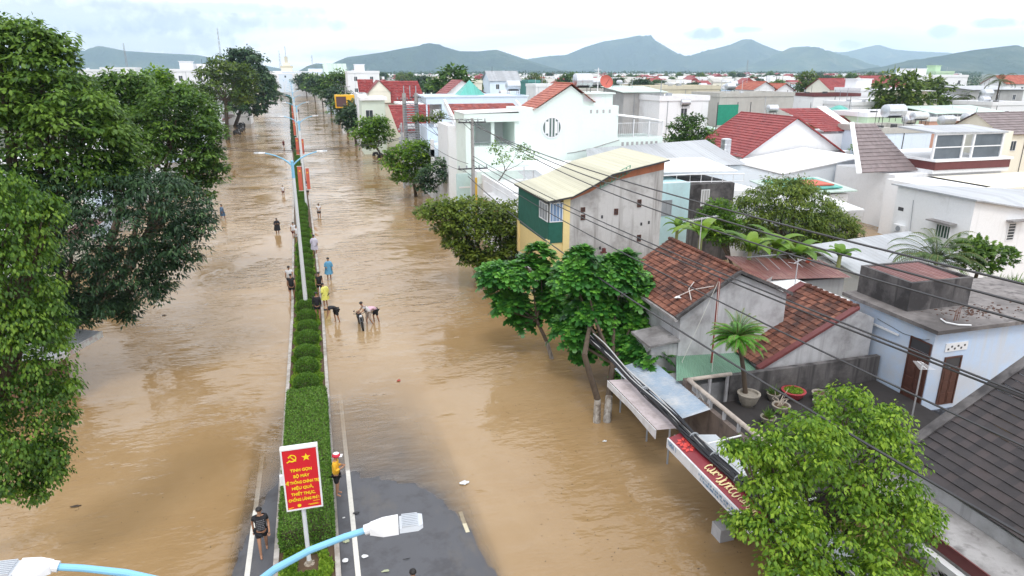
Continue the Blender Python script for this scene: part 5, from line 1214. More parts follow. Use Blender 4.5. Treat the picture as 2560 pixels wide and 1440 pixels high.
# ================================================================== brown-tiled house with glass roof room
t = thing('glass_room_house', 'white house with brown tiled slope, maroon parapet and grey glass roof room', 'house', (50, 52, 0))
Y0 = 50.0
wal(t, 50.5, 63, Y0, 57.5, -.2, 5.0, P_WHITE); b = MB(); b.box(54.3, 63.2, Y0-.5, 57.6, 5.35, 6.1); b.build('maroon_parapet', M_MAR, t); b = MB(); b.box(54.2, 63.4, Y0-.6, 57.7, 6.1, 6.3); b.box(54.25, 63.3, Y0-.4, 57.6, 5.0, 5.35); b.build('ledge', P_WHITE, t)
b = MB(); b.roofsheet((47.2, 51, 5.2), (54.0, 51, 5.2), (54.0, 57, 9.0), (51.0, 57, 9.0), 13, 18, .05); b.build('roof', T_BRN, t); b = MB(); b.extr([(47.0, 50.9, 5.15), (51.0, 57.1, 9.1), (51.5, 57.1, 9.1), (47.6, 50.9, 5.15)], (0, 0, .12)); b.build('verge', P_WHITE, t)
flat(t, [(53.9, Y0-.2, 8.75), (62.6, Y0-.2, 8.65), (62.6, 54.0, 9.0), (53.9, 54.0, 9.0)], .15, S_GRY, 'roof_room_roof')
b = MB()
for xx in (54.3, 57.6, 58.8, 62.3): b.box(xx-.09, xx+.09, Y0-.1, Y0+.08, 6.3, 8.65)
b.box(54.3, 62.3, Y0-.08, Y0+.0, 8.45, 8.62); b.box(54.3, 62.3, Y0-.07, Y0-.01, 7.3, 7.4); b.build('roof_room_frame', M_WHITE, t)
b = MB(); b.box(54.4, 57.5, Y0+.02, Y0+.05, 6.3, 8.5); b.box(58.9, 62.2, Y0+.02, Y0+.05, 6.3, 8.5); b.build('roof_room_glass', glassmat('grey_glass', (.10, .12, .14), .15), t)
tank(58, 59, 9.0, 'large steel tank behind the glass roof room', 2.2, .65, 'x'); tank(61, 58.6, 8.7, 'smaller steel tank right of the large one behind the glass roof room', 1.8, .4, 'x')
wal(t, 62.3, 66, 52, 57, -.2, 8.4, P_CREAM, 'side_wing')
t = thing('beige_house', 'beige house with green planters and dark wooden shutter at the right edge', 'house', (52, 40, 0))
wal(t, 53.6, 66, 43, 49, -.2, 4.2, P_CREAM); wal(t, 52.9, 66, 42.3, 49, 4.2, 4.9, P_CREAM, 'balcony_parapet'); win(t, 'y', 43, 54.9, 56.4, 1.8, 3.9, pm=M_WOODD, fr=.14, bars=1); wal(t, 53.0, 53.7, 42.5, 43, 0, 4.2, P_YEL, 'lattice_panel')
win(t, 'y', 43, 50.9, 51.4, 2.2, 3.8, fr=.12); wal(t, 48.6, 53.6, 43.02, 49, -.2, 4.9, P_WHITE, 'side_wall')
# ================================================================== white house at right with air conditioners
t = thing('white_block_house', 'plain white house with sloping grey roof, two barred windows and air conditioners', 'house', (35, 34, 0))
Y0 = 31.5; c0 = at(2235, 462, y=37); c1 = at(2440, 500, y=Y0)
zA, zB = 6.75, 6.6
xl = c0.x*0+34.6
# left face looks towards the road (-X), right face towards the camera
xl = at(2440, 500, y=Y0).x
b = MB(); vs_ = [(xl, Y0, -.2), (xl+14, Y0, -.2), (xl+14, 37.4, -.2), (xl, 37.4, -.2), (xl, Y0, 6.5), (xl+14, Y0, 4.2), (xl+14, 37.4, 5.4), (xl, 37.4, 6.5)]; b.add(vs_, [(0, 1, 5, 4), (1, 2, 6, 5), (2, 3, 7, 6), (3, 0, 4, 7), (4, 5, 6, 7), (3, 2, 1, 0)]); b.build('wall', P_WHITE, t)
b = MB(); b.slab([(xl-.3, Y0-.3, 6.66), (xl+14, Y0-.3, 4.28), (xl+14, 37.7, 5.55), (xl-.3, 37.7, 6.66)], .09); b.build('roof', S_GRY, t)
def onx(u, v): return at(u, v, x=xl)
def ony(u, v): return at(u, v, y=Y0)
p = onx(2358, 575); w1 = win(t, 'x', xl, p.y-.55, p.y+.55, p.z-.55, p.z+.35, pm=glassmat('green_glass', (.05, .09, .07)), bars=4); b = MB(); b.box(xl-.6, xl, p.y-.9, p.y+.9, p.z+.5, p.z+.58); b.build('window_hood', P_CONC, t)
p = ony(2526, 580); win(t, 'y', Y0, p.x-.32, p.x+.35, p.z-.55, p.z+.6, pm=M_GLD, hb=6, bars=0); b = MB(); b.box(p.x-.55, p.x+.9, Y0-.5, Y0, p.z+.72, p.z+.8); b.build('window_hood', P_CONC, t)
p = onx(2250, 522); wal(t, xl-.01, xl-.003, p.y-.3, p.y+.15, p.z-.12, p.z+.12, M_IRON, 'vent_hole')
for v in (570, 590):
    p = onx(2252, v); d = thing('air_conditioner', ('upper' if v == 570 else 'lower')+' white air conditioner unit on the left wall of the plain white house', 'air conditioner', tuple(p), 'outdoor air conditioners')
    b = MB(); b.box(xl-.32, xl-.02, p.y-.42, p.y+.42, p.z-.24, p.z+.24); b.build('casing', M_WHITE, d); b = MB(); b.lathe((xl-.345, p.y-.08, p.z), [(.19, 0), (.19, .02)], 16, 'x'); b.build('fan_grille', M_GRAYP, d)
b = MB(); b.tube([onx(2285, 500)+Vector((-.05, 0, 0)), onx(2275, 590)+Vector((-.05, 0, 0)), onx(2262, 600)+Vector((-.05, 0, 0))], .02, 5); b.build('conduit', M_GRAYP, t)
# sheds between mango tree and white house
t = thing('small_shed', 'small pale shed with white sheet top right of the round mango tree', 'shed', (34, 40, 0))
wal(t, 32.6, 36.2, 39.5, 43.5, -.2, 4.3, P_GRAY); flat(t, [(32.2, 39.2, 4.6), (37.4, 39.2, 4.6), (37.4, 44, 5.0), (32.2, 44, 5.0)], .08, S_WHT); wal(t, 30.8, 32.6, 38.9, 43.5, .4, 3.6, S_GRY, 'louvre_wall')
t = thing('low_shed', 'low white shed with grey sloping roof and small slot window below the plain white house', 'shed', (30, 30, 0))
wal(t, 28.7, 35.8, 29.4, 33.5, -.2, 3.2, P_WHITE); flat(t, [(28.4, 29.2, 3.2), (36, 29.2, 3.6), (36, 33.8, 4.3), (28.4, 33.8, 3.9)], .08, S_GRY); wal(t, 30.0, 31.1, 29.38, 29.396, 2.5, 2.85, M_IRON, 'slot_window')
t = thing('blue_tarp_shed', 'shed top with teal sheet and red cloth behind the mango tree', 'shed', (37, 47, 0))
wal(t, 36, 42, 46, 50, -.2, 4.4, P_WHITE); flat(t, [(35.6, 45.6, 4.7), (42.5, 45.6, 4.7), (42.5, 50.5, 5.1), (35.6, 50.5, 5.1)], .1, S_PGR)
b = MB(); b.slab([(36.4, 46.2, 4.95), (41.5, 46.2, 4.95), (41.5, 49.8, 5.2), (36.4, 49.8, 5.2)], .1); b.build('tarpaulin', S_TEAL, t); b = MB(); b.slab([(38.4, 46.8, 5.12), (41.0, 46.6, 5.12), (40.6, 48.4, 5.26), (38.8, 48.6, 5.26)], .1); b.build('red_cloth', M_RED, t)
# ================================================================== old clay tile house (ridge along the road)
t = thing('tile_house', 'old grey house with worn clay tile roof and broken antenna lying on it', 'house', (16, 26, 0))
xr, zr, xe, ze, yn, yf = 16.67, 6.0, 13.85, 4.25, 23.6, 29.7
b = MB(); b.roofsheet((xe, yf, ze), (xe, yn, ze), (xr, yn, zr), (xr, yf, zr), 14, 30, .035, .03, 4); b.roofsheet((19.3, yn, 4.85), (19.3, yf, 4.85), (xr, yf, zr), (xr, yn, zr), 12, 30, .035, .03, 4); rf = b.build('roof', T_OLD, t)
b = MB()
for k in range(20): b.tube([(xr, yf-(yf-yn)*k/20, zr+.05), (xr, yf-(yf-yn)*(k+.94)/20, zr+.07)], [.085, .10], 8); b.r[-1] = .6
b.build('ridge_tiles', T_OLD, rf)
b = MB(); b.extr([(14.1, yn+.12, -.2), (19.2, yn+.12, -.2), (19.2, yn+.12, 4.8), (xr, yn+.12, zr-.12), (14.1, yn+.12, 4.3)], (0, yf-yn-.24, 0)); b.build('wall', P_OLD, t)
b = MB()
b.slab([(xe-.05, yn-.1, ze+.06), (xe-.05, yn+.06, ze+.06), (xr, yn+.06, zr+.09), (xr, yn-.1, zr+.09)][::-1], .14); b.slab([(xr, yn-.1, zr+.09), (xr, yn+.06, zr+.09), (19.35, yn+.06, 4.9), (19.35, yn-.1, 4.9)][::-1], .14)
b.build('verge', P_BLACK, t)
b = MB(); b.box(xe-.12, xe+.02, yn-.1, yf, ze-.14, ze-.02); b.build('gutter', P_CONC, t)
wal(t, 12.9, 14.1, yn+.2, yn+1.6, -.2, 3.0, P_OLD, 'porch_wall'); flat(t, [(12.7, yn, 3.1), (14.1, yn, 3.25), (14.1, yn+1.8, 3.25), (12.7, yn+1.8, 3.1)], .1, P_CONC, 'porch_roof')
d = thing('fallen_antenna', 'broken TV antenna lying flat on the clay tile roof', 'antenna', (15.4, 25.2, 5.3)); b = MB()
for (u0, v0), (u1, v1) in (((1685, 745), (1730, 725)), ((1722, 722), (1728, 750)), ((1735, 705), (1722, 722)), ((1728, 725), (1785, 715))):
    def onroof(u, v):
        r_ = ray(u, v); k_ = (zr-ze)/(xr-xe); tt = (ze-xe*k_-CAMH+.12)/(r_[2]-k_*r_[0]); return Vector((r_[0]*tt, r_[1]*tt, CAMH+r_[2]*tt))
    b.tube([onroof(u0, v0), onroof(u1, v1)], .018, 5)
b.build('rods', plain('aluminium_rod', (.6, .55, .52), .4), d)
p = onroof(1695, 745); crumple('paper_scrap', 1695, 745, (.16, .12), M_BAGW, 'white paper scrap on the clay tile roof', 'litter', 31, z=p.z)
# ---- second clay roof
t = thing('tile_annex', 'smaller clay tile roof with maroon edge next to the sky blue house', 'house', (19, 24, 0))
xr2, zr2, xe2, ze2, y2, y3 = 21.35, 4.52, 16.9, 2.35, 21.9, 25.2
b = MB(); b.roofsheet((xe2, y3, ze2), (xe2, y2, ze2), (xr2, y2, zr2), (xr2, y3, zr2), 17, 15, .035, .03, 4); b.roofsheet((22.3, 24.0, 4.1), (22.3, y3, 4.1), (xr2, y3, zr2), (xr2, 24.0, zr2), 5, 4, .035, .03, 4); rf = b.build('roof', T_OLD, t)
b = MB()
for k in range(9): b.tube([(xr2, y3-(y3-y2)*k/9, zr2+.04), (xr2, y3-(y3-y2)*(k+.9)/9, zr2+.07)], [.09, .12], 8)
b.build('ridge_tiles', T_OLD, rf)
b = MB(); b.slab([(xe2-.1, y2-.12, ze2+.04), (xr2, y2-.12, zr2+.1), (xr2, y2+.16, zr2+.1), (xe2-.1, y2+.16, ze2+.04)], .12); b.slab([(19.4, y3-.05, 3.65), (xr2, y3-.05, zr2+.12), (xr2, y3+.35, zr2+.12), (19.4, y3+.35, 3.65)], .12); b.build('verge', M_MAR, t)
b = MB(); b.extr([(xe2+.2, y2, -.2), (22.3, y2, -.2), (22.3, y2, 4.0), (xr2, y2, zr2-.1), (xe2+.2, y2, ze2)], (0, y3-y2, 0)); b.build('wall', P_OLD, t)
flat(t, [(17.2, y3+.1, 3.0), (19.3, y3+.1, 4.1), (20.2, y3+.9, 4.8), (17.8, y3+.9, 3.6)], .06, P_CONC, 'valley_flashing')
p = Vector((19.5, 24.2, 3.62)); crumple('loose_tile', 2015, 797, (.22, .14), P_CONC, 'single pale grey tile on the smaller clay roof', 'tile', 33, z=3.62, flat=.2)
t = thing('white_lean_to', 'long white sheet roof strip between the two clay tile roofs', 'shed', (20, 27, 0))
flat(t, [tuple(at(1950, 745, z=3.9)), tuple(at(2125, 790, z=3.9)), tuple(at(2125, 750, z=3.9)), tuple(at(1990, 697, z=3.9)), tuple(at(1884, 685, z=3.9))], .07, S_WHT); wal(t, 21.4, 23.4, 26.0, 27.0, -.2, 3.8, P_GRAY)
t = thing('rusty_shed', 'low rust red sheet roof behind the white strip, red ball on its frame', 'shed', (24, 29, 0))
sheet(t, (20.8, 27.9, 4.05), (26.5, 27.9, 3.7), (26.5, 30.3, 4.0), (20.8, 31.0, 4.5), S_RST, cols=26); wal(t, 21, 26.4, 28.3, 30.2, -.2, 3.6, P_GRAY)
b = MB(); b.ball((24.9, 29.4, 4.35), .16, 10, 6); b.build('red_ball', M_RED, t)
b = MB()
for k in range(7): b.tube([(22+k*.7, 28.8, 4.2), (22.3+k*.7, 30.4, 4.45)], .02, 4)
b.tube([(21.8, 30.4, 4.5), (26.9, 30.4, 4.5)], .03, 5); b.build('trellis', M_GRAYP, t)
# ---- green and blue sheets
t = thing('green_sheet_roof', 'weathered green corrugated sheet roof beside the potted cycad', 'shed', (15, 23.5, 0))
sheet(t, (13.0, 21.8, 2.3), (16.9, 21.8, 2.1), (17.3, 24.4, 2.3), (14.4, 24.4, 2.5), S_GRN, cols=34, amp=.02); wal(t, 13.3, 16.8, 22.0, 23.3, -.2, 1.9, P_OLD)
t = thing('blue_sheet_roof', 'blue and white corrugated canopy at the foot of the street trees', 'canopy', (12.3, 21, 0))
sheet(t, (11.55, 24.5, 1.85), (11.55, 19.6, 1.85), (13.2, 19.6, 2.15), (13.2, 24.5, 2.15), S_BLU, cols=34, amp=.022); b = MB()
for yy in (19.3, 21.5, 24): b.tube([(11.7, max(yy, 19.8), -.3), (11.7, max(yy, 19.8), 1.85)], .04, 6)
b.build('post', M_GRAYP, t)
t = thing('pale_awning', 'pale pinkish awning with drooping white edge next to the whitewashed trunk', 'awning', (10.6, 20, 0))
sheet(t, (10.35, 22.4, 2.42), (10.35, 18.35, 2.42), (11.35, 18.35, 2.35), (11.35, 22.4, 2.35), plaster('canvas_pink', (.50, .44, .45), .6, (.22, .18, .17), scale=1.5), cols=26, amp=.02)
b = MB(); b.extr([(10.33, 22.4, 2.42), (10.33, 18.35, 2.42), (10.33, 18.35, 2.08), (10.33, 20.2, 2.2), (10.33, 22.4, 2.15)], (-.03, 0, 0)); b.build('valance', plaster('valance_white', (.62, .62, .64), .5, (.3, .25, .24), scale=3), t)
# ---- shop fascia sign along the pavement
M_FASC = plaster('fascia_white', (.66, .67, .70), .35, (.35, .33, .33), scale=2); M_FRED = plain('fascia_maroon', (.22, .025, .035), .45, vary=.3, scale=2)
M_TXB = plain('text_blue', (.10, .22, .38), .6); M_TXY = plain('text_cream', (.80, .68, .38), .6)
def fascia(y0, y1, x, z, label, txt, txt2, flower):
    t = thing('fascia_sign', label, 'sign', (x, (y0+y1)/2, z), 'shop fascia signs over the flooded pavement')
    b = MB(); b.box(x, x+.06, y0, y1, z-.30, z+.05); f = b.build('white_band', M_FASC, t)
    b = MB(); b.slab([(x+.06, y1, z+.05), (x+.06, y0, z+.05), (x+.62, y0, z+.20), (x+.62, y1, z+.20)], .05); g_ = b.build('maroon_panel', M_FRED, t)
    for k, (s_, dy, sz) in enumerate(txt): glyphs(f, frameM((x-.008, dy, z-.06-.11*(k > 1)), (0, -1, 0), (0, 0, 1)), s_, sz, M_TXB, k)
    nrm = Vector((-.15, 0, .56)).normalized()
    for s_, dy, sz, dz in txt2: glyphs(g_, frameM(Vector((x+.30, dy, z+.12))+nrm*.02, (0, -1, 0), Vector((.56, 0, .15))), s_, sz, M_TXY, 7, script=True)
    for dy in flower:
        b = MB()
        for k in range(7):
            a = k*2*math.pi/7; c = Vector((x+.32, dy, z+.125))+nrm*.016
            e1_, e2_ = Vector((0, -1, 0)), Vector((.966, 0, .26)); o_ = c+(e1_*math.cos(a)+e2_*math.sin(a))*.05
            tip = c+(e1_*math.cos(a)+e2_*math.sin(a))*.25; sd_ = (e1_*-math.sin(a)+e2_*math.cos(a))*.065
            m_ = (o_+tip)/2; b.slab([tuple(o_), tuple(m_+sd_), tuple(tip), tuple(m_-sd_)], .006)
        b.build('flower_print', plain('flower_red', (.62, .06, .05), .5), g_)
    b = MB()
    for yy in (y0+.6, (y0+y1)/2, y1-.6): b.tube([(x+.03, yy, z-.1), (x+2.4, yy, z+.1)], .03, 6); 
    b.build('bracket', M_WHITE, t)
    for yy in (y0+.2, y1-.7): b = MB(); b.tube([(x+1.9, yy, -.3), (x+1.9, yy, z-.3)], .05, 6); b.build('post', M_GRAYP, t)
    return t
fascia(12.9, 17.7, 10.38, 2.42, 'long white and maroon fascia sign with red flowers and cream lettering', [(.5, 17.35, .18), (2.6, 14.4, .08), (2.4, 14.4, .08)], [(1.5, 15.0, .34, 0), (.9, 13.6, .2, 0)], [17.2, 16.85])
fascia(7.0, 11.6, 10.5, 2.2, 'second fascia sign with barcode-like dark marks, half hidden by the bright tree', [(.5, 11.3, .2)], [(.8, 10.4, .22, 0)], [9.2])
t = thing('grey_awning', 'pale grey sheet awning behind the long maroon sign', 'awning', (12, 15, 0))
b = MB(); b.slab([(11.05, 18.4, 2.1), (11.05, 10.6, 2.1), (12.7, 10.6, 1.85), (12.7, 18.4, 1.85)], .05); b.build('sheet', sheetmat('awning_grey', (.50, .54, .58), .4, (.65, .67, .7)), t)
b = MB(); b.box(12.7, 13.2, 7, 18.2, -.3, 1.8); b.build('shop_front', M_IRON, t); b = MB(); b.box(11.1, 11.6, 15.3, 15.8, -.3, .45); b.build('counter', P_OLD, t)  # shop front coloured dark to stand in for the shade under the signs
# ---- thick cable bundle
t = thing('cable_bundle', 'thick black bundle of telephone cables running above the fascia signs', 'cable', (11, 15, 2.6))
rs_ = random.Random(12)
for k in range(22):
    ox, oz = rs_.uniform(-.15, .15), rs_.uniform(-.08, .1); ph = rs_.uniform(0, 6); b = MB(); pts = []
    for i in range(40):
        y = 26-i*.55; s_ = .05*math.sin(y*1.3+ph)+.04*math.sin(y*.5+ph*2)
        pts.append((11.0+ox+s_*.7, y, 2.72+oz+s_*.5+.012*(y-17)**2/10))
    b.tube(pts, rs_.uniform(.018, .042), 5); b.build('cable', plain('cable_black', (.012, .012, .016), .5) if k % 7 else plain('cable_white', (.5, .5, .5), .5), t)
b = MB()
for yy in (20.6, 17.1, 15.9, 14.6): b.lathe((11.0, yy, 2.74), [(.16, -.02), (.18, 0), (.16, .02)], 14, 'y')
b.build('clamp', M_GRAYP, t)
# ---- dark deck terrace with pots
t = thing('roof_terrace', 'dark wet roof terrace with mouldy walls and a round concrete handrail', 'terrace', (17, 19, 0))
wal(t, 13.5, 22.45, 15.2, 21.4, -.3, 1.3, P_DECK, 'deck'); wal(t, 15.2, 22.48, 21.42, 21.65, -.3, 2.42, P_BLACK, 'black_wall')
wal(t, 13.25, 13.45, 15.2, 21.5, .6, 2.05, plaster('mould_brown', (.20, .16, .14), .7, (.05, .04, .04), scale=1.5), 'street_parapet')
b = MB(); b.tube([(13.35, 15.0, 2.42), (13.35, 21.5, 2.46)], .085, 10); b.tube([(13.35, 21.5, 2.46), (15.3, 21.55, 2.44)], .08, 10); b.build('handrail', plaster('rail_concrete', (.48, .42, .37), .6, (.2, .16, .14), scale=2.5), t)
b = MB()
for k in range(8): b.box(13.3, 13.4, 15.3+k*.9, 15.4+k*.9, 2.0, 2.38)
for k in range(3): b.box(13.5+k*.8, 13.6+k*.8, 21.5, 21.6, .9, 2.38)
b.build('baluster', P_OLD, t)
wal(t, 13.22, 13.48, 21.4, 21.7, -.3, 2.45, plaster('post_mould', (.18, .14, .12), .6, (.05, .04, .04)), 'corner_post')
P_POT = plaster('pot_stone', (.30, .27, .23), .5, (.10, .09, .08), scale=4); M_POTR = plain('pot_red', (.35, .05, .06), .5)
def pot(x, y, z, r, h, mat, label):
    t = thing('plant_pot', label, 'plant pot', (x, y, z), 'plant pots on the dark terrace')
    b = MB(); b.lathe((x, y, z), [(r*.55, 0), (r*.75, h*.25), (r*.95, h*.7), (r, h*.92), (r*1.08, h*.93), (r*1.08, h), (r*.85, h), (r*.8, h*.86)], 18); b.build('pot', mat, t)
    b = MB(); b.lathe((x, y, z+h*.80), [(r*.82, 0), (r*.82, .03)], 16); b.build('soil', M_SOIL, t); return t
pot(15.75, 20.9, 1.3, .42, .55, P_POT, 'large stone pot holding the tall cycad')
pot(17.9, 20.95, 1.3, .45, .35, M_POTR, 'red bowl pot filled with bright green ground cover'); pot(17.0, 21.0, 1.3, .26, .32, P_POT, 'small round pot between the cycad pot and the red bowl')
pot(18.8, 20.5, 1.3, .30, .35, P_POT, 'grey pot right of the red bowl'); pot(16.6, 20.0, 1.3, .33, .35, P_POT, 'grey pot holding a bare twisted bonsai'); pot(18.3, 19.9, 1.3, .26, .35, P_POT, 'small grey pot in front of the red bowl'); pot(15.6, 19.4, 1.3, .28, .3, P_POT, 'low pot with grassy plant near the handrail')
b = MB(); rs_ = random.Random(3); x, y, z = 16.6, 20.0, 1.6
d = thing('bonsai', 'bare twisted bonsai stem in its grey pot', 'plant', (x, y, z))
for k in range(6):
    p = Vector((x, y, z)); pts = [p.copy()]
    for i in range(5): p += Vector((rs_.uniform(-.16, .16), rs_.uniform(-.1, .1), rs_.uniform(.03, .16))); pts.append(p.copy())
    b.tube(pts, [.03, .025, .02, .016, .012, .008], 5)
b.build('stem', plain('bonsai_bark', (.42, .36, .30), .7), d)
rs = np.random.RandomState(8); n = 700; a = rs.uniform(0, 6.28, n); r = .36*np.sqrt(rs.rand(n)); d = thing('ground_cover', 'bright green ground cover in the red bowl', 'plant', (17.9, 20.95, 1.6))
leafset('foliage', np.stack([17.9+r*np.cos(a), 20.95+r*np.sin(a), 1.62+.05*rs.rand(n)], 1), rv(n, rs)+np.array([0, 0, .8]), rv(n, rs), rs.uniform(.04, .08, n), LEAF, G_FRESH, rs.rand(n)*.6+.4, d)
for (x, y, z, lab) in ((15.6, 19.4, 1.6, 'grassy blue-green plant in the low pot near the handrail'), (17.0, 21.0, 1.6, 'small sprouting plant beside the cycad pot')):
    n = 90; d = thing('pot_grass', lab, 'plant', (x, y, z)); D = rv(n, rs); D[:, 2] = np.abs(D[:, 2])+.5
    leafset('foliage', np.tile([x, y, z-.05], (n, 1))+rs.normal(0, .04, (n, 3)), D, rv(n, rs), rs.uniform(.25, .45, n), ([(0, 0, 0), (.04, .5, 0), (0, 1, -.1), (-.04, .5, 0)], [(0, 1, 2, 3)]), G_GREEN, rs.rand(n)*.5+.4, d)
# ---- sky blue house
t = thing('sky_blue_house', 'sky blue house with mouldy black roof tank box and brown doors', 'house', (24, 20, 0))
b = MB(); b.box(22.6, 31, 19.15, 23.7, .2, 4.36); b.build('wall', P_BLUE, t)
b = MB(); b.box(22.35, 31.3, 18.85, 23.95, 4.36, 4.52); b.build('roof_slab', P_SLABD, t)
b = MB(); b.box(22.56, 22.599, 19.2, 23.6, .3, .95); b.box(22.65, 28, 19.09, 19.148, .3, .9); b.build('mouldy_base', plaster('mould_base', (.36, .42, .55), .95, (.03, .03, .035), scale=1.0, thr=.36), t)
b = MB(); b.box(23.0, 23.15, 21.0, 23.8, 4.52, 5.75); b.box(23.15, 26.2, 21.0, 21.15, 4.52, 5.75); b.box(26.05, 26.2, 21.15, 23.8, 4.52, 5.75); b.box(23.15, 26.05, 23.65, 23.8, 4.52, 5.75); tb = b.build('tank_box', P_BLACK, t)
b = MB(); b.roofsheet((23.2, 21.2, 5.62), (26.0, 21.2, 5.62), (26.0, 23.6, 5.7), (23.2, 23.6, 5.7), 1, 16, 0, .03, 4); b.build('tank_cover', S_RST, tb)
def door(ax, pl, a0, a1, z0, z1):
    b = MB(); m = MB()
    def bx(m_, u0, u1, w0, w1, d0, d1):
        if ax == 'x': m_.box(pl-d1, pl-d0, u0, u1, w0, w1)
        else: m_.box(u0, u1, pl-d1, pl-d0, w0, w1)
    bx(b, a0-.06, a0, z0, z1, 0, .05); bx(b, a1, a1+.06, z0, z1, 0, .05); bx(b, a0-.06, a1+.06, z1, z1+.06, 0, .05)
    for k in range(2):
        u0 = a0+(a1-a0)*k/2; u1 = u0+(a1-a0)/2; bx(m, u0+.01, u1-.01, z0, z1-.42, 0.002, .025)
        for q_ in range(3): bx(m, u0+.06, u1-.06, z0+.1+q_*.52, z0+.5+q_*.52, .025, .04)
    f = b.build('door', M_WOODD, t); m.build('door_leaf', M_WOODD, f); g_ = MB(); bx(g_, a0, a1, z1-.40, z1, .002, .02); g_.build('transom', M_IRON, f)
door('x', 22.6, 19.25, 20.15, 1.1, 3.75); door('y', 19.15, 23.35, 24.1, 1.1, 3.15)
b = MB(); b.box(23.2, 24.3, 19.11, 19.149, 3.45, 3.8); v_ = b.build('vent_panel', M_WHITE, t); b = MB()
for k in range(6): b.box(23.3+k*.16, 23.38+k*.16, 19.10, 19.109, 3.52+(k % 2)*.1, 3.6+(k % 2)*.1)
b.build('vent_holes', M_IRON, v_)
b = MB(); b.box(22.5, 22.56, 20.75, 22.1, 3.58, 3.66); b.build('tube_light', M_WHITE, t)
b = MB(); b.tube([(22.57, 22.0, 3.9), (22.57, 20.6, 3.75), (22.57, 19.6, 3.85), (22.5, 19.3, 4.0)], .012, 4); b.build('wall_wire', M_IRON, t)
wal(t, 22.585, 22.598, 23.3, 23.36, 1.2, 4.3, P_PALE, 'pilaster')
rs_ = random.Random(6)
d = thing('rubble', 'scattered broken tiles and dry leaves on the weathered slab of the sky blue house', 'rubble', (25, 20, 4.52)); d['kind'] = 'stuff'; b = MB()
for k in range(130):
    x, y = rs_.gauss(25.8, 1.0), rs_.gauss(20.2, .35)
    if 22.6 < x < 30 and 19 < y < 20.95: s_ = rs_.uniform(.02, .09); b.box(x, x+s_, y, y+s_*.6, 4.522, 4.53+s_*.3)
b.build('pieces', plain('rubble_brown', (.10, .05, .035), .9, vary=.5), d)
d = thing('bent_tube', 'curved white plastic tube lying at the corner of the weathered slab', 'tube', (23.5, 19.2, 4.5)); b = MB(); b.tube([at(2352, 797, z=4.58), at(2365, 806, z=4.58), at(2395, 812, z=4.58), at(2428, 813, z=4.58)], .03, 6); b.build('tube', M_WHITE, d)
d = thing('rebar_stub', 'rusty reinforcement bars standing on the slab corner', 'rebar', (24, 19.6, 4.5)); b = MB()
for k in range(5): b.tube([(23.9+k*.06, 19.6+.03*(k % 2), 4.5), (23.92+k*.06, 19.6, 5.0+.04*k)], .01, 4)
b.build('bars', plain('rust', (.16, .06, .035), .8), d)
def yagi(x, y, z0, z1, label, L_=1.2, ang=0, n=9, mat=None, tilt=0):
    mat = mat or plain('aluminium', (.62, .62, .64), .35, metal=.5)
    t = thing('tv_antenna', label, 'antenna', (x, y, z0), 'television antennas'); b = MB(); b.tube([(x, y, z0), (x, y, z1+.1)], .028, 6); b.build('mast', mat, t)
    c, s = math.cos(ang), math.sin(ang); b = MB(); a_ = Vector((x-c*L_/2, y-s*L_/2, z1)); e_ = Vector((x+c*L_/2, y+s*L_/2, z1+tilt)); b.tube([a_, e_], .014, 5)
    for k in range(n):
        p = a_.lerp(e_, k/(n-1)); h = .28*(1-.5*k/n); b.tube([p+Vector((-s*h, c*h, 0)), p+Vector((s*h, -c*h, 0))], .007, 4)
    b.build('elements', mat, t); return t
yagi(20.2, 17.4, 1.1, 4.0, 'white TV antenna on a pipe in front of the sky blue house doors', .7, R(70))
yagi(17.6, 28.4, 4.5, 7.2, 'long yagi antenna above the clay tile ridge in front of banana leaves', 1.9, R(10), 16, tilt=.1)
yagi(21.6, 26.2, 4.0, 5.4, 'small cross antenna on the white sheet strip', .9, R(30), 2)
d = thing('antenna_pole', 'rusty red pole with guy wires in front of the clay tile gable', 'pole', (15.2, 23.0, 0)); b = MB(); pt = at(1800, 690, y=23.0); pb = at(1797, 790, y=23.0); b.tube([(pt.x, 23.0, 2.2), (pt.x, 23.0, pt.z)], .05, 8); b.build('pole', plain('rust_red', (.22, .05, .04), .7), d)
b = MB(); b.tube([(pt.x, 23.0, pt.z-.1), at(1705, 905, z=2.4), at(1820, 1110, z=1.3)], .012, 4); b.tube([(pt.x, 23.0, pt.z-.1), at(1780, 930, z=2.4)], .012, 4); b.build('guy_wire', plain('wire_white', (.55, .54, .5), .6), d)
# ---- dark tiled house at the bottom right
t = thing('dark_roof_house', 'house with large charcoal tiled roof and stained concrete eave at the bottom right', 'house', (18, 10, 0))
xe, ze = 16.15, 2.85; yf, yn = 14.15, 2.0; xr, zr = 21.2, 5.75
b = MB(); b.roofsheet((xe, yf, ze), (xe, yn, ze), (xr, yn, zr), (xr, yf, zr), 20, 44, .03); b.roofsheet((26, yn, ze), (26, yf, ze), (xr, yf, zr), (xr, yn, zr), 20, 44, .03); rf = b.build('roof', T_DARK, t)
b = MB(); b.slab([(xe-.05, yf-.05, ze+.05), (xr, yf-.05, zr+.06), (xr, yf+.3, zr+.02), (xe-.05, yf+.3, ze)], .14); b.tube([(xr, yf+.3, zr+.08), (xr, yn, zr+.08)], .1, 8); b.build('verge', P_BLACK, rf)
wal(t, 16.3, 26, 2.2, 14.1, -.3, 2.7, P_OLD)
wal(t, 14.9, 16.3, 2.2, 14.3, 2.15, 2.3, P_CONC, 'eave_slab'); wal(t, 14.86, 14.9, 2.2, 14.0, 2.0, 2.34, P_MAR if 'P_MAR' in globals() else M_MAR, 'eave_edge'); wal(t, 14.6, 14.8, 2.2, 12.2, 1.75, 1.95, M_WHITE, 'beam')
wal(t, 15.0, 15.2, 2.2, 11.6, -.3, 2.14, P_WHITE, 'front_wall')
b = MB(); rs_ = random.Random(2)
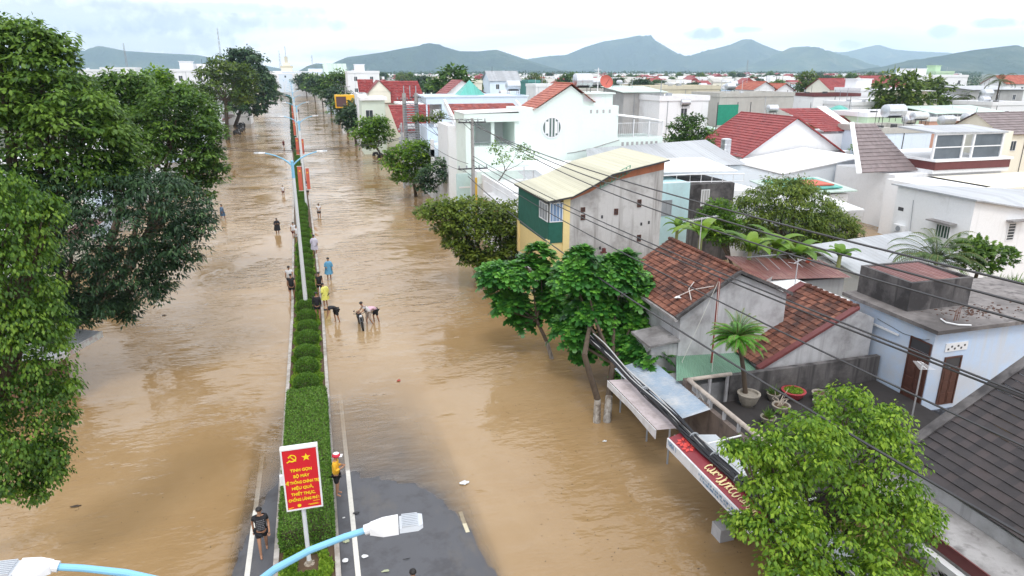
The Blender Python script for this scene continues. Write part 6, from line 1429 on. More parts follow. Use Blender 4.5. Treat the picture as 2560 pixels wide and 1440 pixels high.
for k in range(16):
    yy = 11.0+rs_.gauss(0, .22); zz = 1.2+rs_.gauss(0, .35); b.extr([(14.99, yy, zz), (14.99, yy+.1, zz+.02), (14.99, yy+.16, zz+.12), (14.99, yy+.03, zz+.07)], (-.006, 0, 0))
b.build('wall_painting', M_IRON, t)
win(t, 'x', 15.0, 7.6, 8.9, .2, 1.6, fm=M_MAR, pm=plain('lattice_gold', (.30, .20, .06), .5), bars=3)
wal(t, 12.2, 14.5, 3, 9.4, 1.2, 1.3, S_GRY, 'lower_awning')
sc2 = dup(MBK, (11.6, 12.9, -.2), 'dark motorbike half sunk in water beneath the long fascia sign', rotz=R(80)); sc2.rotation_euler[1] = 0
# ================================================================== trees
def bl(Y, *items, dy=0.0):
    """crown blobs: (u, v, radius in px[, flatten[, dY]]) seen at distance Y -> world ellipsoids"""
    out = []
    for it in items:
        u, v, r = it[:3]; fl_ = it[3] if len(it) > 3 else 0.85; d = it[4] if len(it) > 4 else 0
        p = at(u, v, y=Y+d); R_ = r*math.sqrt(p.x**2+p.y**2+(p.z-CAMH)**2)/FPX*0.93
        out.append(((p.x, p.y, p.z), (R_, R_, R_*fl_)))
    return out
RAD = {}
def trunkmesh(t, base, blobs, r0, mat=None, fork=0.45, lean=None, white=0, nlimb=7, seed=1):
    RAD[id(blobs)] = float(np.mean([r[0] for c, r in blobs]))
    rs_ = random.Random(seed); base = Vector(base); cs = [Vector(c) for c, r in blobs]
    mean = sum(cs, Vector())/len(cs); zf = base.z+(mean.z-base.z)*fork; fk = base.lerp(Vector((mean.x, mean.y, zf)), .55); fk.z = zf
    mat = mat or BARK; b = MB(); mid = base.lerp(fk, .5)+Vector((rs_.uniform(-.1, .1), rs_.uniform(-.1, .1), 0))
    if white:
        q = base.lerp(mid, min(1, white/max(.1, (mid-base).length))); w_ = MB(); w_.tube([base-Vector((0, 0, .4)), base+Vector((0, 0, .1)), q], [r0*1.3, r0*1.02, r0*.95], 10); w_.build('whitewashed_trunk', BARKW, t)
        b.tube([q, mid, fk], [r0*.93, r0*.85, r0*.75], 10)
    else: b.tube([base-Vector((0, 0, .4)), base+Vector((0, 0, .2)), mid, fk], [r0*1.35, r0, r0*.85, r0*.75], 10)
    b.build('trunk', mat, t); b = MB()
    for c in sorted(cs, key=lambda c: -c.z)[:nlimb]:
        m = fk.lerp(c, .5)+Vector((rs_.uniform(-.3, .3), rs_.uniform(-.3, .3), -.25*(c-fk).length*.3)); b.tube([fk, m, c], [r0*.55, r0*.32, r0*.1], 7)
        for k in range(3):
            e_ = c+Vector((rs_.uniform(-1, 1), rs_.uniform(-1, 1), rs_.uniform(-.7, .5)))*min((c-m).length*.5, RAD.get(id(blobs), 1.0)*.55); b.tube([m.lerp(c, .5), e_], [r0*.2, r0*.05], 5)
    b.build('limbs', mat, t)
def tree(label, cat, base, blobs, r0, leaf, mat, per=1.1, rp=.55, nl=42, name='tree', seed=1, tmpl=LEAF, group=None, **kw):
    t = thing(name, label, cat, tuple(base), group)
    tk = {k: kw.pop(k) for k in ('fork', 'white', 'nlimb') if k in kw}
    trunkmesh(t, base, blobs, r0, seed=seed, **tk)
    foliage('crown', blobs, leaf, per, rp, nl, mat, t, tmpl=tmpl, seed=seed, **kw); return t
# --- left side of the road
tree('tallest bright green tree filling the upper left corner above the camera height', 'tree', (-15.5, 35, -.3),
     bl(35, (60, 150, 95), (20, 240, 120), (120, 250, 110), (170, 310, 110, .8, -1), (60, 380, 140), (230, 360, 90), (150, 440, 110, .8, -1), (260, 440, 70), (20, 470, 110), (110, 130, 45), (0, 110, 60), (300, 420, 45)), .38, .25, G_GREEN, per=1.7, rp=.62, nl=56, seed=2, droop=.8, bright=.70)
tree('green broad tree with pointed top left of the pale hills', 'tree', (-14.5, 48, -.3), bl(48, (315, 215, 48), (300, 270, 80), (350, 280, 70), (260, 260, 60), (390, 340, 80)), .3, .30, G_GREEN, per=1.3, rp=.65, nl=40, seed=3, droop=.6, bright=.55)
tree('small yellow-green tree peeking up among the left trees', 'tree', (-14.5, 56, -.3), bl(56, (385, 205, 38), (410, 235, 40), (370, 240, 30)), .2, .28, G_FRESH, per=1.6, rp=.55, nl=34, seed=4, bright=.45)
tree('wide dark green tree whose crown overhangs the left carriageway edge', 'tree', (-14.0, 47, -.3), bl(45, (440, 300, 85), (490, 290, 55, 1, 2), (505, 350, 55), (430, 390, 105), (510, 430, 50), (370, 350, 80), (470, 460, 60), (510, 400, 45)), .34, .24, G_GREEN, per=1.6, rp=.6, nl=56, seed=5, droop=.6, bright=.50)
tree('very dark dense mango tree low over the brown water on the left', 'mango tree', (-14.6, 37, -.3), bl(33, (300, 560, 140, .8), (400, 520, 110, .8), (180, 620, 130, .8), (440, 600, 80), (330, 680, 100), (220, 720, 90), (120, 740, 80), (470, 560, 60), (380, 690, 45), (300, 770, 40), (120, 520, 110), (20, 640, 100), (200, 765, 55), (150, 770, 55)), .36, .23, G_DARK, per=2.0, rp=.5, nl=54, seed=6, droop=.9, bright=.35, low=-.95, tmpl=LEAFN)
tree('bright drooping tree hanging down the left picture edge', 'tree', (-13.5, 20.5, -.3), bl(19, (20, 560, 90, 1.1), (80, 530, 50), (120, 520, 28), (30, 690, 90, 1.2), (75, 800, 75, 1.2), (40, 900, 95, 1.2), (110, 960, 60, 1.2), (60, 1040, 90, 1.2), (130, 1130, 42, 1.4), (20, 1150, 70, 1.2), (85, 1200, 35, 1.3), (10, 820, 90)), .3, .115, G_WEEP, per=5.0, rp=.36, nl=60, seed=7, droop=1.8, low=-1, bright=.50, flat=1.1)
tree('isolated olive tree with dark slim trunk standing in the flood on the left', 'tree', tuple(at(570, 352, z=-.2)), bl(156, (565, 215, 58), (530, 205, 35), (600, 240, 38), (545, 185, 35), (590, 195, 40), (520, 230, 22), (610, 215, 28)), .45, .75, G_OLIVE, per=.16, rp=1.5, nl=46, seed=8, low=-.7, bright=.35, fork=.72)
tree('tall dark feathery tree behind the isolated olive tree', 'tree', (-20, 200, -.2), bl(195, (595, 150, 30), (625, 165, 36), (640, 210, 42), (610, 200, 40), (655, 245, 35), (600, 260, 30), (630, 270, 32), (585, 135, 14), (612, 135, 14)), .5, .95, G_DARK, per=.15, rp=1.7, nl=44, seed=9, droop=1.0, bright=.5)
tree('dark green tree at the far left kerb where the road bends', 'tree', (-22, 262, -.2), bl(260, (660, 215, 22), (668, 235, 20), (650, 250, 20), (672, 205, 12)), .5, 1.2, G_DARK, per=.12, rp=1.8, nl=34, seed=10, bright=.5)
tree('green tree behind the canopy near the left white houses', 'tree', (-22, 90, -.2), bl(88, (470, 240, 30), (490, 265, 30), (455, 260, 30), (520, 300, 24)), .3, .5, G_GREEN, per=.5, rp=.9, nl=36, seed=11)
# --- right side street trees
tree('broad olive green mango tree leaning over the flood before the yellow house', 'mango tree', tuple(at(1240, 705, z=-.2)), bl(43, (1085, 530, 40, .7), (1130, 550, 55, .8), (1190, 545, 66, .8), (1255, 550, 60, .8), (1290, 590, 45), (1215, 600, 80, .8), (1150, 600, 48, .7), (1275, 640, 45), (1225, 655, 48), (1120, 520, 30), (1170, 640, 30)), .26, .24, G_OLIVE, per=2.0, rp=.50, nl=46, seed=12, low=-.85, bright=.70, white=1.0)
BREAD = ([(0, 0, 0), (.10, .15, .03), (.30, .20, 0), (.17, .33, .03), (.40, .45, -.02), (.19, .52, .03), (.36, .70, -.04), (.14, .72, .01), (.16, .92, -.07), (0, 1, -.1),
          (-.16, .92, -.07), (-.14, .72, .01), (-.36, .70, -.04), (-.19, .52, .03), (-.40, .45, -.02), (-.17, .33, .03), (-.30, .20, 0), (-.10, .15, .03)],
         [(0, 1, 3, 15), (1, 2, 3, 3), (3, 4, 5, 5), (3, 5, 13, 15), (5, 6, 7, 7), (5, 7, 11, 13), (7, 8, 9, 9), (7, 9, 11, 11), (0, 15, 17, 17), (15, 16, 17, 17), (13, 14, 15, 15), (11, 12, 13, 13), (9, 10, 11, 11)])
BREADQ = (BREAD[0], [(0, 1, 3, 15), (1, 2, 3, 0), (3, 4, 5, 13), (3, 13, 15, 0), (5, 6, 7, 11), (5, 11, 13, 3), (7, 8, 9, 10), (7, 10, 11, 5), (15, 16, 17, 0), (13, 14, 15, 3), (11, 12, 13, 5)])
def breadfruit(label, base, blobs, n_ros, seed, r0=.16, twin=False):
    t = thing('breadfruit_tree', label, 'breadfruit tree', tuple(base)); rs = np.random.RandomState(seed)
    trunkmesh(t, base, blobs, r0, fork=.6, white=1.25, seed=seed, nlimb=9)
    if twin:
        b = MB(); q = Vector(base)+Vector((-.42, .1, 0)); w_ = MB(); w_.tube([q-Vector((0, 0, .4)), q+Vector((0, 0, 1.2))], [.18, .14], 10); w_.build('whitewashed_trunk', BARKW, t)
        b.tube([q+Vector((0, 0, 1.2)), q+Vector((-.45, .5, 3.0)), Vector(blobs[3][0])], [.138, .12, .06], 9); b.build('trunk', BARK, t)
    ar = np.array([b_[1][0]**2 for b_ in blobs]); out = []
    k = rs.choice(len(blobs), n_ros*3, p=ar/ar.sum()); d = rv(n_ros*3, rs); d[:, 2] = np.where(d[:, 2] < -.4, -d[:, 2], d[:, 2])
    bc = np.array([b_[0] for b_ in blobs]); br = np.array([b_[1] for b_ in blobs]); P = bc[k]+d*br[k]*rs.uniform(.7, 1.0, len(k))[:, None]
    ok = np.ones(len(P), bool)
    for j in range(len(blobs)): ok &= ((k == j) | ((((P-bc[j])/br[j])**2).sum(1) > .55))
    P, d = P[ok][:n_ros], d[ok][:n_ros]; C = []; D = []; U = []; S = []; T_ = []
    for p, ax in zip(P, d):
        ax = ax*.55+np.array([0, 0, .85]); ax /= np.linalg.norm(ax); s_ = np.cross(ax, [0.3, .9, .1]); s_ /= np.linalg.norm(s_); s2 = np.cross(ax, s_); m = rs.randint(8, 12); tb = rs.normal(.42, .12)
        for i in range(m):
            a = i*2.4+rs.uniform(-.2, .2); f = i/m; up = .95-1.15*f; dd = (s_*math.cos(a)+s2*math.sin(a))+ax*up
            C.append(p+ax*(.05-.12*f)); D.append(dd); U.append(ax-dd*.3); S.append(rs.uniform(.50, .72)*(.62+.5*f)); T_.append(tb+.42*(1-f)**2+rs.normal(0, .06))
    leafset('crown', np.array(C), np.array(D), np.array(U), np.array(S)*1.05, BREADQ, G_DEEP, np.clip(T_, 0, 1), t); return t
breadfruit('breadfruit tree with big lobed leaves and slim whitewashed trunk, nearer the middle of the road', tuple(at(1380, 903, z=-.15)), bl(31.5, (1265, 705, 60), (1330, 690, 58), (1230, 690, 34), (1275, 765, 48), (1395, 740, 60), (1350, 640, 34), (1380, 790, 46), (1300, 800, 32), (1250, 740, 36)), 210, 15, .11)
breadfruit('large breadfruit tree with twin whitewashed trunks beside the pink awning', tuple(at(1517, 1062, z=-.15)), bl(27.5, (1440, 700, 60), (1520, 700, 68), (1590, 730, 52), (1480, 780, 72), (1570, 810, 70), (1620, 790, 30), (1540, 880, 62, .9, -1), (1610, 900, 55, .9, -2.5), (1430, 830, 50), (1590, 950, 48, .9, -3), (1645, 960, 34, .9, -4), (1640, 900, 36, .9, -3.5), (1470, 880, 40), (1450, 650, 36), (1560, 670, 44)), 470, 16, .17, twin=True)
tree('bright green tree overhanging the fascia signs in the lower right', 'tree', (11.4, 11.9, -.2), bl(12, (2120, 1040, 75, .85, .6), (2200, 1060, 60, .85, .4), (2010, 1110, 90), (2160, 1160, 110), (1920, 1120, 55), (1930, 1210, 70), (2240, 1130, 45), (2060, 1230, 110), (2200, 1270, 100, .85, -.6), (1890, 1310, 42, .7, -.6), (1960, 1300, 70, .8, -.8), (2290, 1300, 50, .8, -.6), (2100, 1350, 110, .85, -1), (2230, 1380, 75, .85, -1.2), (1980, 1410, 65, .8, -1.4), (2130, 1440, 90, .8, -1.6), (1840, 1120, 28, .7), (1850, 1300, 30, .6)), .15, .125, G_FRESH, per=6.5, rp=.33, nl=36, seed=18, droop=1.2, low=-.9, bright=.58, fill=.10, flat=.55)
tree('bright yellow-green street tree in front of the teal canopy', 'tree', tuple(at(1040, 495, z=-.2)), bl(78, (1040, 385, 42), (1000, 405, 40), (1065, 410, 30), (1010, 435, 40)), .2, .38, G_FRESH, per=1.0, rp=.75, nl=40, seed=19, bright=.4)
tree('dark street tree right of the yellow-green one, over the water edge', 'tree', tuple(at(1085, 480, z=-.2)), bl(72, (1090, 440, 40), (1120, 420, 26), (1070, 465, 28)), .16, .34, G_DARK, per=1.1, rp=.65, nl=38, seed=20, bright=.6)
tree('round yellow-green street tree left of the tall transformer pole', 'tree', tuple(at(950, 385, z=-.2)), bl(110, (935, 315, 34), (915, 335, 32), (945, 345, 34), (925, 360, 24)), .2, .5, G_FRESH, per=.55, rp=1.0, nl=40, seed=22, bright=.32)
for i, (u, v, r, Y, m, lab) in enumerate(((880, 300, 24, 142, G_DARK, 'dark street tree above the floating green boat-like sign'), (895, 275, 24, 150, G_DARK, 'dark street tree right of the yellow shop box'), (860, 270, 22, 168, G_GREEN, 'green street tree below the yellow shop box'), (838, 245, 22, 205, G_DARK, 'dark green street tree left of the yellow shop box'),
                                          (820, 222, 20, 250, G_GREEN, 'green street tree in the distant right row, fifth from the bend'), (800, 215, 18, 300, G_DARK, 'dark street tree in the distant right row near the bend'), (782, 212, 16, 350, G_GREEN, 'small green tree of the distant right row left of its neighbours'), (762, 208, 14, 420, G_DARK, 'smallest dark tree at the end of the right row'), (848, 205, 20, 240, G_GREEN, 'grey-green tree in front of the far pale building'))):
    p = at(u, v, y=Y); tree(lab, 'tree', (p.x+.5, Y, 0), bl(Y, (u-r*.5, v+3, r), (u+r*.6, v, r), (u, v-r*.5, r*.9), (u+r*.2, v+r*.7, r*.9)), .25, .004*Y+.1, m, per=min(.6, 60/Y**1.0*.6), rp=.0085*Y, nl=34, seed=30+i, bright=.5, group='street trees along the right pavement')
tree('dark green tree with a yellowing clump right of the mint house', 'tree', (34.5, 66, 0), bl(66, (1725, 310, 30), (1700, 340, 34), (1750, 345, 34), (1715, 365, 38), (1690, 355, 26), (1760, 370, 25)), .22, .34, G_GREEN, per=1.2, rp=.65, nl=40, seed=41, bright=.35)
tree('big round dense mango tree behind the clay tile roofs', 'mango tree', (30.5, 38, 0), bl(38, (1950, 510, 75), (1900, 520, 62), (2020, 530, 70), (1960, 580, 95), (2070, 570, 62), (2110, 590, 40), (1880, 590, 60), (2040, 610, 60), (1990, 480, 40)), .3, .24, G_OLIVE, per=2.2, rp=.5, nl=50, seed=42, bright=.62, tmpl=LEAFN, droop=.8)
tree('small light green tree against the black stained wall', 'tree', (27, 37.5, 0), bl(37.5, (1795, 530, 40), (1775, 560, 36), (1820, 560, 38), (1800, 590, 40)), .14, .22, G_FRESH, per=2.6, rp=.4, nl=40, seed=43, bright=.2)
tree('low shrub left of the mint house front fence, on the railed balcony', 'shrub', (14.6, 55.5, 4.9), bl(55, (1250, 400, 24, 1.3), (1300, 375, 20, 1.2), (1240, 375, 14, 1.2), (1320, 395, 22)), .06, .22, G_GREEN, per=1.2, rp=.6, nl=20, seed=44, bright=.7, name='shrub', fill=0)
tree('dark potted shrub on the white terrace in front of the red roof', 'shrub', (15.0, 78, 5.4), bl(78, (1060, 298, 14, .8), (1085, 300, 14, .8), (1100, 292, 14, .8), (1040, 300, 12, .8)), .06, .3, G_OLIVE, per=1.5, rp=.5, nl=24, seed=45, name='shrub')
tree('green tree by the white wall behind the big red roof', 'tree', (70, 66, 0), bl(66, (2170, 365, 22), (2150, 375, 18), (2185, 380, 18)), .12, .32, G_GREEN, per=1.4, rp=.6, nl=34, seed=46)
# --- banana, palms, cycad
def blade(base, d, L_, w_, droop, n=7, fold=.12):
    """one large leaf blade as a strip of quads, arching over"""
    base = Vector(base); d = Vector(d).normalized(); hz = Vector((d.x, d.y, 0)); hz = hz.normalized() if hz.length > .01 else Vector((1, 0, 0)); s_ = Vector((-hz.y, hz.x, 0)); vs = []; p = base.copy(); e_ = math.asin(max(-1, min(1, d.z)))
    for i in range(n+1):
        f = i/n; w2 = w_*math.sin(math.pi*min(1, .12+.88*f))**.6*(1 if f < .95 else .3); up = Vector((0, 0, 1)); vs += [p-s_*w2+up*fold*w2*2, p+Vector((0, 0, 0)), p+s_*w2+up*fold*w2*2]
        a = e_-droop*f; p = p+(hz*math.cos(a)+Vector((0, 0, 1))*math.sin(a))*L_/n
    return vs, [(i*3+k, i*3+k+1, i*3+k+4, i*3+k+3) for i in range(n) for k in (0, 1)]
G_BAN = leafmat('leaf_banana', (0.06, 0.14, 0.02), (0.14, 0.28, 0.035), (0.28, 0.42, 0.06), trans=.45, rough=.4)
def banana(x, y, z, h, label, n=9, seed=1, L_=2.0):
    rs_ = random.Random(seed); t = thing('banana_plant', label, 'banana plant', (x, y, z), 'banana plants behind the clay tile roofs'); b = MB(); b.tube([(x, y, z), (x+.1, y, z+h)], [.16, .10], 8); b.build('stem', plain('banana_stem', (.22, .24, .09), .6), t)
    b = MB()
    for k in range(n):
        a = k*2.4+rs_.uniform(-.4, .4); el = rs_.uniform(.5, 1.25); b.rv = rs_.uniform(.2, .95); vs, fs = blade((x+.1, y, z+h-.1), (math.cos(a)*math.cos(el), math.sin(a)*math.cos(el), math.sin(el)), L_*rs_.uniform(.8, 1.15), .30, rs_.uniform(1.0, 2.0)); b.add(vs, fs)
    b.build('leaves', G_BAN, t); return t
for i, (u, v, Y, h, lab) in enumerate(((1748, 598, 31.5, 3.2, 'lone upright banana plant left of the yagi antenna'), (1870, 640, 30.5, 2.6, 'banana plant with arching leaves right of the yagi antenna'), (1935, 628, 31.5, 2.9, 'middle banana plant of the clump below the round mango tree'), (1990, 650, 30.5, 2.5, 'right banana plant of the clump below the round mango tree'), (2095, 650, 30.5, 2.2, 'small banana plant left of the black tank box'), (1690, 575, 41, 3.6, 'pale young plant beside the cyan wall'))):
    p = at(u, v, y=Y); banana(p.x, Y, p.z-h+.3, h, lab, 10 if i < 4 else 6, 50+i, 1.9 if i < 4 else 1.2)
def palm(name, label, cat, base, h, nf, L_, mat, r0=.12, lean=(0, 0), leaflet=.35, seed=1, droop=1.7, el=(.1, 1.3), per=26, width=.05, bend=.0, group=None):
    rs = np.random.RandomState(seed); rs_ = random.Random(seed); base = Vector(base); top = base+Vector((lean[0], lean[1], h)); t = thing(name, label, cat, tuple(base), group); b = MB(); pts = [base.lerp(top, i/8)+Vector((bend*math.sin(i/8*math.pi), 0, 0)) for i in range(9)]
    b.tube(pts, [r0*(1.25 if i == 0 else 1-.03*i) for i in range(9)], 10); b.build('trunk', BARK, t); C = []; D = []; U = []; S = []; T_ = []; rc = MB()
    for k in range(nf):
        a = k*2.4+rs_.uniform(-.3, .3); e_ = rs_.uniform(*el); hz = Vector((math.cos(a), math.sin(a), 0)); p = top.copy(); n = per; fl = L_*rs_.uniform(.85, 1.1); pl_ = []
        for i in range(n+1):
            f = i/n; aa = e_-droop*f*f; d = hz*math.cos(aa)+Vector((0, 0, 1))*math.sin(aa); pl_.append(p.copy())
            if i > 1:
                for s in (-1, 1):
                    sd_ = Vector((-hz.y, hz.x, 0))*s; dl = sd_*.9+d*.6-Vector((0, 0, .25)); C.append(p); D.append(dl); U.append(Vector((0, 0, 1))+hz*.1); S.append(leaflet*(math.sin(math.pi*min(1, .18+.78*f)))**.7); T_.append(rs_.gauss(.5, .15))
            p = p+d*fl/n
        rc.tube(pl_[::3], [.018]*len(pl_[::3]), 4, caps=False)
    rc.build('rachis', plain('palm_rachis', (.16, .18, .06), .6), t)
    w_ = width/ max(leaflet, .01)
    leafset('fronds', np.array([tuple(c) for c in C]), np.array([tuple(c) for c in D]), np.array([tuple(c) for c in U]), np.array(S), ([(0, 0, 0), (w_, .4, 0), (0, 1, -.1), (-w_, .4, 0)], [(0, 1, 2, 3)]), mat, np.clip(T_, 0, 1), t); return t
G_CYC = leafmat('leaf_cycad', (.05, .15, .02), (.10, .30, .03), (.20, .44, .06), trans=.3, rough=.35)
c = at(1845, 832, y=20.9); palm('cycad', 'cycad with a dark curved trunk and stiff bright fronds in the stone pot', 'cycad', (15.75, 21.1, 1.6), c.z-1.75, 56, 1.2, G_CYC, r0=.10, lean=(c.x-15.75, c.y-21.1), leaflet=.19, droop=1.1, el=(-.25, 1.3), per=34, width=.024, seed=3, bend=.06)
c = at(2345, 632, y=27.5); palm('coconut_palm', 'young coconut palm with feathery fronds beside the plain white house', 'coconut palm', (c.x, 27.5, .5), c.z-.9, 34, 2.7, leafmat('leaf_coco', (.05, .09, .03), (.10, .17, .06), (.20, .28, .11), trans=.3), leaflet=.45, droop=1.9, el=(.1, 1.4), width=.04, seed=5)
c = at(2460, 650, y=27)
t = thing('papaya_tree', 'papaya tree with flat-topped lobed leaves right of the young coconut palm', 'papaya tree', (c.x, 27, 0)); b = MB(); b.tube([(c.x-.6, 27, 0), (c.x-.3, 27, c.z-.8), (c.x, 27, c.z+.1)], [.12, .09, .05], 8); b.build('trunk', BARK, t)
foliage('crown', bl(27, (2430, 620, 42, .4), (2480, 640, 42, .4), (2445, 660, 40, .4), (2510, 635, 20, .4)), .30, 7, .3, 9, G_GREEN, t, tmpl=BREADQ, seed=61, droop=.2, fill=0, bright=.6)
n = 500; rs = np.random.RandomState(5); c = at(2530, 705, y=25); t = thing('tall_grass', 'clump of pale tall grass at the right edge behind the slab', 'grass', (c.x, 25, c.z-1)); D = rv(n, rs)*.5+np.array([0, 0, 1.])
leafset('foliage', np.array([c.x, 25, c.z-.9])+rs.normal(0, 1, (n, 3))*np.array([.7, .5, .1]), D, rv(n, rs), rs.uniform(.7, 1.3, n), ([(0, 0, 0), (.03, .5, 0), (0, 1, -.15), (-.03, .5, 0)], [(0, 1, 2, 3)]), G_BAN, rs.rand(n), t)
G_COF = leafmat('leaf_palm_far', (.03, .05, .012), (.07, .10, .025), (.14, .16, .05), trans=.25)
for i, (u, v, Y, L_, vb, lab) in enumerate(((2500, 205, 118, 3.9, 245, 'tall coconut palm with drooping dry fronds right of the white terrace roof'), (2410, 245, 110, 2.4, 262, 'shorter bushy palm left of the tall coconut palm'), (2280, 238, 130, 2.6, 250, 'low palm left of the round dark tree'), (1470, 215, 210, 3.2, 235, 'coconut palm behind the satellite dish of the mint house'), (1455, 212, 230, 3.2, 232, 'coconut palm left of the water tank on the mint house'), (1700, 218, 240, 3.0, 230, 'slim palm above the concrete walls right of centre'), (1010, 195, 260, 3.2, 215, 'palm behind the dark red villa roofs'), (2095, 225, 190, 2.8, 240, 'small palm behind the red gabled villas'))):
    p = at(u, v, y=Y); palm('coconut_palm', lab, 'coconut palm', (p.x, Y, 0), p.z, 18, L_, G_COF, r0=.2, leaflet=.8, droop=2.3, el=(-.1, 1.35), per=16, width=.09, seed=70+i, group='coconut palms in the town')
# ================================================================== utility poles and wires
M_PCONC = plaster('pole_concrete', (.36, .35, .34), .4, (.15, .14, .13), scale=2)
def upole(x, y, top, label, arms=((10.1, 1.1),), r=.15, extra=None):
    t = thing('utility_pole', label, 'utility pole', (x, y, 0), 'concrete utility poles along the right pavement'); b = MB(); b.tube([(x, y, -.4), (x, y, top)], [r*1.2, r*.8], 8); b.build('pole', M_PCONC, t)
    for z, hw in arms:
        b = MB(); b.box(x-hw, x+hw, y-.06, y+.06, z-.05, z+.05); b.tube([(x-hw*.7, y, z), (x, y, z-.7)], .02, 4); b.build('crossarm', M_IRON, t)
        b = MB()
        for k in (-1, -.45, .45, 1): b.lathe((x+k*hw*.93, y, z+.05), [(.03, 0), (.06, .05), (.05, .12), (.06, .16), (.02, .24)], 6)
        b.build('insulators', M_GRAYP, t)
    return t
p1x, p1y = 12.0, 53.3
upole(p1x, p1y, 10.5, 'concrete utility pole with two crossarms in front of the mint house corner', ((10.2, 1.1), (6.6, 1.2)))
t = upole(11.2, 88, 11.4, 'left pole of the tall transformer pole pair above the street trees', ((10.6, .9),), .3); upole(12.7, 88, 11.4, 'right pole of the tall transformer pole pair above the street trees', ((10.9, .8),), .3)
b = MB(); rs_ = random.Random(5)
for k in range(24):
    z = 3+k*.31; b.box(11.0, 12.9, 87.6, 87.95, z, z+.10); b.lathe((11.35+rs_.random()*1.2, 87.6, z), [(.12, 0), (.16, .06), (.12, .15)], 6)
for k in range(3): b.tube([(11.2+k*.75, 88, 11.2), (11.2+k*.75, 88, 12.3)], .06, 6)
b.build('transformer_rack', M_GRAYP, t)
t2 = thing('cable_clutter', 'grey clutter of cable boxes and signs at the foot of the transformer poles', 'cable boxes', (10.3, 86, 2)); b = MB()
for k in range(46):
    x, y, z = rs_.uniform(9.9, 11.0), rs_.uniform(84.6, 86.5), rs_.uniform(.5, 7.5); s_ = rs_.uniform(.08, .28); b.box(x, x+s_, y, y+s_, z, z+s_*1.4)
b.tube([(10.4, 85.5, -.3), (10.4, 85.5, 8)], .12, 6); b.build('boxes', plaster('box_grey', (.45, .46, .48), .7, (.12, .12, .12), scale=2), t2); t2['kind'] = 'stuff'
for i, (u, v, Y, top) in enumerate(((895, 300, 152, 10.0), (866, 262, 195, 10.4), (846, 250, 235, 10.2))):
    p = at(u, v, y=Y); upole(p.x, Y, top, ('nearer', 'middle', 'farther')[i]+' of the three thin distant utility poles by the yellow shop box', ((top-.4, 1.3), (top-1.6, 1.0)))
def wire(name_lab, pts, r=.02, mat=None, cat='wire', group='overhead wires', name='overhead_wire'):
    b = MB(); b.tube(pts, r, 5); o = b.build(name, mat or M_IRON, None, org=pts[0]); return tag(o, name_lab, cat, group)
def sagline(x0, y0, z0, pm, x1, y1, z1, n=26):
    """quadratic through start, (ym,zm) and end"""
    ym, zm = pm; out = []
    for i in range(n+1):
        f = i/n; y = y0+(y1-y0)*f; x = x0+(x1-x0)*f
        z = z0*(y-ym)*(y-y1)/((y0-ym)*(y0-y1))+zm*(y-y0)*(y-y1)/((ym-y0)*(ym-y1))+z1*(y-y0)*(y-ym)/((y1-y0)*(y1-ym)); out.append((x, y, z))
    return out
wl = [('topmost power line crossing the right half above the clay roofs', 11.2, 10.45, (18, 10.18), 10.62, 7.9), ('second power line from the top on the right', 11.6, 10.4, (18, 9.72), 10.18, 7.9), ('third power line from the top on the right', 12.0, 10.4, (18, 9.20), 9.75, 8),
      ('upper line of the close middle wire pair on the right', 12.0, 7.6, (18, 7.93), 8.42, 8), ('lower line of the close middle wire pair on the right', 12.0, 7.3, (18, 7.78), 8.36, 8), ('single wire below the close pair, over the cycad', 12.0, 6.9, (18, 7.0), 7.47, 8), ('lowest thick wire running past the bright tree', 11.6, 6.0, (18, 5.52), 6.10, 7.3)]
for lab, x, z0, pm, z1, y1 in wl:
    # extend past the frame towards a pole behind the camera
    pts = sagline(x, p1y, z0, pm, x, y1, z1); dz = (pts[-1][2]-pts[-2][2])/(pts[-1][1]-pts[-2][1]); pts.append((x, y1-7, pts[-1][2]-dz*7*.8)); wire(lab, pts, .024 if 'lowest' not in lab else .034)
for i, (x, z0, z1) in enumerate(((11.2, 10.45, 10.8), (11.9, 10.4, 10.8), (12.8, 10.4, 11.0), (11.6, 7.0, 8.0), (11.3, 6.4, 7.0))):
    wire(('first', 'second', 'third', 'fourth', 'fifth')[i]+' wire counted from the top-left between the front utility pole and the transformer poles', sagline(x, p1y, z0, (70, (z0+z1)/2-.8), x, 88, z1), .022)
for i, (Y, zl, zr, zm) in enumerate(((92, 6.3, 5.8, 4.4), (93, 5.9, 5.5, 4.1), (150, 5.5, 5.5, 5.0), (190, 7, 7, 6.6))):
    pts = [(-18+30*k/24, Y, zl+(zr-zl)*k/24-(((zl+zr)/2-zm)*4*(k/24)*(1-k/24))) for k in range(25)]
    wire(('upper of the two dark wires crossing the road above the third lamp', 'lower of the two dark wires crossing the road above the third lamp', 'thin wire crossing the road farther up, nearer one', 'thin wire crossing the road farther up, farther one')[i], pts, .035 if i < 2 else .03, group='wires crossing the road')

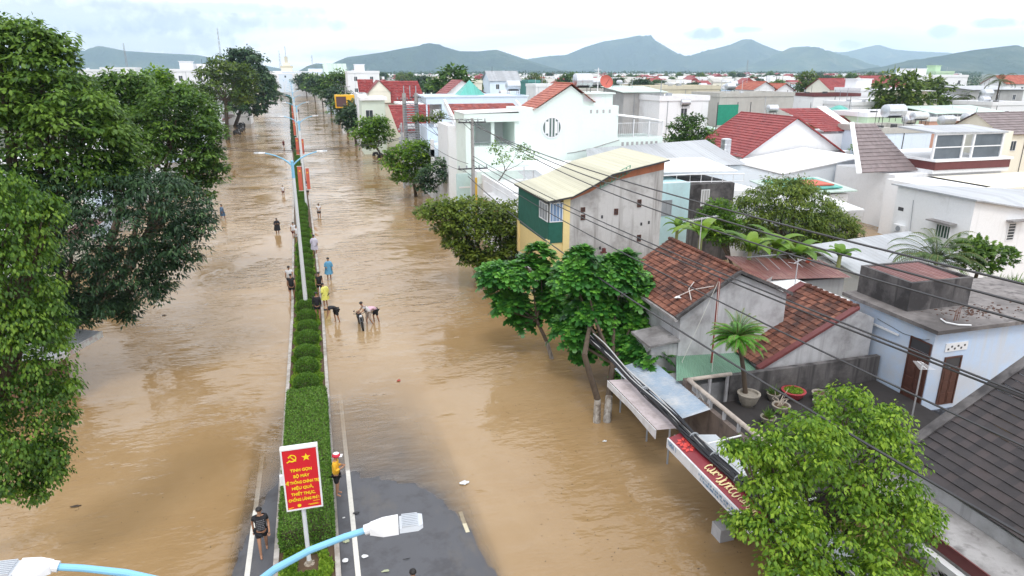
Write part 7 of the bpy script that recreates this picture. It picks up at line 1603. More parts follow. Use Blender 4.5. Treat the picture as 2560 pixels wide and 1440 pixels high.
# ================================================================== town
FOOT = []       # occupied footprints (x0,x1,y0,y1)
def occ(x0, x1, y0, y1, pad=1.0): return any(x0 < b_+pad and x1 > a_-pad and y0 < d_+pad and y1 > c_-pad for a_, b_, c_, d_ in FOOT)
def pad_win(t, ax, pl, a0, a1, z0, z1, ns, hw=.45, hh=.6, cz=None, far=False):
    for k in range(ns):
        c = a0+(a1-a0)*(k+.5)/ns; zc = cz if cz is not None else (z0+z1)/2
        if far:
            b = MB()
            if ax == 'y': b.box(c-hw, c+hw, pl-.06, pl-.004, zc-hh, zc+hh)
            else: b.box(pl-.06, pl-.004, c-hw, c+hw, zc-hh, zc+hh)
            b.build('window', M_GLD, t)
        else: win(t, ax, pl, c-hw, c+hw, zc-hh, zc+hh, bars=1)
def simple_house(x0, x1, y0, y1, h, style, wallm, roofm, label, group, far=False, rs_=random, wins=True):
    t = thing('house', label, 'house', ((x0+x1)/2, y0, 0), group); FOOT.append((x0, x1, y0, y1))
    w_, d = x1-x0, y1-y0
    b = MB(); b.box(x0, x1, y0, y1, -.3, h); b.build('wall', wallm, t)
    if style == 'flat':
        b = MB(); th = .15; o_ = .12
        b.box(x0-o_, x1+o_, y0-o_, y0+th, h-.1, h+.55); b.box(x0-o_, x1+o_, y1-th, y1+o_, h-.1, h+.55); b.box(x0-o_, x0+th, y0+th, y1-th, h-.1, h+.55); b.box(x1-th, x1+o_, y0+th, y1-th, h-.1, h+.55)
        b.box(x0+th, x1-th, y0+th, y1-th, h-.05, h+.02); b.build('parapet', roofm, t)
        if w_ > 7 and rs_.random() < .5:
            a = x0+w_*rs_.uniform(.1, .5); b = MB(); b.box(a, a+w_*.3, y0+d*.4, y0+d*.85, h, h+2.3); b.box(a-.2, a+w_*.3+.2, y0+d*.4-.2, y0+d*.85+.2, h+2.3, h+2.45); b.build('stair_head', wallm, t)
    elif style == 'gy': gabley(t, x0, x1, (x0+x1)/2, y0, y1, h, h, h+w_*.28, roofm, wallm, rows=6 if far else 9, step=.05, cols=8, over=.4)
    elif style == 'gx': gablex(t, x0, x1, y0, y1, h, h+d*.28, roofm, wallm, rows=6 if far else 9, step=.05, over=.4)
    elif style == 'sheet':
        b = MB(); b.slab([(x0-.4, y0-.5, h+.12), (x1+.4, y0-.5, h+.12), (x1+.4, y1+.4, h+.12+d*.09), (x0-.4, y1+.4, h+.12+d*.09)], .07); b.build('roof', roofm, t)
        b = MB(); b.extr([(x0, y0+.1, h-.02), (x0, y1, h-.02), (x0, y1, h+d*.08)], (w_, 0, 0)); b.build('roof_wall', wallm, t)
    elif style == 'terr':       # roof room on a terrace
        b = MB(); b.box(x0+w_*.35, x1, y0+d*.3, y1, h, h+2.4); b.build('roof_room', wallm, t)
        b = MB(); b.slab([(x0+w_*.28, y0+d*.12, h+2.55), (x1+.3, y0+d*.12, h+2.45), (x1+.3, y1+.2, h+2.6), (x0+w_*.28, y1+.2, h+2.75)], .08); b.build('roof', roofm, t)
        if not far: rail(t, [(x0+.1, y1, h), (x0+.1, y0+.1, h), (x1-.1, y0+.1, h)], .9, gap=.5)
        else: b = MB(); b.box(x0, x1, y0, y0+.1, h, h+.7); b.build('parapet', wallm, t)
    if not far or y0 < 190:
        b = MB()
        for k in range(5):
            px_, py_ = x0+w_*rs_.uniform(.08, .92), y0+d*rs_.uniform(.25, .9); zb = h+(w_*.12 if style in ('gy', 'gx') else 0)
            if rs_.random() < .5: b.tube([(px_, py_, zb-.2), (px_, py_, zb+rs_.uniform(1.2, 2.8))], .04, 4)
            elif style in ('flat', 'terr'): s_ = rs_.uniform(.3, .8); b.box(px_, px_+s_, py_, py_+s_, zb, zb+s_*rs_.uniform(.5, 1.3))
        a_ = x0+w_*rs_.uniform(.1, .7); b.box(a_, a_+.07, y0-.07, y0-.005, 0, h-.1); b.build('roof_fittings', rs_.choice((M_GRAYP, M_IRON, M_FIN)), t)
    if wins:
        n = max(1, min(3, int(w_/4))); fl = max(1, int(h/3.4))
        for f in range(fl):
            z = h-1.7-3.3*f
            if z > 1 and (f == 0 or not far): pad_win(t, 'y', y0, x0, x1, 0, 0, n, .5, .65, z, far)
    return t
def pxh(u0, u1, vt, Y, d, style, wm, rm, label, wins=True, group=None):
    a, b_ = at(u0, vt, y=Y), at(u1, vt, y=Y); return simple_house(a.x, b_.x, Y, Y+d, (a.z+b_.z)/2, style, wm, rm, label, group, wins=wins)
for q in ((12, 34, 35, 100), (10, 36, 100, 150), (22, 70, 40, 82), (5, 12, 120, 180)): FOOT.append(q)
P_TEALW = plaster('plaster_teal', (.10, .28, .26), .3, (.1, .15, .15)); P_BEIG = plaster('plaster_beige', (.58, .54, .42), .2, (.3, .27, .2)); P_CONCW = plaster('plaster_concrete', (.46, .45, .42), .35, (.28, .27, .25))
pxh(1650, 1772, 250, 84, 7, 'flat', P_WHITE, P_WHITE, 'white house with roof terrace railings left of the green netting')
pxh(1800, 1985, 240, 104, 9, 'flat', P_CONCW, P_CONCW, 'long bare grey concrete wall house behind the red gable', wins=False)
pxh(1625, 1800, 222, 118, 8, 'flat', P_BEIG, P_BEIG, 'long beige concrete parapet house left of the bare grey one', wins=False)
pxh(2152, 2275, 226, 128, 8, 'flat', P_WHITE, P_WHITE, 'bright white blank-walled house below the big red villa', wins=False)
pxh(2035, 2150, 240, 126, 7, 'flat', P_WHITE, M_MAR, 'white house with maroon roof edge left of the blank white wall')
pxh(1885, 1938, 222, 134, 7, 'gy', P_WHITE, T_ORG, 'left one of two small orange-roofed white gables'); pxh(1940, 1984, 224, 134, 7, 'gy', P_WHITE, T_ORG, 'right one of two small orange-roofed white gables')
pxh(2075, 2140, 222, 152, 9, 'gx', P_CREAM, T_RED, 'red roofed villa left of the biggest red villa'); pxh(2182, 2270, 220, 168, 12, 'gx', P_CREAM, T_RED, 'biggest dark red roofed villa on the right skyline'); pxh(2262, 2312, 226, 160, 7, 'gy', P_CREAM, T_RED, 'small red gabled wing right of the biggest red villa')
pxh(2298, 2420, 192, 175, 14, 'flat', P_WHITE, P_WHITE, 'tall white apartment block on the right skyline'); pxh(2340, 2385, 182, 192, 8, 'flat', P_GREENW, P_GREENW, 'pale green stair tower behind the tall white block', wins=False)
pxh(2225, 2342, 262, 106, 8, 'terr', P_BEIG, S_WHT, 'beige terrace house with white roof slab and wall brackets')
pxh(2325, 2482, 300, 84, 7, 'flat', P_PINKW, P_WHITE, 'house with salmon panel below a striped white roof room')
a = at(2330, 286, y=85.5); b_ = at(2490, 286, y=85.5); hz = FOOT[-1]
t = thing('roof_room', 'striped white roof room with pale green sheet roof on the salmon house', 'roof room', (a.x, 85.5, 7)); z1_ = at(2400, 284, y=84.5).z; wal(t, a.x, b_.x, 84.6, 90, at(2400, 303, y=84.6).z, z1_, plaster('curtain_grey', (.45, .47, .50), .9, (.2, .2, .22), scale=3)); flat(t, [(a.x-.8, 84, z1_+.1), (b_.x+.6, 84, z1_+.1), (b_.x+.6, 91, z1_+.9), (a.x-.8, 91, z1_+.9)], .1, S_PGR)
b = MB()
for k in range(14): xx = a.x+(b_.x-a.x)*k/13; b.box(xx-.09, xx+.09, 84.5, 84.58, z1_-1.3, z1_)
b.build('mullion', M_WHITE, t)
pxh(2130, 2220, 262, 100, 7, 'flat', P_WHITE, P_WHITE, 'low white terrace house with parapet right of the teal umbrellas'); pxh(2205, 2330, 330, 66, 7, 'flat', P_PALE, P_CONCW, 'pale blue-white block with dark water tanks left of the brown slope', wins=False)
pxh(2170, 2300, 290, 82, 7, 'flat', P_GREENW, P_WHITE, 'pale green panel house behind the steel tanks'); pxh(2480, 2560, 262, 98, 8, 'flat', P_WHITE, P_WHITE, 'white house below the tall coconut palm'); pxh(2505, 2640, 330, 68, 8, 'gx', P_CREAM, T_BRN, 'brown tiled roof house at the right edge behind the glass room')
pxh(2430, 2560, 225, 130, 8, 'sheet', P_GRAY, S_GRY, 'grey sheet roofed workshop behind the coconut palm'); pxh(2275, 2420, 246, 118, 8, 'sheet', P_GRAY, S_GRY, 'long dark grey sheet roof below the round dark tree', wins=False); pxh(2515, 2600, 208, 165, 8, 'gx', P_WHITE, T_ORG, 'white house with salmon roof on the right edge skyline')
pxh(2075, 2130, 310, 84, 6, 'gy', P_BRICK, T_RED, 'tiny brick gable with red verges behind the red side roof', wins=False); pxh(2000, 2075, 305, 88, 6, 'flat', P_GREENW, P_WHITE, 'low house with green strip next to the brick gable', wins=False); pxh(2120, 2190, 322, 80, 6, 'flat', P_WHITE, P_WHITE, 'white balcony house right of the brick gable')
pxh(1560, 1660, 232, 90, 7, 'sheet', P_GRAY, S_PGR, 'grey house with pale green sheet roof behind the mint house terrace'); pxh(1145, 1205, 207, 172, 8, 'flat', P_CREAM, P_CREAM, 'cream square tower house behind the teal pyramid', wins=False); pxh(1225, 1300, 200, 182, 8, 'gx', P_PALE, S_GRY, 'pale blue hip-roofed house with tall windows')
pxh(1320, 1350, 205, 190, 8, 'flat', P_TEALW, P_TEALW, 'dark teal small house behind the orange gable'); pxh(1340, 1400, 216, 160, 8, 'flat', P_WHITE, P_WHITE, 'white house right of the dark teal one'); pxh(1090, 1140, 190, 215, 8, 'flat', P_BEIG, P_WHITE, 'beige curved-top house behind the white gable'); pxh(1440, 1540, 232, 104, 7, 'flat', P_BEIG, P_CONCW, 'low beige house behind the orange gable roof', wins=False)
pxh(868, 948, 182, 215, 12, 'flat', P_WHITE, P_WHITE, 'white long building with arched windows behind the cream villa'); pxh(812, 866, 185, 250, 12, 'gx', P_PALE, S_PGR, 'pale building with green sheet roof left of the white arcade building'); pxh(880, 912, 178, 262, 8, 'gy', P_WHITE, T_RED, 'small dark red steep roof on the skyline above the arcade building')
t = thing('cream_tower', 'tiered cream tower at the end of the boulevard', 'tower', (-30, 640, 0)); p = at(716, 165, y=640)
for k, (hw, z0, z1) in enumerate(((9, 0, 9), (6.0, 9, 13), (4.6, 13, 16.5), (5.2, 16.5, 18.5), (3, 18.5, 21), (1.4, 21, 26))): wal(t, p.x-hw, p.x+hw, 640-hw*.3+k, 650-hw*.3-k*.4, z0, z1, P_BEIG if k % 2 else P_CREAM, 'tier')
b = MB(); b.tube([(p.x, 644, 26), (p.x, 644, 34)], .25, 5); b.build('mast', M_GRAYP, t)
for i, (u, v, Y, w_, d_) in enumerate(((690, 186, 560, 22, 12), (745, 185, 520, 26, 12), (785, 188, 430, 24, 12), (730, 182, 600, 30, 10), (775, 180, 560, 40, 14), (655, 180, 620, 34, 12))):
    p = at(u, v, y=Y); FOOT.append((p.x-w_/2, p.x+w_/2, Y, Y+d_)); simple_house(p.x-w_/2, p.x+w_/2, Y, Y+d_, p.z, 'flat', (P_WHITE, P_PALE, P_WHITE)[i % 3], P_WHITE, ('low white block left of the cream tower', 'pale block right of the cream tower', 'white block nearest the right street trees at the road end', 'wide white block just before the cream tower', 'long white block behind the right row of trees at the road end', 'pale long block hidden by the left trees at the road end')[i], 'blocks at the end of the boulevard', far=True)
# teal parasols, green net
for i, (u, v, r) in enumerate(((2050, 273, 1.5), (2075, 277, 1.6), (2098, 270, 1.5))):
    p = at(u, v, y=93); d = thing('parasol', ('left', 'middle', 'right')[i]+' one of three teal parasols on a roof terrace behind the red gable', 'parasol', (p.x, 93, 5), 'teal parasols'); b = MB(); pr = [(r, 0), (r*.75, .35), (r*.4, .6), (.05, .75)]; b.lathe((p.x, 93, p.z-.3), pr, 10); b.build('canopy', S_TEAL, d); b = MB(); b.tube([(p.x, 93, 4), (p.x, 93, p.z+.3)], .05, 5); b.build('pole', M_WHITE, d)
p0 = at(1797, 262, y=82); p1_ = at(1842, 312, y=82); d = thing('green_net_screen', 'bright green netting screen hung on a frame behind the big red roof', 'netting', (p0.x, 82, 4)); wal(d, p0.x, p1_.x, 82, 82.1, p1_.z, p0.z, plain('net_bright', (.02, .25, .16), .8, vary=.25), 'net'); b = MB()
for xx in (p0.x, p1_.x, p1_.x+2): b.tube([(xx, 82.2, 0), (xx, 82.2, p0.z+.3)], .06, 5)
b.build('frame', M_IRON, d)
# ------------------------------------------------ steel tanks on roofs (copies)
tk0 = tank(0, 0, -40, 'steel tank', 1.6, .55, 'x')
tk0.location = at(2270, 318, y=78); tk0['label'] = 'large steel tank on the dark roof left of the brown tiled slope'
ORGT = 0
def tk(u, v, Y, lab, rot=0, s=1.0):
    p = at(u, v, y=Y); return dup(tk0, (p.x, p.y, p.z-.6*s), lab, rotz=rot, scale=s)
for u, v, Y, lab, s in ((2290, 330, 70, 'steel tank lying lower beside the large one left of the brown slope', 1.0), (2275, 345, 67, 'white-ended tank nearest the brown tiled slope', .8), (1712, 262, 84, 'small tank on the white terrace house', .8), (1930, 278, 92, 'steel tank above the red roof ridge', 1.0), (2185, 235, 118, 'pale round tank on the blank white wall house', 1.0), (2465, 240, 104, 'steel tank left of the tall coconut palm, upper one', 1.3), (2460, 255, 102, 'steel tank left of the tall coconut palm, lower one', 1.1),
                    (1490, 212, 150, 'pale tank behind the mint house roof room', 1.6), (1262, 240, 130, 'boxy tank beside the pale blue house', 1.2), (1825, 222, 128, 'pair tank on the beige parapet house', 1.2), (1833, 214, 160, 'small tank above the grey gable', 1.2), (2160, 205, 180, 'tank between the red villas', 1.5), (2365, 310, 75, 'tank cluster behind the salmon panel', 1.2), (2425, 305, 74, 'tank on the red-edged wall behind the glass room', 1.3)): tk(u, v, Y, lab, 0, s)

# ------------------------------------------------ the rest of the town, each house its own
rs_ = random.Random(77)
LM = [(900, 'behind the green street trees'), (1060, 'behind the cream villa'), (1180, 'beyond the cream square tower'), (1330, 'beyond the dark teal house'), (1480, 'behind the mint house gable'), (1600, 'right of the mint house tank'), (1760, 'above the beige concrete parapet'), (1900, 'above the orange gables'), (2050, 'left of the red villas'), (2180, 'behind the biggest red villa'), (2330, 'around the tall white block'), (2480, 'near the tall coconut palm'), (2700, 'at the right picture edge')]
WM = [(P_WHITE, 'white'), (P_WHITE, 'white'), (P_PALE, 'pale blue'), (P_CREAM, 'cream'), (P_BIG, 'cool white'), (P_MINT, 'mint white'), (P_GRAY, 'grey'), (P_BEIG, 'beige'), (P_WHITE, 'plain white')]
RM = dict(flat=[(P_WHITE, 'parapet'), (P_CONCW, 'concrete-topped')], gy=[(T_RED, 'red-gabled'), (T_ORG, 'orange-gabled'), (T_BRN, 'brown-gabled')], gx=[(T_RED, 'red-roofed'), (S_GRY, 'grey-roofed'), (S_PGR, 'green-roofed')], sheet=[(S_GRY, 'grey-sheeted'), (S_WHT, 'white-sheeted'), (S_PGR, 'green-sheeted'), (S_WHT, 'light-sheeted')], terr=[(S_WHT, 'terraced'), (S_PGR, 'green-topped'), (S_GRY, 'grey-topped')])
rows = [95, 106, 117, 129, 142, 155, 170, 186, 203, 222, 243, 267, 294, 324]
DN = ['in the nearest row of the town', 'in the second row of the town', 'in the third row of the town']
def rowname(Y): return 'in the near town' if Y < 150 else ('in the middle town' if Y < 260 else ('in the far town' if Y < 430 else 'in the farthest town'))
cnt = 0
for Y in rows:
    x = 15+cxr(Y)+rs_.uniform(0, 4); xmax = (2620-770)/1700*Y
    while x < xmax and cnt < 292:
        w_ = rs_.uniform(4.6, 9); d = rs_.uniform(6.5, 9.5); y = Y+rs_.uniform(-2, 2); gap = rs_.choice((.3, .5, .8, 1.5, 4))*(1+Y/400)
        u = 770+x/Y*1700
        if not occ(x, x+w_, y, y+d, .5):
            st = rs_.choices(('flat', 'sheet', 'terr', 'gy', 'gx'), (5, 4, 3, 1.1, 1.1))[0]; rm, rn = rs_.choice(RM[st]); wm, wn = rs_.choice(WM); h = rs_.choice((3.4, 3.6, 3.8, 4.4, 5.2, 6.4, 7.0))*(1 if Y > 140 else .9)
            if st in ('gy', 'gx'): h = min(h, 6.5)
            if st == 'terr': h = min(h, 6.6)
            pass
            lm = next(l for uu, l in LM if u < uu) if u < 2700 else LM[-1][1]
            sz = 'narrow' if w_ < 6 else ('wide' if w_ > 7.8 else 'mid-sized')
            simple_house(x, x+w_, y, y+d, h, st, wm, rm, f"{'low' if h < 5 else 'tall'} {sz} {wn} {rn} house {rowname(Y)}, {lm}", f"houses {rowname(Y)}", far=Y > 150, rs_=rs_)
            if rs_.random() < .22 and Y < 330: dup(tk0, (x+w_*rs_.uniform(.2, .8), y+d*.5, h+(2.5 if st == 'terr' else (.1 if st == 'flat' else d*.1+.2))), f"steel tank on a {wn} {rn} house, {lm}", rotz=rs_.choice((0, 1.57)), scale=rs_.uniform(1.0, 1.4))
            cnt += 1
        x += w_+gap
print('town houses', cnt)
# houses on the left of the road, mostly behind the trees
for i, (y, dy, h, st, wm, rm, lab) in enumerate(((26, 7, 3.0, 'sheet', P_OLD, S_GRY, 'low house hidden behind the drooping left tree'), (38, 9, 4.5, 'flat', P_WHITE, P_WHITE, 'white house hidden behind the dark mango tree'), (52, 10, 5, 'sheet', P_CREAM, S_WHT, 'cream house behind the left green trees'), (66, 10, 6.5, 'flat', P_PALE, P_WHITE, 'pale house glimpsed between left crowns'), (82, 12, 5.0, 'sheet', P_WHITE, S_WHT, 'white sheet roofed house right behind the left crowns'), (98, 10, 6, 'flat', P_WHITE, P_WHITE, 'white shop house on the left beyond the crowns'),
                                                  (112, 12, 5, 'sheet', P_WHITE, S_WHT, 'white slope roofed house left of the isolated olive tree'), (128, 12, 4.5, 'sheet', P_PALE, S_WHT, 'pale low shop left of the isolated tree trunk'), (144, 12, 4.2, 'flat', P_CREAM, P_WHITE, 'cream shop beside the isolated tree trunk'), (162, 14, 4, 'flat', P_WHITE, S_GRY, 'white shop behind the isolated tree trunk'), (182, 14, 4, 'sheet', P_WHITE, S_GRY, 'grey roofed shop below the dark feathery tree'), (204, 16, 4.5, 'flat', P_PALE, P_WHITE, 'pale shop at the foot of the dark feathery tree'), (230, 20, 5, 'sheet', P_WHITE, S_WHT, 'long white shop on the distant left side'))):
    x1 = cxr(y)-16.2-rs_.uniform(0, 1); simple_house(x1-9, x1, y, y+dy, h, st, wm, rm, lab, 'houses along the left side', rs_=rs_)
    wal(bpy.data.objects[list(ORG.keys())[-1]] if False else thing('shop_awning', 'awning of the '+lab, 'awning', (x1, y, 2.6), 'awnings on the left side'), x1, x1+1.6, y+.5, y+dy-1, 2.6, 2.7, rs_.choice((S_BLU, S_WHT, S_RST, S_GRY)), 'sheet')
for i, (u, v, Y, h) in enumerate(((425, 178, 196, 0), (470, 165, 205, 0), (195, 178, 240, 0), (250, 172, 300, 0))):
    a = at(u, v, y=Y); simple_house(a.x, a.x+(9, 14, 9, 12)[i], Y, Y+10, a.z, 'flat', P_WHITE, P_WHITE, ('white stepped house above the middle left crowns', 'taller white house with roof turret above the left crowns', 'white gable glimpsed over the left crowns', 'small far white block over the left crowns')[i], 'white houses above the left crowns', rs_=rs_)
t = thing('roof_canopy', 'grey corrugated canopy with faded white sign edge beside the drooping left tree', 'canopy', (-12, 33, 2.4))
sheet(t, (-15.5, 30.6, 2.7), (-11.3, 30.6, 2.45), (-10.2, 33.6, 2.45), (-14.5, 35.5, 2.75), S_GRY, cols=26, amp=.03); b = MB(); b.extr([(-11.35, 30.6, 2.5), (-10.2, 33.6, 2.5), (-10.2, 33.6, 2.2), (-11.35, 30.6, 2.2)], (-.05, .02, 0)); b.build('sign_edge', plaster('edge_faded', (.62, .66, .66), .8, (.35, .2, .2), scale=4), t)
wal(t, -16, -12.4, 31.2, 35, -.3, 2.4, plaster('wall_rusty', (.22, .12, .08), .6, (.08, .05, .04), scale=1.5))
# parked motorbikes under the left awnings
for i in range(9):
    y = 172+i*4.4; dup(MBK, (cxr(y)-13.0+rs_.uniform(-.6, .6), y, -.15), 'distant motorbike parked in the water under the dark feathery tree', rotz=R(90+rs_.uniform(-20, 20)), group='motorbikes parked on the left pavement').rotation_euler[1] = 0
for i in range(5):
    y = 118+i*3.2; dup(MBK, (10.6+rs_.uniform(-.4, .4), y, -.15), 'distant motorbike parked in the water beyond the round yellow-green tree', rotz=R(90+rs_.uniform(-20, 20)), group='motorbikes parked on the right pavement').rotation_euler[1] = 0
d = thing('market_umbrella', 'white and green tilted umbrella over the water at the right pavement', 'umbrella', tuple(at(868, 318, z=.2))); q = d.location; b = MB(); b.T = Matrix.Translation(q+Vector((0, 0, 1.6))) @ Matrix.Rotation(R(35), 4, 'Y'); b.lathe((0, 0, 0), [(1.6, 0), (1.1, .35), (.05, .6)], 8); b.T = None; b.build('canopy', S_PGR, d); b = MB(); b.tube([q-Vector((0, 0, .5)), q+Vector((0, 0, 1.9))], .05, 5); b.build('pole', M_WHITE, d)
# ------------------------------------------------ trees of the town (copies of four crowns)
TP = []
for i, (mat, br) in enumerate(((G_GREEN, .45), (G_DARK, .6), (G_OLIVE, .35), (G_GREEN, .6))):
    rr = random.Random(90+i); bb = [((rr.uniform(-1.6, 1.6), rr.uniform(-1.4, 1.4), rr.uniform(3.6, 6.4)), (rr.uniform(1.3, 2.1),)*3) for _ in range(7)]
    t = thing('town_tree', 'tree', 'tree', (0, 0, 0), 'trees among the town houses'); trunkmesh(t, (0, 0, 0), bb, .2, seed=i); foliage('crown', bb, .62, .55, .75, 26, mat, t, seed=90+i, bright=br); TP.append(t)
def ttree(x, y, s, k, lab):
    z = .2
    if TP[k].get('used'): o = dup(TP[k], (x, y, z), lab, rotz=rs_.uniform(0, 6))
    else: o = TP[k]; o['used'] = 1; o.location = (x, y, z); o['label'] = lab
    o.scale = (s, s, s*rs_.uniform(.85, 1.15)); return o
for u, v, Y, s, k, lab in ((2372, 215, 152, 1.75, 1, 'large round dark tree before the tall white block'), (2350, 232, 146, 1.3, 1, 'dark tree just left below the large round one'), (2395, 232, 150, 1.2, 1, 'dark tree just right below the large round one'), (2018, 195, 205, 1.9, 2, 'large brownish dark tree between the orange gables and red villas'), (1850, 196, 225, 1.3, 0, 'round green tree left of the orange gables'), (1790, 195, 235, 1.5, 0, 'wide green tree above the beige concrete parapet'), (1600, 190, 250, 1.8, 1, 'dark tree right of the satellite dish'), (1520, 185, 300, 1.8, 1, 'dark tree above the water tank of the mint house'), (1640, 192, 270, 1.6, 1, 'dark tree left of the wide green tree'), (2330, 250, 112, 1.0, 2, 'bush left of the coconut palm clump'), (2240, 262, 98, .7, 2, 'small dry bush on the white terrace'), (1130, 222, 165, 1.1, 0, 'green tree left of the cream square tower'), (1060, 188, 320, 2.0, 1, 'wide dark tree above the dark red villa roofs')):
    p = at(u, v, y=Y); ttree(p.x, Y, max(.5, p.z/5.6) if s < 1.15 else s*.8, k, lab)
nt = 0
for q in range(185):
    Y = 110+rs_.random()**.8*640; u = rs_.uniform(900, 2640); x = (u-770)/1700*Y
    if occ(x-1, x+1, Y-1, Y+1, .5): continue
    lm = next((l for uu, l in LM if u < uu), LM[-1][1]); ttree(x, Y, rs_.uniform(.75, 1.3)*(1+Y/2500), rs_.randrange(4), f"{rs_.choice(('round', 'spreading', 'leafy'))} tree {rowname(Y)}, {lm}"); nt += 1
for q in range(26):
    Y = rs_.uniform(120, 500); x = cxr(Y)-rs_.uniform(27, 30+Y*.25); ttree(x, Y, rs_.uniform(1, 1.6), rs_.randrange(4), f"tree behind the left houses {rowname(Y)}")
# far woods that read as one mass
rs = np.random.RandomState(44); n = 60000; Y = 350+rs.rand(n)**1.2*1600; X = (rs.uniform(-250, 2750, n)-770)/1700*Y
dn = np.sin(X/45.)+np.sin(Y/60.+X/110.)+np.sin(X/17.+Y/23.)*.7; keep = (dn > np.clip(.6-(Y-480)/600., -1.6, .6)) & (np.abs(X-np.interp(Y, _cy, _cx)) > 30); X, Y, dn = X[keep], Y[keep], dn[keep]; n = len(X)
hh = (4.0+2.5*np.sin(X/23.+1)*np.sin(Y/31.)+2*np.sin(X/9.))*rs.rand(n)**.45+1+np.clip((Y-650)/200, 0, 5.5)
w_ = leafset('distant_woods', np.stack([X, Y, hh], 1), rv(n, rs)+np.array([0, 0, .3]), rv(n, rs)+np.array([0, -.3, .8]), rs.uniform(1.8, 3.2, n)*(.6+Y/1700), LEAF, G_DARK, np.clip(rs.normal(.5, .2, n), 0, 1)); tag(w_, 'dark green belt of woods and palms between the town and the hills', 'woods', kind='stuff')
rs = np.random.RandomState(45); b = MB()
for k in range(5200):
    Y = 340+1100*rs.rand()**1.25; X = (rs.uniform(560, 2660)-770)/1700*Y
    if abs(X-cxr(Y)) < 20 or math.sin(X/45.)+math.sin(Y/60.+X/110.)+.7*math.sin(X/17.+Y/23.) > 1.0: continue
    w_ = rs.uniform(5, 10)*(1+Y/2500); d_ = rs.uniform(6, 10); h = rs.choice([3.5, 4, 6.5, 7.2, 8]); q_ = rs.rand(); b.mi = 0 if q_ < .55 else (2 if q_ < .75 else 3); b.box(X, X+w_, Y, Y+d_, 0, h)
    b.mi = 4
    if h > 5 and Y < 700:
        for i_ in range(2): b.box(X+w_*(.2+.4*i_), X+w_*(.34+.4*i_), Y-.08, Y-.01, h-2.6, h-1.2)
    q_ = rs.rand()
    if q_ < .04: b.mi = 1; b.extr([(X-.3, Y-.3, h), (X+w_+.3, Y-.3, h), (X+w_/2, Y-.3, h+w_*.3)], (0, d_+.6, 0))
    elif q_ < .22: b.mi = 1 if rs.rand() < .28 else 3; b.extr([(X-.3, Y-.3, h), (X-.3, Y+d_/2, h+2), (X-.3, Y+d_+.3, h)], (w_+.6, 0, 0))
    elif q_ < .6: b.mi = 3; b.box(X-.3, X+w_+.3, Y-.3, Y+d_+.3, h+.01, h+.2)
    elif q_ < .8: b.mi = 0; b.box(X+w_*.3, X+w_*.8, Y+2, Y+d_-1, h, h+2.2)
o = b.build('distant_houses', [P_WHITE, T_RED, P_CREAM, P_CONCW, M_GLD]); tag(o, 'hundreds of tiny white and red houses merging into the woods near the horizon', 'houses', kind='stuff')
# lattice masts on the horizon
for i, (u, vt, vb, Y) in enumerate(((543, 70, 175, 560), (308, 108, 175, 420), (697, 126, 175, 900), (779, 138, 178, 900), (1087, 88, 120, 1400), (1870, 150, 178, 900))):
    if i == 4: continue
    p = at(u, vt, y=Y); t = thing('lattice_mast', ('tallest thin lattice mast left of the dark feathery tree', 'thin lattice mast above the left green crowns', 'faint thin mast left of the cream tower', 'faint thin mast right of the cream tower', '', 'faint thin mast below the pointed mountain')[i], 'mast', (p.x, Y, 0), 'lattice masts on the horizon'); b = MB(); hw = Y/700
    for sx in (-1, 1):
        for sy_ in (-1, 1): b.tube([(p.x+sx*hw, Y+sy_*hw, 0), (p.x+sx*hw*.3, Y+sy_*hw*.3, p.z)], .09*Y/500, 3)
    n = int(p.z/3.5)
    for k in range(n):
        z = k*3.5; w2 = hw*(1-.7*z/p.z); w3 = hw*(1-.7*(z+3.5)/p.z); b.tube([(p.x-w2, Y-w2, z), (p.x+w3, Y-w3, min(p.z, z+3.5))], .06*Y/500, 3); b.tube([(p.x+w2, Y-w2, z), (p.x-w3, Y-w3, min(p.z, z+3.5))], .06*Y/500, 3)
    b.build('lattice', M_GRAYP, t)

# ================================================================== hills
def hillmat(name, c0, c1, c2):
    m, t, p = _new(name); pos = _obj(t, geo=True)
    f = _noise(t, .0035, 9, pos, .62); c = _ramp(t, f, [(.38, c0), (.52, c1), (.66, c2)])
    t.links.new(c, p.inputs['Base Color']); p.inputs['Roughness'].default_value = 1; p.inputs['Specular IOR Level'].default_value = 0; _bump(t, p, _noise(t, .012, 8, pos, .65), 1.0, 60); return m
H_GRN = hillmat('hill_forest', (.018, .040, .022), (.035, .065, .026), (.10, .12, .06)); H_MIX = hillmat('hill_mixed', (.025, .050, .022), (.060, .10, .035), (.17, .17, .09))
def hnoise(x, y, s, seed):
    v = 0; a = 1; rr = np.random.RandomState(seed)
    for o_ in range(6):
        p = rr.uniform(0, 6.28, 4); th = rr.uniform(0, 3.14); k = (2**o_)/s
        v = v+a*(1-2*np.abs(np.sin(.5*((x*math.cos(th)+y*math.sin(th))*k+p[0]+1.5*np.sin((y*math.cos(th)-x*math.sin(th))*k*.7+p[1]))))); a *= .58
    return v/1.6
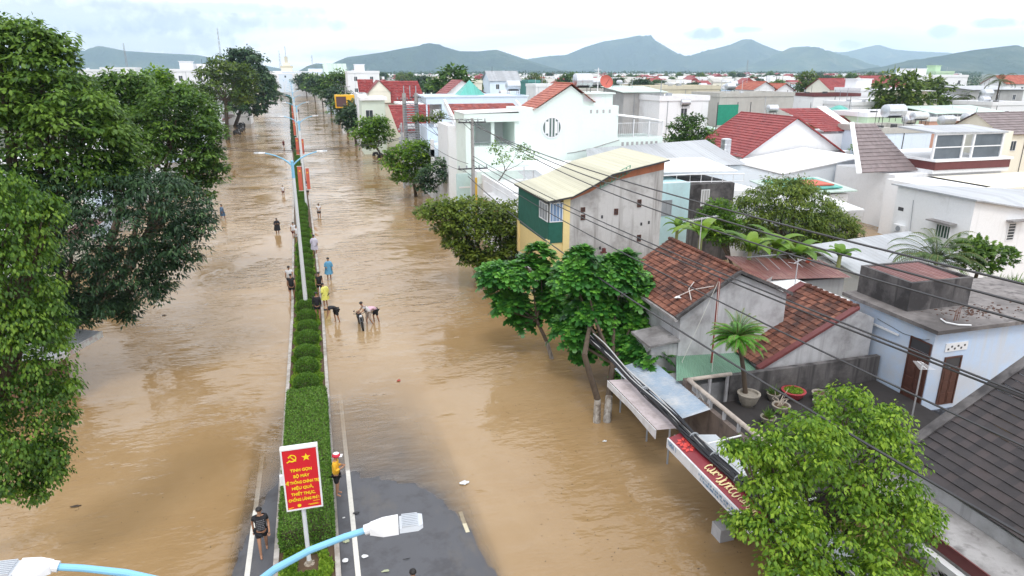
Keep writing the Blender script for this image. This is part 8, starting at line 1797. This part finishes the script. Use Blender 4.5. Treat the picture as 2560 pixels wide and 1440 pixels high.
def hills(name, D, prof, mat, seed, foot=.45, nx=260, nt_=46):
    us = [q[0] for q in prof]; vs = [q[1] for q in prof]; U = np.linspace(us[0], us[-1], nx); VV = np.interp(U, us, vs)
    k = np.hanning(7); k /= k.sum(); VV = np.convolve(np.pad(VV, 3, mode='edge'), k, 'valid')
    H_ = np.clip((178-VV)/1700*D+14, 0, None); Hm = H_.max(); T = np.linspace(-1, 1, nt_); X = np.zeros((nt_, nx)); Yv = np.zeros_like(X); Z = np.zeros_like(X)
    for i, tt in enumerate(T):
        y = D+tt*Hm*3.2*(1 if tt < 0 else 1.2); x = (U-770)/1700*D*(1+0*tt)
        wob = .34*hnoise(x, y, 330, seed)
        sh = (1-abs(tt))**(1.0) ; sp = np.clip(1-abs(tt)+wob*(1-(1-abs(tt))**6)*min(1, abs(tt)*5), 0, 1)
        Z[i] = H_*sp**1.15-2*(abs(tt) > .98)*10; X[i] = x; Yv[i] = y
        if abs(tt) < 1.0/nt_: Z[i] = H_
    V = np.stack([X.ravel(), Yv.ravel(), Z.ravel()], 1); i = np.arange(nt_-1)[:, None]*nx+np.arange(nx-1)[None, :]; F = np.stack([i, i+1, i+nx+1, i+nx], -1).reshape(-1, 4)
    return tag(npmesh(name, V, F, mat, smooth=True), kind='structure')
hills('hills', 5200, [(800, 178), (830, 158), (860, 146), (900, 141), (940, 135), (985, 126), (1045, 116), (1090, 122), (1125, 131), (1170, 131), (1215, 126), (1260, 140), (1310, 155), (1370, 172), (1400, 182)], H_GRN, 1)
hills('hills', 7000, [(1180, 182), (1300, 148), (1360, 140), (1400, 138), (1450, 118), (1500, 104), (1560, 95), (1595, 88), (1640, 100), (1680, 120), (1730, 146), (1780, 168), (1830, 184)], H_GRN, 2)
hills('hills', 6500, [(1620, 182), (1700, 152), (1745, 142), (1820, 120), (1870, 108), (1905, 94), (1925, 94), (1960, 107), (2010, 122), (2080, 130), (2160, 150), (2220, 182)], H_GRN, 3)
hills('hills', 5600, [(1860, 182), (1950, 158), (2000, 138), (2060, 113), (2110, 110), (2170, 132), (2260, 158), (2360, 182)], H_MIX, 4)
hills('hills', 8200, [(1900, 184), (2060, 128), (2200, 126), (2250, 124), (2300, 113), (2345, 104), (2400, 116), (2480, 121), (2600, 124), (2760, 150)], H_MIX, 5)
hills('hills', 3200, [(2380, 184), (2430, 164), (2480, 152), (2560, 139), (2700, 116), (2860, 100)], H_GRN, 6)
hills('hills', 6800, [(-200, 150), (130, 130), (180, 130), (240, 140), (290, 131), (325, 137), (350, 125), (400, 136), (470, 140), (540, 143), (600, 155), (680, 166), (740, 178), (800, 186)], H_GRN, 7)
hills('hills', 4600, [(735, 186), (770, 166), (790, 160), (830, 163), (870, 168), (920, 186)], H_GRN, 8)

# ================================================================== haze: the humid air up to and behind the hills
zt = 560.0
b = MB(); b.box(-9000, 11500, -400, 9600, -1.6, zt)
hz = b.build('haze', plain('tmp', (1, 1, 1))); tag(hz, kind='stuff'); hz['label'] = 'pale humid haze over the town and hills'; hz['category'] = 'haze'
m = bpy.data.materials.new('haze_air'); m.use_nodes = True; nt_ = m.node_tree
for n in list(nt_.nodes):
    if n.type != 'OUTPUT_MATERIAL': nt_.nodes.remove(n)
pv = nt_.nodes.new('ShaderNodeVolumePrincipled'); pv.inputs['Color'].default_value = (.62, .81, 1.0, 1); pv.inputs['Density'].default_value = 1.25e-4; pv.inputs['Anisotropy'].default_value = 0.45
nt_.links.new(pv.outputs[0], nt_.nodes['Material Output'].inputs['Volume']); hz.data.materials.clear(); hz.data.materials.append(m)
